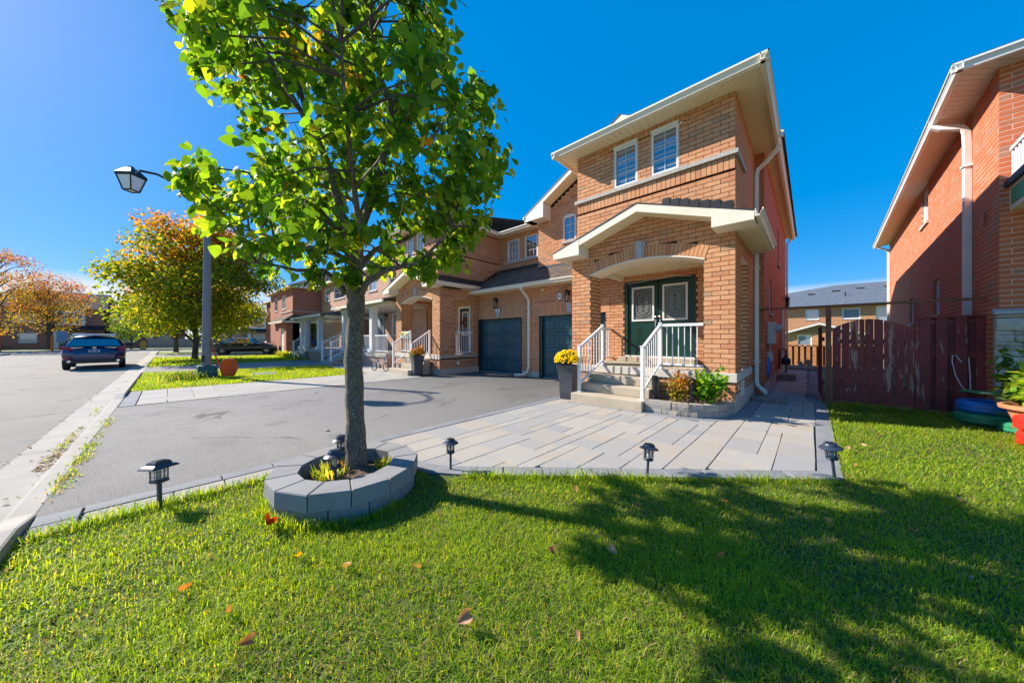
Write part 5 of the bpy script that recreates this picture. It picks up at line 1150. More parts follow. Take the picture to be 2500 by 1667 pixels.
# pale pink semi beside 44
h42 = plain_house('semi_detached_house', 'pale pink brick house with white porch columns, next left of the arched porches', -22.2, -14.2, 8.9, 19, 5.75, TB_PINK, [(-21.0, -19.9, 4.4, 5.35), (-18.2, -17.1, 4.4, 5.35), (-17.9, -17.2, 1.5, 2.8)])
open_porch(h42, -19.9, -14.15, 6.75, 8.9, .66, 3.08, [-15.9, -19.6], TB_PINK)
dd_ = MB().box(-19.75, -18.85, 8.84, 8.9, .66, 2.85).build('front_door', pm('pale_blue_door', (.38, .48, .60), None, rough=.4), h42)
MB().box(-19.25, -18.98, 8.82, 8.84, 1.45, 2.55).build('door_glass', GLASSD, dd_); lantern(h42, -18.5, 8.9, 2.6, 0, -1, 1.2)
railing(h42, [((-15.6, 6.9, .75), (-14.2, 6.9, .75), (-15.6, 6.9, 1.5), (-14.2, 6.9, 1.5), 10)], [])
railing(h42, [((-18.9, 6.9, .75), (-16.15, 6.9, .75), (-18.9, 6.9, 1.5), (-16.15, 6.9, 1.5), 18)], [])
for i, (y_, z_) in enumerate(((5.65, .18), (5.98, .34), (6.3, .50))): MB().box(-19.6, -18.1, y_, 6.75, z_ - .2, z_).build('step', KERBM, h42)
railing(h42, [((-18.15, 5.75, .35), (-18.15, 6.7, .85), (-18.15, 5.75, 1.15), (-18.15, 6.7, 1.65), 7)], [(-18.15, 5.72, .18, 1.2), (-18.15, 6.75, .66, 1.7)], pw=.09)
railing(h42, [((-19.5, 5.75, .35), (-19.5, 6.7, .85), (-19.5, 5.75, 1.15), (-19.5, 6.7, 1.65), 7)], [(-19.5, 5.72, .18, 1.2), (-19.5, 6.75, .66, 1.7)], pw=.09)
h40 = plain_house('semi_detached_house', 'pink brick house with glazed porch and white garage door behind the tree trunk', -30.6, -22.25, 8.9, 19, 5.75, TB_PINK, [(-29.6, -28.4, 4.4, 5.4), (-27.5, -25.3, 4.4, 5.4)])
open_porch(h40, -26.4, -20.9, 6.2, 8.9, .68, 2.75, [-24.9, -22.2, -26.0], TB_MAROON)
for (a, b) in ((-24.7, -22.4), (-25.9, -25.1)): MB().quad((a, 6.42, .7), (b, 6.42, .7), (b, 6.42, 2.6), (a, 6.42, 2.6)).build('porch_glazing', CLEAR, h40, fix=False)
MB().quad((-20.95, 6.42, .7), (-20.95, 8.8, .7), (-20.95, 8.8, 2.6), (-20.95, 6.42, 2.6)).build('porch_glazing', CLEAR, h40, fix=False)
gd_ = MB().box(-24.6, -22.4, 8.80, 8.88, 0, 2.2).build('garage_door', WHITE, h40)
for k in range(4): MB().box(-24.5, -22.5, 8.785, 8.80, .06 + k * .53, .52 + k * .53).build('door_section', WHITE, gd_)
for i, (y_, z_) in enumerate(((5.5, .18), (5.75, .34), (6.0, .52))): MB().box(-26.2, -24.4 + i * .1, y_, 6.2, z_ - .2, z_).build('step', KERBM, h40)
railing(h40, [((-24.5, 5.55, .35), (-24.5, 6.2, .85), (-24.5, 5.55, 1.15), (-24.5, 6.2, 1.65), 5)], [(-24.5, 5.52, .18, 1.2)], pw=.08)
h38 = plain_house('brick_house', 'brown red brick house with projecting bay and skirt roof behind the dark sedan', -39.2, -30.9, 6.9, 17, 5.55, TB_MAROON, [(-34.4, -33.2, 3.9, 5.1), (-37.4, -36.2, 3.9, 5.1)], sidew=())
MB().box(-34.9, -30.88, 6.84, 6.92, 3.55, 3.64).build('stone_band', STONE, h38); MB().box(-30.93, -30.85, 6.9, 9.0, 3.55, 3.64).build('stone_band', STONE, h38)
slope(h38, (-35.4, 6.1, 2.75), (-30.4, 6.1, 2.75), (-30.9, 6.9, 3.3), (-35.0, 6.9, 3.3), SH_BROWN, 'skirt_roof'); slope(h38, (-30.4, 6.1, 2.75), (-30.4, 8.9, 2.75), (-30.9, 8.9, 3.3), (-30.9, 6.9, 3.3), SH_BROWN, 'skirt_roof')
MB().box(-35.4, -30.4, 6.06, 6.12, 2.62, 2.76).build('gutter', CREAM, h38); MB().box(-30.44, -30.38, 6.1, 8.9, 2.62, 2.76).build('gutter', CREAM, h38)
flat_wall('garage_wall', TB_MAROON, h38, (-35.0, 6.45), (1, 0), 4.1, -.1, 2.65, [(1.6, 3.4, -.1, 2.2)]); flat_wall('garage_wall', TB_MAROON, h38, (-30.9, 6.45), (0, 1), 2.4, -.1, 2.65)
gd2 = MB().box(-33.4, -31.6, 6.60, 6.66, 0, 2.2).build('garage_door', WHITE, h38)
h36 = plain_house('brick_house', 'dark red brick house half hidden by the street tree', -49.0, -40.0, 8.2, 18, 5.6, TB_MAROON, [(-44.5, -43.4, 3.9, 5.1), (-42.2, -41.0, 3.9, 5.1), (-42, -40.8, .9, 2.2)])
# houses across the cross street, facing us
def facing(name, label, yc, w, ze, rise, mat, xf=-74.0):
    h = thing(name, label, 'house', (xf, yc, 0)); y0, y1 = yc - w / 2, yc + w / 2
    wins = [(w * .12, w * .30, 3.4, 4.7), (w * .55, w * .75, 3.4, 4.7), (w * .15, w * .32, .8, 2.1), (w * .6, w * .8, .3, 2.2)]
    flat_wall('wall', mat, h, (xf, y0), (0, 1), w, -.2, ze, wins)
    for i, wv in enumerate(wins[:3]): window(h, (xf, y0), (0, 1), *wv, 2, 2, GLASSL if i else GLASS, rec=.08, fw=.1)
    gd = MB().box(xf - .1, xf - .05, y0 + wins[3][0], y0 + wins[3][1], -.1, 2.2).build('garage_door', WHITE, h)
    flat_wall('wall', mat, h, (xf, y1), (-1, 0), 9, -.2, ze); flat_wall('wall', mat, h, (xf - 9, y0), (1, 0), 9, -.2, ze)
    slope(h, (xf + .4, y0 - .3, ze), (xf + .4, y1 + .3, ze), (xf - 4.5, y1 + .3, ze + rise), (xf - 4.5, y0 - .3, ze + rise), SH_BROWN, 'roof', .3)
    slope(h, (xf - 9.4, y1 + .3, ze), (xf - 9.4, y0 - .3, ze), (xf - 4.5, y0 - .3, ze + rise), (xf - 4.5, y1 + .3, ze + rise), SH_BROWN, 'roof', .3)
    for yy, lab in ((y0, 0), (y1, 1)): MB().prism([(xf + .1, yy, ze), (xf - 9.1, yy, ze), (xf - 4.5, yy, ze + rise - .05)], (0, .05, 0)).build('gable', CREAM, h)
    # bay window and porch roof
    b0, b1 = y0 + w * .5, y0 + w * .8
    bw = MB().box(xf, xf + .7, b0, b1, 3.1, 5.2).build('bay_window', WHITE, h)
    for k in range(3): MB().box(xf + .70, xf + .72, b0 + .12 + k * (b1 - b0) / 3.2, b0 + .12 + k * (b1 - b0) / 3.2 + .5, 3.4, 4.8).build('pane', GLASS, bw)
    slope(h, (xf + 1.8, y0 + w * .42, 2.5), (xf + 1.8, y1 + .1, 2.5), (xf, y1 + .1, 3.15), (xf, y0 + w * .42, 3.15), FLASH, 'porch_roof'); MB().box(xf + .2, xf + 1.6, y0 + w * .5, y0 + w * .55, 0, 2.5).build('porch_pillar', CREAM, h)
    return h
facing('brick_house', 'distant brick house with grey gabled roof and white bay window beyond the blue car', -10.3, 8.0, 5.4, 2.6, TB_RED)
facing('brick_house', 'distant red brick house partly behind the leftmost maples', -21.0, 11.0, 5.2, 2.3, TB_MAROON)
facing('brick_house', 'distant house with low grey roof right of the gabled one', -2.0, 7.6, 4.9, 2.3, TB_RED)
facing('brick_house', 'distant house mostly hidden behind the street trees', 9.5, 9.0, 4.4, 2.0, TB_PINK)
fw_ = MB().box(-68.2, -68.0, -2, 14, 0, 1.3).build('board_fence', pm('grey_fence', (.30, .27, .25), (.38, .34, .31), 3, .85), None); tag(fw_, 'long low grey board fence beyond the yellow hydrant', 'fence')
# ------------------------------------------------------------------ trees
def leaf_shape():
    # heart-shaped leaf, unit length along +y, folded along the middle; returns verts, tris
    ys = [.05, .12, .30, .52, .76, 1.0]; ws = [.14, .31, .39, .34, .19, 0]; yo = [-.03, .02, .26, .52, .78]
    V = [(0, y, -.13 * y * y) for y in ys]
    for s in (-1, 1): V += [(s * w, yo[i], .10 * w - .13 * yo[i] ** 2 - (.05 if i == 2 else 0)) for i, w in enumerate(ws[:5])]
    m = range(6); L = range(6, 11); Q = range(11, 16); T = []
    for i in range(4): T += [(m[i], m[i + 1], L[i + 1]), (m[i], L[i + 1], L[i]), (m[i], Q[i + 1], m[i + 1]), (m[i], Q[i], Q[i + 1])]
    T += [(m[4], m[5], L[4]), (m[4], Q[4], m[5])]
    return np.array(V, float), np.array(T)
LV, LT = leaf_shape()
SV = np.array([(0, 0, 0), (.32, .45, .05), (0, 1, -.08), (-.32, .45, .05)]); ST = np.array([(0, 1, 2), (0, 2, 3)])
def frames(tip, nrm):
    y = tip / np.linalg.norm(tip, axis=1, keepdims=True); x = np.cross(y, nrm); x /= np.maximum(np.linalg.norm(x, axis=1, keepdims=True), 1e-6); z = np.cross(x, y)
    return np.stack([x, y, z], axis=2)      # columns
def leaves_mesh(name, pos, tip, nrm, size, colr, mat, parent, shape='heart'):
    V0, T0 = (LV, LT) if shape == 'heart' else (SV, ST)
    Fm = frames(tip, nrm); n = len(pos)
    V = pos[:, None, :] + np.einsum('nij,vj->nvi', Fm, V0) * size[:, None, None]
    F = (T0[None] + (np.arange(n) * len(V0))[:, None, None]).reshape(-1, 3)
    inv = WM[parent].inverted() if parent is not None else Matrix(); off = np.array(inv.translation)
    return npmesh(name, V.reshape(-1, 3) + off, F, mat, parent, np.repeat(colr, len(T0), axis=0))
def tree(name, label, loc, h, r, zb, nleaf, lsize, colf, tr=.14, nclump=60, seed=1, cat='tree', group=None, flat=1.0, mat=None, bark=None, hang=.35, sparse=1.0):
    g = np.random.default_rng(seed); t = thing(name, label, cat, loc, group=group); L = np.array(loc, float)
    zc, rz = (h + zb) / 2, (h - zb) / 2
    C_ = []
    while len(C_) < nclump:
        p = g.uniform(-1, 1, 3)
        if np.linalg.norm(p) > 1 or np.linalg.norm(p) < .35 * g.random(): continue
        sh = 1.0 if p[2] < 0 else 1 - .45 * p[2] ** 1.5
        C_.append((p[0] * r * sh, p[1] * r * sh, zc + p[2] * rz))
    C_ = np.array(C_)
    # trunk and limbs
    m = MB(); top = Vector((*L[:2], L[2])); tz = zb + .25 * (h - zb)
    m.tube([L + (0, 0, -.05), L + (0, 0, .15), L + (g.normal(0, .04), g.normal(0, .04), zb * .9), L + (g.normal(0, .1), g.normal(0, .1), tz), L + (0, 0, h * .8)], [tr * 1.35, tr, tr * .85, tr * .6, tr * .15], 8)
    for c in C_[:: max(1, nclump // 26)]:
        s = max(zb * .75, c[2] - .7 * math.hypot(c[0], c[1]) - .3); m.tube([L + (0, 0, s), L + (c[0] * .45, c[1] * .45, s + (c[2] - s) * .6), L + c], [tr * .35, tr * .2, tr * .06], 5, cap=False)
    m.build('trunk', bark or BARKD, t, smooth=True)
    k = g.integers(0, nclump, nleaf); cr = (.33 * r) * sparse
    d = g.normal(0, 1, (nleaf, 3)); d /= np.linalg.norm(d, axis=1, keepdims=True); d *= (g.random((nleaf, 1)) ** .5) * cr; d[:, 2] *= .55 * flat
    pos = L + C_[k] + d
    tip = g.normal(0, .7, (nleaf, 3)) + d * .8 / cr; tip[:, 2] -= hang; nrm = g.normal(0, .6, (nleaf, 3)) + (0, 0, .9)
    colr = colf(g, C_[k] + d, k, h, r)
    leaves_mesh('crown', pos, tip, nrm, lsize * g.uniform(.7, 1.25, nleaf), colr, mat or LEAF, t, 'simple')['kind'] = 'stuff'
    return t
def mixc(g, n, cols, probs, var=.18):
    c = np.array(cols)[g.choice(len(cols), n, p=np.array(probs) / sum(probs))]; return np.clip(c * (1 + g.normal(0, var, (n, 1))), .005, .9)
def maple_green(g, p, k, h, r):
    n = len(p); top = np.clip((p[:, 2] / h - .55) * 2.2 + (-p[:, 0] - p[:, 1] * .0) / r * .25 + g.normal(0, .25, n) + (np.sin(k * 12.7) * .35), 0, 1)[:, None]
    a = mixc(g, n, [(.09, .17, .02), (.18, .24, .025), (.34, .30, .03)], [4, 4, 4]); b = mixc(g, n, [(.36, .14, .03), (.44, .25, .03), (.22, .10, .04)], [3, 5, 3]); return np.where(top > .5, b, a)
def maple_red(g, p, k, h, r):
    n = len(p); sel = (np.sin(k * 5.3) + g.normal(0, .5, n) + (p[:, 2] / h - .5) * 2.5)[:, None]
    a = mixc(g, n, [(.30, .22, .04), (.20, .19, .05), (.38, .22, .05)], [4, 4, 2]); b = mixc(g, n, [(.30, .085, .06), (.34, .16, .10), (.16, .07, .055)], [4, 4, 4]); return np.where(sel > .3, b, a)
def soft_green(g, p, k, h, r):
    n = len(p); sel = ((p[:, 2] / h - .55) * 3 + p[:, 1] / r + g.normal(0, .5, n))[:, None]
    a = mixc(g, n, [(.10, .17, .05), (.16, .24, .08), (.22, .28, .10)], [4, 4, 2]); b = mixc(g, n, [(.34, .17, .10), (.28, .20, .10)], [4, 3]); return np.where(sel > .9, b, a)
GS = 'maples along the kerb'
tree('maple_tree', 'large maple turning orange at its top left, behind the lamp post', (-29.1, 1.15, 0), 9.4, 3.8, 1.5, 30000, .21, maple_green, .17, 130, 3, group=GS)
tree('maple_tree', 'farther green maple with dark trunk just left of the lamp post foot', (-46.0, .5, 0), 8.0, 3.3, 2.0, 9000, .26, maple_green, .2, 60, 4, group=GS)
tree('maple_tree', 'farthest green maple behind the other kerb trees', (-51.0, 5.0, 0), 8.0, 3.4, 2.0, 8000, .28, maple_green, .2, 60, 5, group=GS)
tree('maple_tree', 'red and yellow maple cut by the left edge of the photo', (-63, -12.4, 0), 11.4, 3.6, 2.0, 7500, .19, maple_red, .2, 90, 6, sparse=1.0, hang=.0)
tree('maple_tree', 'red and gold maple standing alone left of the blue car', (-66, -9.7, 0), 9.2, 3.3, 2.2, 7000, .18, maple_red, .2, 80, 7, hang=.0)
tree('small_tree', 'small pale green and pink tree right behind the blue car', (-62.5, -3.2, 0), 5.6, 1.9, .8, 4500, .17, soft_green, .1, 40, 8)
tree('maple_tree', 'green maple between the far houses, right of the small pale tree', (-62, 4.5, 0), 7.5, 2.8, 1.8, 4500, .24, maple_green, .16, 50, 9)

# ---- the near tree beside the patio
TB = Vector((-3.2, 1.23, 0)); RX = np.array((.7316, .6817, 0)); FX = np.array((-.6817, .7316, 0)); ZT = 3.09
def tp(u, v, dep=0.0):
    # a point of the tree as seen against the photo, at its own depth behind or before the trunk
    z = ZT + dep; return np.array((0, 0, 1.36)) + FX * z + RX * ((u - 1250) / 781 * z) + np.array((0, 0, (826 - v) / 781 * z))
def projuv(P): 
    q = P - np.array(CAM); xc = q @ RX; zc = q @ FX; return 1250 + 781 * xc / zc, 826 - 781 * q[..., 2] / zc
nt = thing('young_street_tree', 'young tree with heart-shaped green leaves in the round stone planter', 'tree', tuple(TB))
limbs = [
 [(870, 690, 0), (862, 650, .02), (835, 570, .08), (808, 416, .15), (747, 275, .3), (718, 160, .4), (690, 20, .5), (670, -160, .55)],
 [(868, 680, 0), (856, 620, -.05), (845, 560, -.10), (797, 390, -.2), (736, 275, -.35), (617, 72, -.55), (560, -60, -.7)],
 [(872, 690, 0), (872, 600, .05), (880, 540, .10), (899, 480, .1), (942, 448, .15), (993, 401, .3), (1060, 330, .4), (1130, 240, .45)],
 [(872, 660, 0), (880, 560, -.05), (925, 440, -.1), (949, 318, -.2), (956, 253, -.2), (913, 152, -.3), (900, 20, -.35), (880, -180, -.4)],
 [(842, 715, .0), (823, 685, .05), (790, 660, .1), (725, 660, .0), (678, 649, -.1), (610, 640, -.25)],
 [(858, 640, .0), (820, 620, .1), (760, 605, .2), (668, 580, .35), (590, 559, .4), (500, 520, .5)],
 [(878, 725, 0), (895, 690, -.1), (940, 660, -.25), (1021, 643, -.3), (1068, 596, -.4), (1110, 540, -.45)],
 [(880, 650, .05), (914, 610, .2), (989, 585, .4), (1060, 540, .55), (1114, 489, .6), (1170, 420, .65)],
 [(872, 640, 0), (878, 560, -.3), (860, 420, -.7), (840, 230, -1.0), (830, 60, -1.1)],
 [(868, 640, 0), (870, 520, .4), (850, 380, .8), (840, 240, 1.1), (850, 60, 1.3), (850, -120, 1.3)],
 [(850, 600, .0), (790, 520, -.1), (700, 460, -.3), (600, 420, -.4), (520, 410, -.45)],
]
tm = MB()
trunk_pts = [np.array(TB) + (0, 0, .06), np.array(TB) + (0, 0, .16), tp(866, 1000, 0), tp(864, 880, 0), tp(868, 780, 0), tp(870, 700, 0)]
trunk_pts[2][:2] = trunk_pts[2][:2] * .6 + np.array(TB)[:2] * .4
gt = np.random.default_rng(9); tpl = []; trd = []
for i in range(5):
    for q in np.linspace(0, 1, 6)[:-1]: tpl.append(trunk_pts[i] * (1 - q) + trunk_pts[i + 1] * q + np.array((*gt.normal(0, .0045, 2), 0))); trd.append(((.125, .096, .082, .077, .076, .083)[i] * (1 - q) + (.125, .096, .082, .077, .076, .083)[i + 1] * q) * (1 + gt.normal(0, .035)))
tm.tube(tpl + [trunk_pts[5]], trd + [.083], 14)
for i in range(len(tm.v)): tm.v[i] = tuple(np.array(tm.v[i]) + gt.normal(0, .0028, 3))
for zz, aa in ((.62, 2.6), (1.02, 4.1), (1.35, 3.2), (1.6, 5.2)): tm.lathe([(0, -.035), (.03, -.02), (.036, 0), (.03, .02), (0, .035)], 8, (TB.x + .066 * math.cos(aa), TB.y + .066 * math.sin(aa), zz))
LP = []
for li, lb in enumerate(limbs):
    pts = [tp(*q) for q in lb]; r0 = (.05, .048, .048, .045, .034, .03, .034, .034, .032, .032, .024)[li]
    n = len(pts); tm.tube(pts, [r0 * (1 - .82 * i / (n - 1)) for i in range(n)], 9)
    for i in range(n - 1):
        for s in np.linspace(0, 1, 5)[:-1]: LP.append((pts[i] * (1 - s) + pts[i + 1] * s, r0 * (1 - .82 * (i + s) / (n - 1)), i + s))
LPp = np.array([p for p, r_, i in LP]); LPi = np.array([i for p, r_, i in LP])
POLY = [(385, -60), (455, 90), (500, 200), (535, 310), (585, 395), (520, 372), (440, 390), (425, 450), (425, 530), (480, 560), (525, 600), (600, 690), (650, 700), (700, 660), (770, 690), (850, 690), (930, 690), (1000, 690), (1085, 665), (1150, 600), (1200, 500), (1222, 390), (1205, 250), (1165, 180), (1110, 240), (1088, 130), (1082, -60)]
def inpoly(u, v):
    if v < -55: return 400 - v * -.05 < u < 1080 and True
    c = False; j = len(POLY) - 1
    for i in range(len(POLY)):
        (xi, yi), (xj, yj) = POLY[i], POLY[j]
        if (yi > v) != (yj > v) and u < (xj - xi) * (v - yi) / (yj - yi) + xi: c = not c
        j = i
    return c
GAPS = [(800, 395, 30), (962, 470, 38), (890, 545, 42), (735, 350, 24), (660, 560, 30), (935, 400, 22), (560, 400, 60), (1075, 215, 38), (740, 700, 30), (845, 620, 34), (1010, 600, 20), (640, 690, 45)]
g = np.random.default_rng(5); CL = []
tries = 0
while len(CL) < 285 and tries < 60000:
    tries += 1
    xr, dp, z = g.uniform(-1.95, 1.6), g.uniform(-1.45, 1.45), g.uniform(1.85, 6.4)
    P = np.array((TB.x, TB.y, 0)) + RX * xr + FX * dp + np.array((0, 0, z))
    e = (dp / 1.4) ** 2 + ((z - 3.9) / 2.75) ** 2 + (xr / 2.0) ** 2 * .55
    if e > 1: continue
    u, v = projuv(P)
    if not (inpoly(u - 10, v) and inpoly(u + 10, v)): continue
    if z > 4.9 and (xr + .35) ** 2 + dp ** 2 > 1.35 ** 2 * (1 - ((z - 4.9) / 1.8) ** 2): continue
    if any((u - a) ** 2 + (v - b) ** 2 < r_ ** 2 for a, b, r_ in GAPS): continue
    if any(np.linalg.norm(P - q) < .19 for q in CL): continue
    CL.append(P)
CL = np.array(CL)
tw = MB(); pos, tip, nrm, siz, crl = [], [], [], [], []
for c in CL:
    dd = np.linalg.norm(LPp - c, axis=1) + np.where(LPp[:, 2] > c[2] - .02, .35, 0) + np.where(LPi < 1.2, .5, 0); i = int(np.argmin(dd)); s = LPp[i]
    mid = (s + c) / 2 + np.array((0, 0, .06)) + g.normal(0, .03, 3); tw.tube([s, mid, c], [.011, .007, .004], 5, cap=False)
    out = c - (np.array((TB.x, TB.y, c[2] - .3))); out /= max(np.linalg.norm(out), .2)
    for t in range(4):
        e = c + out * g.uniform(.05, .22) + g.normal(0, .13, 3) + (0, 0, g.uniform(-.06, .10)); ue, ve = projuv(e)
        if inpoly(ue, ve): tw.tube([c - out * .04, (c + e) / 2 + (0, 0, .02), e], [.004, .003, .002], 4, cap=False)
        u, v = projuv(e)
        nl = int(g.integers(12, 18))
        for k in range(nl):
            f_ = (k + .5) / nl; p = (c * (1 - f_) + e * f_) + g.normal(0, .045, 3)
            td = out * .35 + g.normal(0, .45, 3); td[2] -= .75
            pos.append(p); tip.append(td); nn = g.normal(0, .55, 3) + out * .5 + (0, 0, .45); nrm.append(nn); siz.append(g.uniform(.058, .102))
pos, tip, nrm, siz = map(np.array, (pos, tip, nrm, siz))
U, V_ = projuv(pos); keep = np.zeros(len(pos), bool)
tolr = 46 * g.random(len(pos)) ** 1.5
for du, dv_ in ((0, 0), (1, 0), (-1, 0), (0, 1), (0, -1)): keep |= poly_in(np.stack([U + du * tolr, V_ + dv_ * tolr], 1), POLY)
keep |= (V_ < -50); pos, tip, nrm, siz = pos[keep], tip[keep], nrm[keep], siz[keep]
nL = len(pos); crl = mixc(g, nL, [(.055, .145, .020), (.09, .205, .022), (.15, .27, .025), (.24, .32, .03), (.46, .36, .03), (.42, .16, .03)], [20, 30, 30, 19, 1.2, .25], .15)
# a few turning sprays
for (u0, v0, rad) in ((885, 600, 38), (720, 100, 60), (1040, 350, 24), (860, 190, 30)):
    U, V_ = projuv(pos); near_ = ((U - u0) ** 2 + (V_ - v0) ** 2 < rad ** 2) & (g.random(nL) < .5) & ((pos - np.array(CAM)) @ FX < 3.2); crl[near_] = mixc(g, int(near_.sum()), [(.50, .36, .03), (.45, .22, .03), (.30, .28, .04)], [4, 2, 3])
dist = np.linalg.norm(pos - np.array(CAM), axis=1) / siz; order = np.argsort(dist); near_i, rest = order[:290], order[290:]
tm.build('trunk', BARK, nt, smooth=True)
tw.build('twigs', TWIG, nt, fix=False)['kind'] = 'stuff'
leaves_mesh('crown', pos[rest], tip[rest], nrm[rest], siz[rest], crl[rest], LEAF, nt)['kind'] = 'stuff'
LM = []
for k in range(12):
    me = bpy.data.meshes.new('leaf'); me.from_pydata(LV.tolist(), [], LT.tolist()); a = me.attributes.new('c', 'FLOAT_COLOR', 'FACE')
    c_ = crl[near_i[k * 20]]; a.data.foreach_set('color', np.tile(np.array([*c_, 1], dtype=np.float32), len(LT))); me.materials.append(LEAF); LM.append((me, c_))
FR = frames(tip, nrm)
for i in near_i:
    k = int(np.argmin([np.abs(c_ - crl[i]).sum() for _, c_ in LM])); o = bpy.data.objects.new('leaf', LM[k][0]); col.objects.link(o); o.parent = nt
    M4 = Matrix(FR[i].tolist()).to_4x4() @ Matrix.Scale(float(siz[i]), 4); M4.translation = Vector(pos[i]) - TB; o.matrix_basis = M4
# ------------------------------------------------------------------ planter ring round the tree
pr = thing('stone_planter_ring', 'round raised ring of grey wall blocks around the young tree', 'planter', (-3.07, 1.12, 0))
PC = Vector((-3.09, 1.12, 0))
def ring_block(root, c, r0, r1, a0, a1, z0, z1, mat, name='block', rough=0.0):
    m = MB(); seg = 1; P = lambda r_, a, z: (c.x + r_ * math.cos(a), c.y + r_ * math.sin(a), z)
    g_ = .004; q = [P(r0, a0 + g_ / r0, 0), P(r1, a0 + g_ / r1, 0), P(r1, a1 - g_ / r1, 0), P(r0, a1 - g_ / r0, 0)]
    ch = .008
    jit = lambda: rnd.uniform(-rough, rough)
    lo = [(x, y, z0) for x, y, _ in q]; mid = [(x + jit(), y + jit(), z1 - ch) for x, y, _ in q]; cx_ = sum(p[0] for p in q) / 4; cy_ = sum(p[1] for p in q) / 4
    hi = [(x + (cx_ - x) * .04, y + (cy_ - y) * .04, z1) for x, y, _ in q]
    m.v = lo + mid + hi
    for k in (0, 1):
        for i in range(4): j = (i + 1) % 4; m.f.append((k * 4 + i, k * 4 + j, k * 4 + 4 + j, k * 4 + 4 + i))
    m.f.append((8, 9, 10, 11)); m.f.append((3, 2, 1, 0)); return m.build(name, mat, root)
for i in range(13):
    a0 = 2 * math.pi * (i + .35) / 13; ring_block(pr, PC, .385, .61, a0, a0 + 2 * math.pi / 13, .095, .225, BLOCK, 'block', .003)
for i in range(13):
    a0 = 2 * math.pi * (i + .8) / 13; ring_block(pr, PC, .39, .585, a0, a0 + 2 * math.pi / 13, -.04, .09, BLOCK, 'block', .003)
def blob_ground(name, mat, c, r_, z, amp, n=20, parent=None):
    V, F = [], []
    gg = np.random.default_rng(int(abs(c[0] * 100)))
    V.append((c[0], c[1], z + amp))
    for k in range(1, 9):
        for j in range(n):
            a = 2 * math.pi * j / n; rr = r_ * k / 8; V.append((c[0] + rr * math.cos(a), c[1] + rr * math.sin(a), z + amp * (1 - (k / 8) ** 2) + gg.uniform(-1, 1) * .018))
    F = [(0, 1 + j, 1 + (j + 1) % n) for j in range(n)]; F2 = [(1 + (k - 1) * n + j, 1 + k * n + j, 1 + k * n + (j + 1) % n, 1 + (k - 1) * n + (j + 1) % n) for k in range(1, 8) for j in range(n)]
    m = MB(); m.v = V; m.f = F + F2; return m.build(name, mat, parent, smooth=True)
sl_ = blob_ground('soil', SOIL, (-3.09, 1.12), .39, .09, .05, parent=pr)
def tuft(name, label, cat, c, n, hgt, spread, cols, probs, mat=None, seed=1, width=.012, parent=None, kind=None, lean=.5):
    # clump of strap leaves
    g = np.random.default_rng(seed); a = g.uniform(0, 2 * np.pi, n); r_ = spread * np.sqrt(g.random(n)) * .5
    base = np.stack([c[0] + r_ * np.cos(a), c[1] + r_ * np.sin(a), np.full(n, c[2])], 1); H = hgt * g.uniform(.5, 1.1, n); ln = lean * g.uniform(.3, 1, n)[:, None]
    d = np.stack([np.cos(a), np.sin(a), np.zeros(n)], 1); side = np.stack([-np.sin(a), np.cos(a), np.zeros(n)], 1) * (width * g.uniform(.6, 1.2, n))[:, None]
    up = np.array((0, 0, 1.0)); p1 = base + up * (H * .55)[:, None] + d * H[:, None] * ln * .35; p2 = base + up * (H * (1 - .25 * ln[:, 0]))[:, None] + d * H[:, None] * ln
    V = np.stack([base - side * .6, base + side * .6, p1 - side, p1 + side, p2], 1).reshape(-1, 3); F = (np.array([(0, 1, 3), (0, 3, 2), (2, 3, 4)])[None] + (np.arange(n) * 5)[:, None, None]).reshape(-1, 3)
    cc = np.repeat(mixc(g, n, cols, probs), 3, axis=0)
    o = npmesh(name, V, F, mat or LEAF, parent, cc)
    if label: tag(o, label, cat)
    if kind: o['kind'] = kind
    return o
GC = [(.16, .26, .03), (.26, .32, .05), (.36, .32, .10)]
tuft('grass_tuft', 'yellow green grass tuft inside the planter, front left of the trunk', 'plant', (-3.15, .98, .10), 70, .15, .26, GC, [4, 4, 2], seed=2)
tuft('grass_tuft', 'small leafy tuft inside the planter, right of the trunk', 'plant', (-2.98, 1.40, .10), 40, .13, .14, GC, [3, 4, 2], seed=3, width=.016)
tuft('grass_tuft', 'reddish dry tuft inside the planter, behind the far path light', 'plant', (-3.30, 1.12, .10), 26, .12, .14, [(.40, .14, .05), (.40, .30, .10)], [2, 2], seed=4, width=.018)

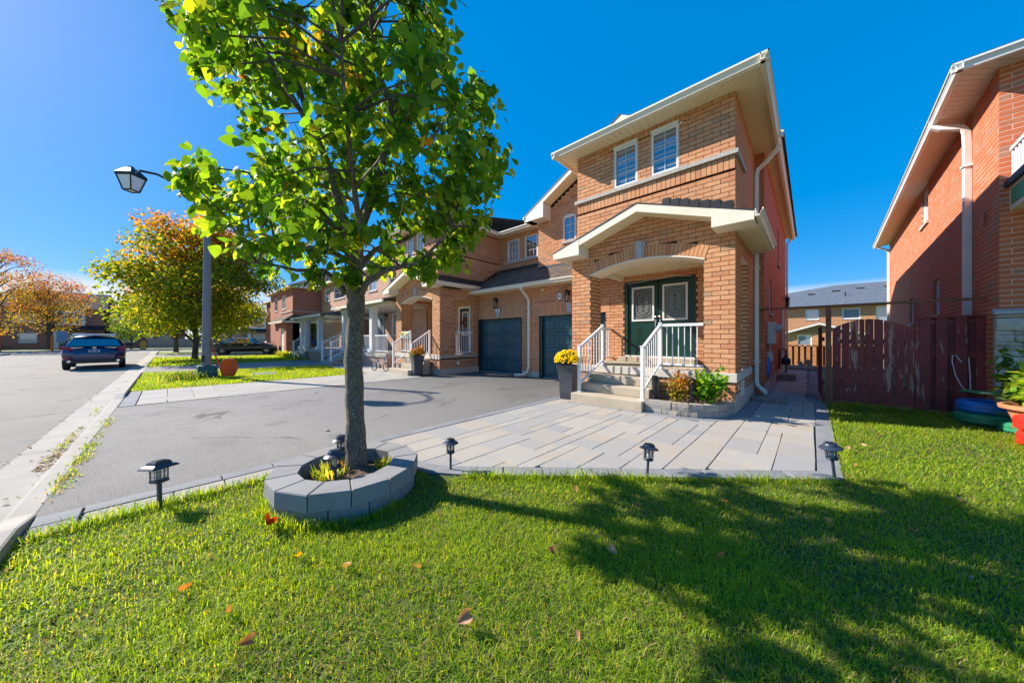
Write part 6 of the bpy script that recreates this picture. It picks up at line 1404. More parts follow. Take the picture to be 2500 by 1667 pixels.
# ------------------------------------------------------------------ solar path lights
def path_light(name, label, cap=.16, H=.32, square=False):
    t = thing(name, label, 'path light', group='solar path lights along the paving'); n = 4 if square else 18; ro = R(45) if square else 0
    def lat(m, prof):
        pr_ = [(r_ * (1.3 if square else 1), z) for r_, z in prof]; b0 = len(m.v); m.lathe(pr_, n)
        if square:
            for i in range(b0, len(m.v)): x, y, z = m.v[i]; c, s = math.cos(ro), math.sin(ro); m.v[i] = (x * c - y * s, x * s + y * c, z)
        return m
    st = MB().tube([(0, 0, -.12), (0, 0, H * .52)], .0125 if not square else .016, 8 if not square else 4); st.build('stake', DKBLUE, t, local=True)
    lat(MB(), [(.02, H * .50), (.044, H * .53), (.047, H * .57), (.044, H * .585)]).build('lamp_base', DKBLUE, t, local=True)
    lat(MB(), [(.036, H * .585), (.038, H * .82)]).build('lamp_glass', CLEAR, t, local=True)
    MB().tube([(0, 0, H * .585), (0, 0, H * .80)], .014, 8).build('bulb', LENS, t, local=True)
    cg = MB(); rr = .043 if not square else .052
    for k in range(6 if not square else 8):
        a = 2 * math.pi * k / (6 if not square else 8); cg.tube([(rr * math.cos(a), rr * math.sin(a), H * .58), (rr * 1.05 * math.cos(a), rr * 1.05 * math.sin(a), H * .85)], .0028, 4)
    for zz in (.66, .76):
        for k in range(12): a, b = 2 * math.pi * k / 12, 2 * math.pi * (k + 1) / 12; cg.tube([(rr * 1.02 * math.cos(a), rr * 1.02 * math.sin(a), H * zz), (rr * 1.02 * math.cos(b), rr * 1.02 * math.sin(b), H * zz)], .0025, 4, cap=False)
    cg.build('cage', DKBLUE, t, local=True)
    c = cap / 2
    lat(MB(), [(.02, H * .83), (c * .98, H * .84), (c, H * .855), (c * .85, H * .89), (c * .62, H * .915), (c * .60, H * .95), (c * .5, H * .985), (.0, H * 1.0)]).build('cap', DKBLUE, t, smooth=not square, local=True)
    MB().box(-c * .34, c * .34, -c * .34, c * .34, H * .996, H * 1.004).build('solar_panel', BLACK, t, local=True)
    return t
pl0 = path_light('path_light', 'round solar path light inside the planter, in front of the trunk', .175, .33)
pl0.location = (-2.955, .975, .08); pl0.rotation_euler = (R(2), R(-3), 0)
def plc(loc, rot, s, label):
    o = dup(pl0, loc, 0, label); o.rotation_euler = tuple(R(x) for x in rot); o.scale = (s, s, s); return o
plc((-3.475, 1.19, .08), (3, 2, 40), .92, 'round solar path light inside the planter, half behind the trunk')
plc((-2.735, 2.0, 0), (-2, -2, 20), .95, 'round solar path light just right of the stone planter ring')
plc((-1.155, 3.155, 0), (-5, 9, 60), 1.02, 'leaning round solar path light at the middle of the patio front edge')
plc((.175, 4.44, 0), (3, -6, 10), 1.04, 'round solar path light at the right front corner of the patio')
ps = path_light('path_light', 'square solar path light at the lawn edge near the street', .19, .37, True)
ps.location = (-3.85, -.05, 0); ps.rotation_euler = (R(-2), R(-5), R(30))

# ------------------------------------------------------------------ flower bed by the steps
bed = thing('flower_bed_wall', 'low curved wall of tan split blocks in front of the porch', 'garden wall', (-1.6, 6.4, 0))
path = [(-2.25, 6.03), (-1.95, 6.035), (-1.65, 6.06), (-1.40, 6.14), (-1.20, 6.30), (-1.07, 6.52), (-1.02, 6.75), (-1.0, 6.90)]
for lay, (z0, z1, sh) in enumerate(((-.03, .10, 0), (.104, .225, .5))):
    for k in range(len(path) - 1):
        a, b = Vector(path[k]), Vector(path[k + 1])
        if sh and k < len(path) - 2: a, b = (Vector(path[k]) + Vector(path[k + 1])) / 2 if k else a, (Vector(path[k + 1]) + Vector(path[k + 2])) / 2
        elif sh: a = (a + b) / 2
        d = (b - a).normalized(); nI = Vector((-d.y, d.x)) * .15; g_ = d * .004
        q = [a + g_, b - g_, b - g_ + nI, a + g_ + nI]; m = MB(); nse = .012 if k < 3 else .003
        # split face: a few bulging facets on the outside
        outs = [(a + g_).lerp(b - g_, t) - nI.normalized() * rnd.uniform(0, nse) for t in (0, .2, .4, .6, .8, 1)]
        lo = [(p.x, p.y, z0) for p in outs] + [(q[2].x, q[2].y, z0), (q[3].x, q[3].y, z0)]; hi = [(p.x + nI.x * .03, p.y + nI.y * .03, z1) for p in outs] + [(q[2].x, q[2].y, z1), (q[3].x, q[3].y, z1)]
        mdl = [(p.x - nI.x * rnd.uniform(0, nse * 4), p.y - nI.y * rnd.uniform(0, nse * 4), (z0 + z1) / 2) for p in outs] + [(q[2].x, q[2].y, (z0 + z1) / 2), (q[3].x, q[3].y, (z0 + z1) / 2)]
        m.v = lo + mdl + hi
        for kk in (0, 1):
            for i in range(8): j = (i + 1) % 8; m.f.append((kk * 8 + i, kk * 8 + j, kk * 8 + 8 + j, kk * 8 + 8 + i))
        m.f.append(tuple(range(16, 24))); m.build('block', BLOCKT, bed)
MB().quad((-2.24, 6.15, .17), (-1.4, 6.2, .17), (-1.15, 6.5, .17), (-1.03, 6.9, .17), (-2.24, 6.9, .17)).build('bed_soil', SOIL, bed, fix=False)
def shrub(name, label, c, h, r, n, ls, cols, probs, seed, shape='simple', up=.3, topcol=None):
    g = np.random.default_rng(seed); t = thing(name, label, 'plant', c); C3 = np.array(c); m = MB(); pos, tip = [], []
    for k in range(14):
        a = g.uniform(0, 6.28); e = C3 + (r * .8 * math.cos(a) * g.random(), r * .8 * math.sin(a) * g.random(), h * g.uniform(.6, 1)); m.tube([C3, (C3 + e) / 2 + g.normal(0, .02, 3), e], [.006, .004, .002], 5, cap=False)
        for j in range(n // 14): f_ = g.uniform(.25, 1.05); pos.append(C3 + (e - C3) * f_ + g.normal(0, r * .22, 3) * (1, 1, .6)); d = e - C3; d[2] = 0; tip.append(d / max(np.linalg.norm(d), .02) * .6 + g.normal(0, .5, 3) + (0, 0, up))
    m.build('stems', TWIG, t); pos, tip = np.array(pos), np.array(tip); pos[:, 2] = np.maximum(pos[:, 2], c[2] + .02)
    cc = mixc(g, len(pos), cols, probs)
    if topcol is not None:
        s = ((pos[:, 2] - c[2]) / h + g.normal(0, .2, len(pos))) > .55; cc[s] = mixc(g, int(s.sum()), topcol, [1] * len(topcol))
    leaves_mesh('foliage', pos, tip, g.normal(0, .5, pos.shape) + (0, 0, .9), ls * g.uniform(.6, 1.2, len(pos)), cc, LEAF, t, shape)['kind'] = 'stuff'; return t
shrub('bronze_shrub', 'bushy shrub with bronze top and green base in the flower bed', (-1.80, 6.40, .17), .58, .30, 1500, .055, [(.22, .24, .05), (.30, .26, .07), (.14, .20, .04)], [4, 3, 3], 11, topcol=[(.45, .20, .05), (.40, .26, .08), (.34, .13, .05)])
shrub('lily_plant', 'bright green leafy plant at the right end of the flower bed', (-1.33, 6.46, .17), .60, .27, 560, .11, [(.08, .22, .02), (.14, .30, .03), (.22, .36, .04)], [4, 4, 2], 12, up=.5)
shrub('low_shrub', 'dark low plant with purple tinges between the two flower bed plants', (-1.50, 6.62, .17), .50, .13, 260, .06, [(.10, .13, .05), (.25, .14, .08), (.30, .26, .06)], [4, 2, 1], 13)
def wire_post(label, x, y):
    t = thing('twig_lantern_post', label, 'garden ornament', (x, y, .17)); m = MB(); rr = random.Random(int(abs(x * 100)))
    for k in range(12):
        a = 2 * math.pi * k / 12; m.tube([(x + .045 * math.cos(a), y + .045 * math.sin(a), .15)] + [(x + .05 * math.cos(a + rr.uniform(-.5, .5)) + rr.uniform(-.012, .012), y + .05 * math.sin(a + rr.uniform(-.5, .5)), .17 + j * .09) for j in range(1, 5)] + [(x + .05 * math.cos(a), y + .05 * math.sin(a), .60)], .004, 4)
    m.build('twig_cage', BLACK, t); MB().lathe([(.055, .58), (.065, .60), (.06, .64), (.03, .655)], 10, (x, y, 0)).build('cap', BLACK, t); MB().lathe([(.035, .17), (.035, .58)], 10, (x, y, 0)).build('core', POTG, t); return t
wire_post('black twig-like garden light post beside the stair rail', -2.17, 6.33)
wire_post('black twig-like garden light post between the bed plants', -1.545, 6.36)

# ------------------------------------------------------------------ flower pots
def wavy_pot(name, label, c, w, h, twist=0):
    t = thing(name, label, 'flower pot', c); m = MB(); n = 4
    prof = [(.30, 0), (.31, .02), (.33, .20), (.335, .35), (.34, .55), (.38, .80), (.43, .95), (.45, 1.0), (.41, 1.0), (.40, .90)]
    V = []
    for r_, z in prof:
        q = [(math.cos(R(45 + 90 * k) + twist) * r_ * w * 1.35, math.sin(R(45 + 90 * k) + twist) * r_ * w * 1.35) for k in range(4)]
        loop = []
        for k in range(4):
            a, b = q[k], q[(k + 1) % 4]
            for s in (0.04, .35, .65, .96): loop.append((c[0] + a[0] + (b[0] - a[0]) * s, c[1] + a[1] + (b[1] - a[1]) * s, c[2] + z * h))
        V.append(loop)
    m.v = [p for l_ in V for p in l_]; k = 16
    for i in range(len(V) - 1):
        for j in range(k): m.f.append((i * k + j, i * k + (j + 1) % k, (i + 1) * k + (j + 1) % k, (i + 1) * k + j))
    m.f.append(tuple(range(k))); m.build('pot', POTG, t, smooth=True)
    MB().quad(*[(c[0] + math.cos(R(45 + 90 * k) + twist) * .39 * w * 1.3, c[1] + math.sin(R(45 + 90 * k) + twist) * .39 * w * 1.3, c[2] + h * .93) for k in range(4)]).build('soil', SOIL, t, fix=False); return t
wavy_pot('flower_pot', 'tall charcoal pot with flared sides beside the steps, holding yellow flowers', (-4.02, 6.20, 0), .50, .76, R(8))
wavy_pot('flower_pot', 'tall charcoal pot beside the neighbour steps, holding orange flowers', (-10.62, 6.25, 0), .52, .72, R(-10))
def mum(name, label, c, r_, nfl, fcol, seed, sp=False):
    g = np.random.default_rng(seed); t = thing(name, label, 'plant', c); C3 = np.array(c)
    a = g.uniform(0, 6.283, nfl); ph = np.arccos(1 - g.random(nfl) * 1.05); d = np.stack([np.sin(ph) * np.cos(a), np.sin(ph) * np.sin(a), np.cos(ph)], 1); pos = C3 + d * r_ * (1, 1, .82) * g.uniform(.92, 1.04, (nfl, 1))
    # each blossom: two rings of petals
    P, T, Nn, S, Cc = [], [], [], [], []
    for i in range(nfl):
        x = np.cross(d[i], (0, 0, 1.0)); x = x / max(np.linalg.norm(x), 1e-3); y = np.cross(d[i], x); c0 = mixc(g, 1, fcol, [1] * len(fcol), .12)[0]
        for k in range(9):
            t_ = 6.283 * k / 9; dirv = x * math.cos(t_) + y * math.sin(t_); P.append(pos[i]); T.append(dirv + d[i] * (.25 if k % 2 else .8)); Nn.append(d[i]); S.append(.028 * g.uniform(.8, 1.2)); Cc.append(c0)
    leaves_mesh('blossoms', *map(np.array, (P, T, Nn, S)), np.array(Cc), PETAL, t, 'simple')['kind'] = 'stuff'
    nl = 500; a = g.uniform(0, 6.283, nl); ph = np.arccos(1 - g.random(nl) * 1.15); d2 = np.stack([np.sin(ph) * np.cos(a), np.sin(ph) * np.sin(a), np.cos(ph)], 1)
    leaves_mesh('leaves', C3 + d2 * r_ * (1, 1, .7) * g.uniform(.6, .95, (nl, 1)), d2 + g.normal(0, .4, (nl, 3)), d2 + (0, 0, .4), .05 * g.uniform(.7, 1.2, nl), mixc(g, nl, [(.05, .10, .02), (.08, .15, .03)], [1, 1]), LEAF, t, 'simple')['kind'] = 'stuff'
    MB().lathe([(.02, -.10), (r_ * .55, 0), (r_ * .6, r_ * .3), (.01, r_ * .55)], 10, c).build('stem_core', pm('mum_core', (.03, .06, .015), None) if 'mum_core' not in MATS else MATS['mum_core'], t); return t
mum('yellow_mums', 'dense dome of yellow chrysanthemums in the pot beside the steps', (-4.02, 6.20, .84), .31, 380, [(.92, .68, .01), (.94, .76, .02), (.88, .58, .01)], 31)
mum('orange_mums', 'orange chrysanthemums in the neighbour charcoal pot', (-10.62, 6.25, .77), .28, 160, [(.65, .24, .02), (.70, .34, .02), (.55, .14, .02)], 32)
tuft('ornamental_grass', 'dark red ornamental grass rising behind the orange flowers', 'plant', (-10.60, 6.38, .78), 60, .42, .16, [(.20, .08, .05), (.30, .16, .08)], [2, 1], seed=33, width=.006, lean=.35)
wb = thing('window_box', 'pale green planter box with grey plants on the neighbour railing', 'planter', (-12.9, 6.95, 1.45)); MB().box(-13.05, -12.45, 6.85, 7.02, 1.36, 1.52).build('box', pm('pale_green', (.36, .44, .40), None), wb)
shp = tuft('silver_plants', None, None, (-12.75, 6.93, 1.50), 60, .18, .45, [(.30, .34, .28), (.22, .28, .18)], [1, 1], seed=34, parent=None); tag(shp, 'silvery small plants growing in the pale green planter box', 'plant')

# ------------------------------------------------------------------ painted tyres, big pot and board by the fence
def tyre(label, x, y, z, mat, R_=.30, w=.17, tilt=0):
    t = thing('painted_tyre', label, 'tyre', (x, y, z)); m = MB(); prof = [(R_ * .56, .03), (R_ * .60, .005), (R_ * .80, .0), (R_ * .95, .02), (R_, .045)]
    for k in range(1, 4): prof += [(R_, w * (.25 * k) - .006), (R_ - .012, w * (.25 * k)), (R_, w * (.25 * k) + .006)]
    prof += [(R_, w - .045), (R_ * .95, w - .02), (R_ * .80, w), (R_ * .60, w - .005), (R_ * .56, w - .03), (R_ * .62, w * .5), (R_ * .56, .03)]
    m.lathe(prof, 40, (x, y, z)); m.f = [f_ for f_ in m.f if len(f_) == 4]; m.build('tread', mat, t, smooth=True)
    tm_ = MB()
    for k in range(44):
        a = 2 * math.pi * k / 44; ca, sa = math.cos(a), math.sin(a)
        for zz in (.10, .62): tm_.box(0, 0, 0, 0, 0, 0) if False else tm_.bar((x + R_ * ca, y + R_ * sa, z + w * zz), (x + (R_ + .003) * ca, y + (R_ + .003) * sa, z + w * zz), .006, .03)
    tm_.build('tread_blocks', mat, t)['kind'] = 'stuff'; return t
tyre('green painted tyre lying under the blue one', 2.08, 8.93, 0, T_GREEN, .325, .17)
tyre('blue painted tyre on top of the green one', 2.09, 8.94, .172, T_BLUE, .315, .19)
tyre('lower red painted tyre at the right edge', 2.24, 7.42, 0, T_RED, .30, .19)
tyre('upper red painted tyre stacked at the right edge', 2.22, 7.43, .192, T_RED, .30, .19)
tyre('small green painted tyre behind the terracotta pot', 2.28, 8.35, 0, T_GREEN, .24, .15)
tpot = thing('terracotta_pot', 'large terracotta pot with wide rim at the right edge', 'flower pot', (2.33, 7.93, 0))
MB().lathe([(.20, 0), (.21, .02), (.27, .16), (.325, .33), (.34, .36), (.395, .37), (.40, .41), (.39, .42), (.36, .42), (.34, .38), (.0, .38)], 32, (2.33, 7.93, .03)).build('pot', TERRA, tpot, smooth=True)
MB().lathe([(.345, .0), (.0, .02)], 24, (2.33, 7.93, .405)).build('soil', SOIL, tpot)
shrub('potted_pepper_plant', 'bright green leafy plant growing in the terracotta pot', (2.33, 7.93, .43), .55, .30, 520, .15, [(.16, .32, .03), (.26, .40, .05), (.34, .44, .07)], [3, 4, 3], 41, up=.1)
shrub('tall_nettle_plant', 'taller plant with layered long leaves behind the terracotta pot', (2.32, 8.35, .12), .98, .30, 420, .15, [(.08, .17, .03), (.20, .28, .04), (.14, .22, .04)], [4, 3, 3], 42, up=-.1)
gb2 = thing('green_board_seat', 'flat green board with pale edge jutting out behind the pot', 'board', (2.1, 8.6, .5))
MB().prism([(1.93, 8.58, .50), (2.5, 8.50, .50), (2.5, 8.86, .50), (1.80, 8.92, .50)], (0, 0, .02)).build('panel', GREENB, gb2); MB().prism([(1.92, 8.565, .515), (2.5, 8.485, .515), (2.5, 8.50, .515), (1.935, 8.58, .515)], (0, 0, .012)).build('edge_strip', CREAM, gb2); MB().box(2.25, 2.30, 8.65, 8.70, 0, .50).build('leg', BROWNW, gb2)

# ------------------------------------------------------------------ street lamp
lp = thing('street_lamp', 'grey concrete street lamp with curved arm and black lantern head', 'street lamp', (-15.3, .90, 0))
MB().box(-15.56, -15.06, .66, 1.16, -.1, .42).build('footing', TEALBOX, lp, bevel=.02)
MB().tube([(-15.31, .90, .40), (-15.25, .90, 2.0), (-15.1, .90, 5.6), (-15.08, .90, 6.0)], [.138, .125, .085, .075], 8).build('pole', GALV, lp)
MB().box(-15.24, -15.12, .755, .77, .55, .78).build('access_panel', FLASH, lp); MB().box(-15.20, -15.13, .765, .775, 1.05, 1.14).build('sticker', WHITE, lp)
MB().tube([(-15.27 + .02 * k, .9, 2.42) for k in (0, 1)], .135, 10).build('band', BLACK, lp)
MB().tube([(-15.09, .90, 5.30), (-15.10, .72, 5.75), (-15.12, .40, 6.15), (-15.14, .10, 6.42), (-15.16, -.25, 6.56), (-15.17, -.62, 6.54)], .035, 8).build('arm', BLACK, lp, smooth=True)
MB().tube([(-15.09, .92, 5.9), (-15.12, .45, 6.08)], .02, 6).build('brace', BLACK, lp)
hc = Vector((-15.17, -.78, 6.18)); lh = MB().lathe([(.06, .42), (.07, .38), (.16, .34), (.30, .20), (.33, .17), (.33, .10), (.30, .10)], 4, hc)
lh_o = lh.build('lantern_head', BLACK, lp)
fr_ = MB()
for k in range(4):
    a = math.pi / 2 * k; fr_.bar(hc + Vector((.30 * math.cos(a), .30 * math.sin(a), .10)), hc + Vector((.17 * math.cos(a), .17 * math.sin(a), -.32)), .03, .03)
    b = a + math.pi / 2; fr_.bar(hc + Vector((.17 * math.cos(a), .17 * math.sin(a), -.32)), hc + Vector((.17 * math.cos(b), .17 * math.sin(b), -.32)), .03, .03)
fr_.build('lantern_frame', BLACK, lh_o); MB().lathe([(.285, .09), (.16, -.31), (.0, -.315)], 4, hc).build('lantern_glass', pm('frosted_lens', (.72, .76, .80), None, rough=.25), lh_o)
sv = thing('snow_shovel', 'orange oval scoop with red handle leaning beside the lamp foot', 'shovel', (-15.3, 1.42, 0))
so_ = MB(); rows = []
for j in range(9):
    t = j / 8; hw = .24 * math.sin(math.pi * (.14 + .72 * t)) ** .6; z = .02 + .62 * t
    rows.append([(-15.05 - .02 * math.cos(k / 6 * 3.14) * 0 + .10 * t - .10 * math.sin(math.pi * k / 6), 1.45 + hw * (k / 3 - 1), z) for k in range(7)])
so_.v = [p for r_ in rows for p in r_]
for j in range(8):
    for k in range(6): so_.f.append((j * 7 + k, j * 7 + k + 1, (j + 1) * 7 + k + 1, (j + 1) * 7 + k))
sob = so_.build('scoop', ORANGE, sv, smooth=True); md = sob.modifiers.new('solid', 'SOLIDIFY'); md.thickness = .012
MB().tube([(-15.10, 1.22, .35), (-15.15, 1.10, .80), (-15.18, 1.02, 1.25)], .022, 8).build('handle', pm('red_handle', (.45, .06, .03), None, rough=.5), sv)
np1 = MB().prism([(-15.0, 2.10, .0), (-14.9, 2.75, .0), (-15.02, 2.78, .06), (-15.12, 2.12, .06)], (0, 0, .01)).build('newspaper', pm('newsprint', (.55, .60, .68), (.40, .46, .56), 40, .8), None); tag(np1, 'folded bluish newspaper lying on the grass right of the orange scoop', 'newspaper')

# ------------------------------------------------------------------ small things down the street
bin_ = thing('recycling_bin', 'blue plastic recycling bin on the porch with white columns', 'bin', (-16.6, 7.3, .66)); MB().prism([(-16.95, 7.1, .66), (-16.25, 7.1, .66), (-16.2, 7.1, 1.0), (-17.0, 7.1, 1.0)], (0, .4, 0)).build('tub', BLUEB, bin_); MB().box(-17.03, -16.17, 7.06, 7.54, 1.0, 1.03).build('rim', BLUEB, bin_)
def bicycle(label, loc, rz):
    t = thing('small_bicycle', label, 'bicycle', loc, rz)
    def tor(m, c, r_, rt): 
        for k in range(18): a, b = 2 * math.pi * k / 18, 2 * math.pi * (k + 1) / 18; m.tube([(c[0] + r_ * math.cos(a), c[1], c[2] + r_ * math.sin(a)), (c[0] + r_ * math.cos(b), c[1], c[2] + r_ * math.sin(b))], rt, 6, cap=False)
    for x in (-.36, .36):
        m = MB(); tor(m, (x, 0, .19), .165, .022); w = m.build('wheel', TIRE, t, local=True); s = MB()
        for k in range(7): a = 2 * math.pi * k / 7; s.tube([(x, 0, .19), (x + .15 * math.cos(a), 0, .19 + .15 * math.sin(a))], .004, 4)
        tor(s, (x, 0, .19), .145, .007); s.build('rim', WHITE, w, local=True)
    MB().tube([(-.36, 0, .19), (-.12, 0, .45), (.28, 0, .50), (0, 0, .20), (-.12, 0, .45)], .018, 6).tube([(.36, 0, .19), (.28, 0, .50), (.25, 0, .62)], .018, 6).tube([(-.36, 0, .19), (0, 0, .20)], .015, 6).build('frame', BIKEB, t, local=True)
    MB().tube([(.20, -.22, .66), (.26, -.08, .62), (.26, .08, .62), (.20, .22, .66)], .012, 6).build('handlebar', BLACK, t, local=True); MB().box(-.24, -.04, -.05, .05, .52, .56).tube([(-.12, 0, .45), (-.14, 0, .53)], .012, 6).build('saddle', BLACK, t, local=True)
    MB().lathe([(.07, -.01), (.07, .01)], 10, (0, 0, .20), 'y').box(-.02, .02, -.12, .12, .13, .15).build('crank', BLACK, t, local=True); return t
bicycle("small blue child's bicycle parked left of the neighbour steps", (-13.1, 6.0, 0), R(14))
ub = thing('utility_cabinet', 'low dark green utility cabinet on the far verge behind the blue car', 'cabinet', (-64.5, -7.2, 0)); MB().box(-65.2, -63.8, -8.6, -5.9, 0, .85).build('body', SKYSTEEL, ub, bevel=.03); MB().box(-65.3, -63.7, -8.7, -5.8, .85, .95).build('lid', GREYM, ub); MB().box(-63.79, -63.77, -7.5, -7.1, .4, .65).build('label_plate', PLATE, ub)
hy = thing('fire_hydrant', 'small yellow fire hydrant on the far verge right of the blue car', 'hydrant', (-61.5, -2.2, 0)); MB().lathe([(.28, 0), (.28, .08), (.20, .10), (.20, .75), (.26, .78), (.24, .90), (.10, 1.0), (.05, 1.08)], 12, (-61.5, -2.2, 0)).build('barrel', YEL, hy); MB().lathe([(.10, -.32), (.10, .32)], 8, (-61.5, -2.2, .6), 'y').build('nozzle', YEL, hy)
mk = thing('marker_post', 'thin orange marker post left of the blue car roof', 'post', (-60.0, -8.6, 0)); MB().lathe([(.10, 0), (.10, 1.5), (.06, 1.6)], 8, (-60, -8.6, 0)).build('post', ORANGE, mk)
mb_ = thing('community_mailbox', 'grey blue mailbox on legs behind the blue car, left of its roof', 'mailbox', (-61.5, -8.2, 0)); MB().box(-61.7, -61.2, -8.5, -7.8, .9, 2.2).build('box', pm('mail_grey', (.22, .30, .42), None), mb_); MB().box(-61.5, -61.4, -8.2, -8.1, 0, .9).build('leg', GREYM, mb_)
pc = thing('front_steps', 'grey stone steps of the leftmost far house', 'steps', (-71.5, -16, 0))
for i in range(4): MB().box(-73.8, -71.2 - i * .4, -19, -14.5, i * .17, (i + 1) * .17).build('step', KERBM, pc)
for i, (x, y, lab) in enumerate(((-36.6, 6.35, 'orange pumpkin on the step of the brown red house, upper one'), (-36.1, 6.2, 'orange pumpkin beside the brown red house, lower one'))):
    p_ = thing('pumpkin', lab, 'pumpkin', (x, y, 0)); m = MB(); m.lathe([(.04, .02), (.18, .04), (.24, .16), (.20, .28), (.05, .30)], 14, (x, y, .0 if i else .55)); m.build('body', ORANGE, p_, smooth=True); MB().tube([(x, y, .28 if i else .83), (x + .02, y, .36 if i else .91)], .025, 6).build('stalk', BROWNW, p_)
    if not i: MB().box(x - .3, x + .3, y - .3, y + .3, 0, .55).build('stand', KERBM, p_)

# leaf crumbs along the gutter and joints
gl = np.random.default_rng(77); nn_ = 420; gx = np.concatenate([gl.uniform(-22, -4, 220), gl.normal(-7.2, .5, 100), gl.normal(-6.4, .25, 100)]); gy = np.where(np.arange(nn_) < 220, np.where(gl.random(nn_) < .5, gl.normal(-.92, .03, nn_), gl.normal(-1.23, .015, nn_)), gl.normal(-.93, .035, nn_))
lt = leaves_mesh('leaf_litter', np.stack([gx, gy, np.full(nn_, -.038)], 1), np.stack([gl.normal(0, 1, nn_), gl.normal(0, 1, nn_), gl.normal(0, .15, nn_)], 1), gl.normal(0, .25, (nn_, 3)) + (0, 0, 1), gl.uniform(.02, .055, nn_), mixc(gl, nn_, [(.28, .17, .10), (.40, .26, .16), (.20, .14, .07), (.22, .20, .06)], [3, 3, 2, 2]), FLEAF, None, 'simple'); tag(lt, 'brown leaf crumbs gathered along the gutter', 'leaf litter', kind='stuff')
# ------------------------------------------------------------------ fallen leaves
def fallen(name, label, x, y, s, c, rz, z=.045, curl=.6, group=None):
    V = LV.copy(); V[:, 2] += curl * V[:, 0] ** 2 * 2 + curl * .5 * (V[:, 1] - .5) ** 2; V = V * s; V[:, 1] -= s * .5
    me = bpy.data.meshes.new(name); me.from_pydata(V.tolist(), [], LT.tolist()); a = me.attributes.new('c', 'FLOAT_COLOR', 'FACE'); cc = np.array([*c, 1], dtype=np.float32); a.data.foreach_set('color', np.concatenate([cc * (1 + rnd.uniform(-.2, .2)) for _ in range(len(LT))]).astype(np.float32)); me.materials.append(FLEAF)
    for p in me.polygons: p.use_smooth = True
    o = link(name, me); o.location = (x, y, z); o.rotation_euler = (R(rnd.uniform(-45, 45)), R(rnd.uniform(-45, 45)), rz); tag(o, label, 'leaf', group); return o
fallen('fallen_leaf', 'large curled red leaf on the grass below the planter ring', -2.80, .48, .105, (.50, .05, .02), .6, .045, 2.2)
fallen('fallen_leaf', 'bright yellow leaf on the sunny lawn, left of centre', -2.29, .54, .055, (.65, .38, .02), 1.2, .035)
fallen('fallen_leaf', 'orange yellow leaf on the lawn edge of the tree shadow', -1.68, .985, .055, (.62, .34, .04), 2.2, .035)
fallen('fallen_leaf', 'upright dried pink brown leaf near the bottom middle of the lawn', -1.20, .95, .075, (.42, .23, .15), 3.0, .04, 1.8)
fallen('fallen_leaf', 'orange brown curled leaf left of the yellow one', -2.43, .07, .055, (.50, .20, .08), .2, .035, 1.8)
fallen('fallen_leaf', 'single dry leaf on the asphalt left of the trunk', -5.25, 1.6, .09, (.50, .36, .26), 1.0, .004, .4)
DRY = 'small dry leaves scattered over the lawn'
for (x, y) in ((-2.07, .20), (-1.815, .224), (-1.98, .718), (-1.18, 1.643), (.256, 4.164), (.102, 3.25), (.526, 3.506), (.644, 3.026), (-1.0, 2.55), (-.5, 3.1), (-1.5, 2.45), (-.9, 1.9), (-.4, 2.3), (-2.15, 1.7), (.9, 4.4), (1.0, 5.2), (.7, 6.6), (.5, 5.9), (-.2, 1.3), (.6, 2.2), (1.3, 3.8), (-.75, 1.25), (.35, 4.9), (.33, 5.6)):
    fallen('fallen_leaf', 'small dry brown leaf lying on the front lawn', x, y, rnd.uniform(.035, .06), rnd.choice([(.42, .22, .12), (.50, .30, .16), (.36, .16, .08)]), rnd.uniform(0, 6), .03, 1.6, DRY)
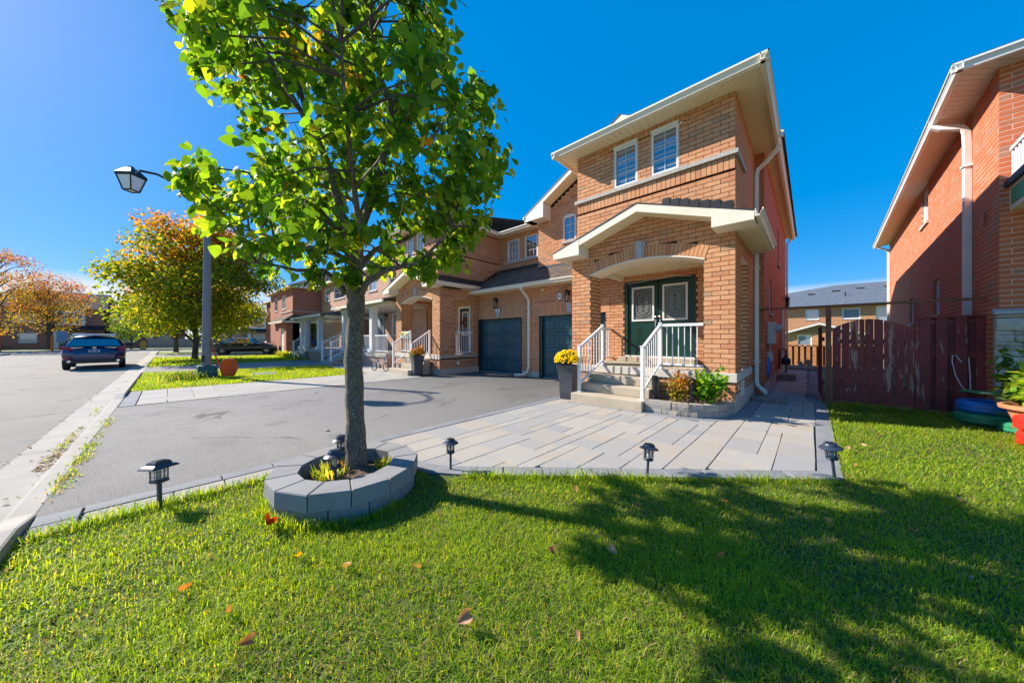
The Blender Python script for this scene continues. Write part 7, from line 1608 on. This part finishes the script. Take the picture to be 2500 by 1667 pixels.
# ------------------------------------------------------------------ cars
def car(name, label, loc, rz, paint, rows_fn, stations, wheels, wr, parts, glass_rows, glass_st, group=None):
    # rows_fn(station) -> list of (x,y,z) half profile from underside centre to roof centre
    t = thing(name, label, 'car', loc, rz, group); G_ = [rows_fn(s) for s in stations]; nR = len(G_[0]); nS = len(G_)
    m = MB(); m.v = [p for s in G_ for p in s] + [(x, -y, z) for s in G_ for x, y, z in s]; o = nS * nR
    for i in range(nS - 1):
        for k in range(nR - 1):
            m.f.append((i * nR + k, (i + 1) * nR + k, (i + 1) * nR + k + 1, i * nR + k + 1)); m.f.append((o + i * nR + k, o + i * nR + k + 1, o + (i + 1) * nR + k + 1, o + (i + 1) * nR + k))
    for i in (0, nS - 1):
        for k in range(nR - 1): m.f.append((i * nR + k, i * nR + k + 1, o + i * nR + k + 1, o + i * nR + k))
    b = m.build('body', paint, t, local=True, smooth=True)
    sb = b.modifiers.new('sub', 'SUBSURF'); sb.levels = 1; sb.render_levels = 1
    # side windows, a little proud of the body
    for (i0, i1) in glass_st:
        for s in (1, -1):
            q = MB()
            for i in range(i0, i1):
                A, B, C_, D_ = [Vector(G_[i + a][k]) for a, k in ((0, glass_rows[0]), (1, glass_rows[0]), (1, glass_rows[1]), (0, glass_rows[1]))]
                f_ = lambda p, u, v: p
                mid = lambda P, Q, t_: P.lerp(Q, t_)
                A2, B2, C2, D2 = mid(A, D_, .06), mid(B, C_, .06), mid(B, C_, .86), mid(A, D_, .86)
                nn = (B - A).cross(D_ - A).normalized(); nn = nn if nn.y > 0 else -nn
                pts = [p + nn * .006 for p in (A2, B2, C2, D2)]; q.quad(*[(p.x, p.y * s, p.z) for p in pts])
            q.build('side_window', GLASS, t, local=True)
    for (x, y) in wheels:
        for s in (1, -1):
            w = MB().lathe([(wr * .62, -.10), (wr * .9, -.105), (wr, -.08), (wr, .08), (wr * .9, .105), (wr * .62, .10)], 24, (x, y * s, wr), 'y').build('wheel', TIRE, t, local=True, smooth=True)
            rm = MB().lathe([(wr * .64, .07 * s), (wr * .58, .09 * s), (wr * .50, .06 * s), (0, .06 * s)], 20, (x, y * s, wr), 'y')
            for k in range(10):
                a = 2 * math.pi * k / 10; rm.bar((x, (y + .085) * s, wr), (x + wr * .58 * math.cos(a), (y + .09) * s, wr + wr * .58 * math.sin(a)), .03, .02)
            rm.build('rim', SILVERR, w, local=True)
    for nm, mt, fn in parts: fn(MB()).build(nm, mt, t, local=True)
    return t
# SUV: x forward, rear at 0
def suv_rows(s):
    x, w, belt, rf, xr = s
    return [(x, 0, .30), (x, .72 * w, .30), (x, .90 * w, .42), (x - (.03 if x < .3 else 0), .945 * w, .76), (x + xr * .12, .90 * w, belt), (x + xr, .66 * w, rf), (x + xr, 0, rf + .05)]
SUV_ST = [(.06, .93, 1.03, 1.50, .52), (.30, .99, 1.04, 1.56, .45), (1.0, 1.0, 1.04, 1.60, .15), (2.0, 1.0, 1.02, 1.61, .0), (2.75, 1.0, 1.00, 1.58, -.15), (3.35, .99, .99, 1.18, -.1), (3.6, .98, .97, 1.03, 0), (4.3, .94, .86, .90, 0), (4.62, .82, .70, .72, 0)]
def lens(y0, y1, z0, z1, x): return lambda m: m.prism([(x, y0, z0), (x, y1, z0), (x, y1, z1), (x, y0, z1)], (-.04, 0, 0))
suv_parts = [
 ('rear_window', GLASS, lambda m: m.quad((.085, -.76, 1.07), (.085, .76, 1.07), (.47, .58, 1.47), (.47, -.58, 1.47))),
 ('taillight', REDL, lambda m: m.prism([(.02, -.93, .90), (.02, -.62, .94), (.05, -.62, 1.02), (.05, -.90, 1.05)], (.08, 0, 0))),
 ('taillight', REDL, lambda m: m.prism([(.02, .93, .90), (.02, .62, .94), (.05, .62, 1.02), (.05, .90, 1.05)], (.08, 0, 0))),
 ('light_strip', CHROME, lambda m: m.prism([(.0, -.62, .975), (.0, -.30, 1.005), (.0, -.30, 1.015), (.0, -.62, 1.01)], (.06, 0, 0))),
 ('light_strip', CHROME, lambda m: m.prism([(.0, .62, .975), (.0, .30, 1.005), (.0, .30, 1.015), (.0, .62, 1.01)], (.06, 0, 0))),
 ('reflector', REDL, lambda m: m.box(-.035, .02, -.84, -.66, .53, .58)), ('reflector', REDL, lambda m: m.box(-.035, .02, .66, .84, .53, .58)),
 ('number_plate', PLATE, lambda m: m.box(-.045, .02, -.155, .155, .80, .89)),
 ('plate_characters', INK, lambda m: m.box(-.047, -.044, -.13, -.02, .82, .87).box(-.047, -.044, .0, .13, .82, .87)),
 ('emblem', CHROME, lambda m: [m.bar((-.02, .055 * math.cos(a), .99 + .04 * math.sin(a)), (-.02, .055 * math.cos(a + .6), .99 + .04 * math.sin(a + .6)), .012, .012) for a in [k * .6 for k in range(10)]] and m.bar((-.02, -.03, .965), (-.02, .0, 1.02), .012, .012).bar((-.02, .03, .965), (-.02, .0, 1.02), .012, .012)),
 ('bumper', BLACK, lambda m: m.box(-.04, .25, -.82, .82, .30, .47)),
 ('exhaust', CHROME, lambda m: m.lathe([(.055, -.06), (.055, .1), (.04, .1)], 12, (0, -.68, .40), 'x')), ('exhaust', CHROME, lambda m: m.lathe([(.055, -.06), (.055, .1), (.04, .1)], 12, (0, .68, .40), 'x')),
 ('spoiler', CARBLUE, lambda m: m.prism([(.38, -.62, 1.545), (.38, .62, 1.545), (.62, .60, 1.60), (.62, -.60, 1.60)], (0, 0, .03))),
 ('roof_antenna', BLACK, lambda m: m.prism([(.75, -.02, 1.63), (1.0, -.02, 1.63), (.78, 0, 1.72)], (0, .04, 0))),
 ('mirror', BLACK, lambda m: m.box(2.9, 3.05, -1.12, -.92, 1.02, 1.16)), ('mirror', BLACK, lambda m: m.box(2.9, 3.05, .92, 1.12, 1.02, 1.16)),
]
car('suv', 'dark blue SUV seen from behind, driving away on the road', (-23.75, -2.30, -.055), R(183.5), CARBLUE, suv_rows, SUV_ST, [(.95, .80), (3.72, .80)], .36, suv_parts, (4, 5), [(1, 4)])
def sed_rows(s):
    x, w, belt, rf = s
    return [(x, 0, .24), (x, .70 * w, .24), (x, .88 * w, .36), (x, .92 * w, .62), (x, .86 * w, belt), (x, .62 * w, rf), (x, 0, rf + .03)]
SED_ST = [(.0, .86, .80, .84), (.25, .95, .93, .97), (.85, .99, .96, 1.06), (1.35, 1.0, .96, 1.36), (2.0, 1.0, .95, 1.44), (2.7, 1.0, .94, 1.41), (3.45, .99, .93, 1.10), (3.75, .98, .92, .96), (4.5, .95, .80, .83), (4.85, .80, .62, .64)]
sed_parts = [
 ('taillight', REDL, lambda m: m.box(-.01, .28, .70, .88, .72, .90)), ('taillight', REDL, lambda m: m.box(-.01, .28, -.88, -.70, .72, .90)),
 ('headlight', LENS, lambda m: m.prism([(4.35, .72, .66), (4.75, .60, .60), (4.72, .60, .70), (4.30, .74, .76)], (0, .14, 0))), ('headlight', LENS, lambda m: m.prism([(4.35, -.86, .66), (4.75, -.74, .60), (4.72, -.74, .70), (4.30, -.88, .76)], (0, .14, 0))),
 ('door_handle', CHROME, lambda m: m.box(1.35, 1.55, -.925, -.90, .80, .83)), ('door_handle', CHROME, lambda m: m.box(2.35, 2.55, -.925, -.90, .80, .83)),
 ('window_trim', CHROME, lambda m: m.tube([(.95, -.86, .975), (2.0, -.868, .965), (3.6, -.855, .94)], .010, 5)),
 ('mirror', CARGREY, lambda m: m.box(3.0, 3.2, -1.06, -.88, .92, 1.05)), ('windscreen', GLASS, lambda m: m.quad((2.80, .56, 1.40), (2.80, -.56, 1.40), (3.68, -.74, .975), (3.68, .74, .975))), ('rear_window', GLASS, lambda m: m.quad((1.30, .56, 1.345), (1.30, -.56, 1.345), (.50, -.72, 1.005), (.50, .72, 1.005))),
 ('bumper', BLACK, lambda m: m.box(4.60, 4.86, -.62, .62, .28, .45)),
]
car('sedan', 'charcoal sedan parked sideways on the driveway behind the lamp post', (-36.3, 2.3, 0), R(74), CARGREY, sed_rows, SED_ST, [(.95, .78), (3.85, .78)], .33, sed_parts, (4, 5), [(2, 4), (4, 6)])
car('sedan', 'pale silver car parked far behind the kerb maples', (-58.2, 9.5, 0), R(95), CARSILV, sed_rows, SED_ST, [(.95, .78), (3.85, .78)], .33, sed_parts, (4, 5), [(2, 4), (4, 6)])
# ------------------------------------------------------------------ grass
def patch(P, s=1.0): return np.sin(P[:, 0] * 2.1 * s + 1.3 * np.sin(P[:, 1] * 1.7 * s)) * np.sin(P[:, 1] * 2.6 * s + 1.1 * np.sin(P[:, 0] * 2.3 * s)) + .6 * np.sin(P[:, 0] * 6.1 * s + 2 * np.sin(P[:, 1] * 4.3 * s)) * np.sin(P[:, 1] * 5.3 * s)
def blades(name, label, P, H, W, g, z=-.02, straw=.09, lean=.55, cols=None):
    n = len(P); a = g.uniform(0, 2 * np.pi, n); pt = patch(P); H = H * g.uniform(.35, 1.35, n) ** 1.0 * (1 + .25 * pt); W = W * g.uniform(.7, 1.3, n)
    d = np.stack([np.cos(a), np.sin(a), np.zeros(n)], 1); sd_ = np.stack([-np.sin(a + g.normal(0, .5, n)), np.cos(a), np.zeros(n)], 1) * (W / 2)[:, None]; ln = (lean * g.uniform(.1, 1.5, n))[:, None]
    b = np.concatenate([P, np.full((n, 1), z)], 1); up = np.array((0, 0, 1.0)); Hc = H[:, None]
    p1 = b + up * Hc * .6 + d * Hc * ln * .35; p2 = b + up * Hc * (1 - .2 * ln) + d * Hc * ln
    V = np.stack([b - sd_, b + sd_, p1 - sd_ * .8, p1 + sd_ * .8, p2], 1).reshape(-1, 3); F = (np.array([(0, 1, 3), (0, 3, 2), (2, 3, 4)])[None] + (np.arange(n) * 5)[:, None, None]).reshape(-1, 3)
    cols = np.array(cols or [(.10, .22, .018), (.21, .335, .022), (.34, .43, .03), (.46, .50, .05)]); k = np.clip((pt * .5 + g.normal(0, 1.0, n)) * .8 + 1.5, 0, 3).astype(int); c = cols[k] * (1 + g.normal(0, .12, (n, 1)))
    st = g.random(n) < straw * (1 + .8 * np.clip(-pt, -1, 1)); c[st] = np.array((.42, .34, .16)) * g.uniform(.6, 1.1, (int(st.sum()), 1))
    o = npmesh(name, V, F, GRASS, None, np.repeat(np.clip(c, .01, .8), 3, axis=0)); tag(o, label, 'grass', kind='stuff'); return o
LAWN = [(-3.875, -.70), (5.0, -.70), (5.0, 9.0), (2.2, 9.58), (.35, 9.58), (.26, 7.0), (.24, 4.40), (-2.54, 1.985), (-2.62, 1.75), (-3.0, 1.80), (-3.35, 1.72), (-3.70, 1.45), (-3.875, 1.1)]
g = np.random.default_rng(3)
def sample(poly, dens, cond, box, n_=None):
    x0, x1, y0, y1 = box; n = int((x1 - x0) * (y1 - y0) * dens); P = np.stack([g.uniform(x0, x1, n), g.uniform(y0, y1, n)], 1); P = P[poly_in(P, poly)]; return P[cond(P)]
def view(P): a = np.degrees(np.arctan2(P @ np.array((.7316, .6817)), P @ np.array((-.6817, .7316)))); return np.abs(a) < 78
ringc = (np.array((-3.07, 1.12)), .585)
out = lambda P: np.hypot(*(P - ringc[0]).T) > ringc[1]
D_ = lambda P: np.hypot(P[:, 0], P[:, 1])
P1 = sample(LAWN, 12000, lambda P: view(P) & out(P) & (D_(P) < 2.6) & (D_(P) > .5), (-3.9, 3, -.7, 3))
P2 = sample(LAWN, 7000, lambda P: view(P) & out(P) & (D_(P) >= 2.6) & (D_(P) < 5.2), (-3.9, 5, -.7, 5.3))
P3 = sample(LAWN, 3200, lambda P: view(P) & (D_(P) >= 5.2), (0, 5, 2, 9.6))
blades('lawn_grass', 'short bright green grass of the near front lawn', P1, .040, .0040, g, lean=1.15, straw=.12)
blades('lawn_grass', 'short green grass of the middle front lawn beside the patio', P2, .040, .0050, g, lean=1.1, straw=.11)
blades('lawn_grass', 'short green grass of the lawn towards the maroon fence', P3, .042, .0075, g, lean=1.0)
# longer fringe along the edges
def edge(p, q, n, w): t = g.random(n)[:, None]; p, q = np.array(p), np.array(q); d = (q - p) / np.linalg.norm(q - p); return p * (1 - t) + q * t + np.stack([-d[1], d[0]])[None] * g.normal(0, w, (n, 1))
E1 = np.concatenate([edge((-3.86, -.66), (-3.86, 1.0), 1500, .03), edge((-2.5, 1.97), (.22, 4.36), 1900, .025), edge((.28, 4.4), (.30, 9.5), 900, .03), edge((.4, 9.5), (2.2, 9.5), 900, .06), edge((1.5, 8.3), (2.1, 7.4), 500, .08)])
ang_ = g.uniform(3.3, 6.6, 1300); E1 = np.concatenate([E1, ringc[0] + (np.stack([np.cos(ang_), np.sin(ang_)], 1) * g.uniform(.59, .66, (1300, 1)))])
blades('grass_fringe', 'longer grass blades fringing the paving, planter ring and fence', E1, .085, .006, g, lean=.7)
# weeds in the kerb crack and by the lamp footing
W1 = np.concatenate([np.stack([g.normal(x, .16, n), g.normal(-.68, .035, n)], 1) for x, n in ((-5.35, 130), (-6.0, 150), (-6.6, 110), (-7.4, 60), (-5.0, 60), (-8.1, 80), (-8.5, 60))] + [np.stack([g.normal(x, .25, 40), g.normal(-.93, .02, 40)], 1) for x in (-6.9, -7.6, -9.9)])
blades('kerb_weeds', 'small weeds growing in the crack behind the kerb', W1, .04, .009, g, z=-.01, straw=.3, lean=1.2)
W2 = np.concatenate([np.stack([g.normal(-15.4, .5, 900), g.normal(.5, .28, 900)], 1)]); W2 = W2[~((np.abs(W2[:, 0] + 15.31) < .27) & (np.abs(W2[:, 1] - .91) < .27))]
blades('lamp_weeds', 'tall dark weeds around the lamp footing', W2, .22, .022, g, z=0, lean=.6, cols=[(.05, .10, .02), (.08, .13, .02), (.12, .18, .03), (.2, .26, .05)])
NL = [(-19.15, -.68), (-12.8, -.68), (-12.8, 5.3), (-17.6, 5.3), (-18.0, 5.1)]; NL2 = [(-33.1, -.68), (-23.1, -.68), (-23.5, 6.4), (-31.4, 6.4)]
blades('neighbour_grass', 'sunny grass strip beside the neighbour paving', sample(NL, 900, lambda P: P[:, 0] < 0, (-19.2, -12.7, -.7, 5.4)), .06, .018, g, z=-.012, straw=.15)
blades('farther_grass', 'sunny grass plot before the maple and dark sedan', sample(NL2, 260, lambda P: P[:, 0] < 0, (-33.2, -23, -.7, 6.5)), .08, .035, g, z=-.012, straw=.15)
# yellow-green edging plants before the brown red house
for i in range(9):
    tuft('border_plant', 'low yellow green border plant in front of the brown red house', 'plant', (-30.6 + i * .75, 6.1 - i * .06, 0), 60, .45, .7, [(.30, .34, .05), (.20, .28, .05), (.40, .38, .10)], [2, 2, 1], seed=60 + i, width=.05, lean=.8)['group'] = 'border plants by the brown red house'
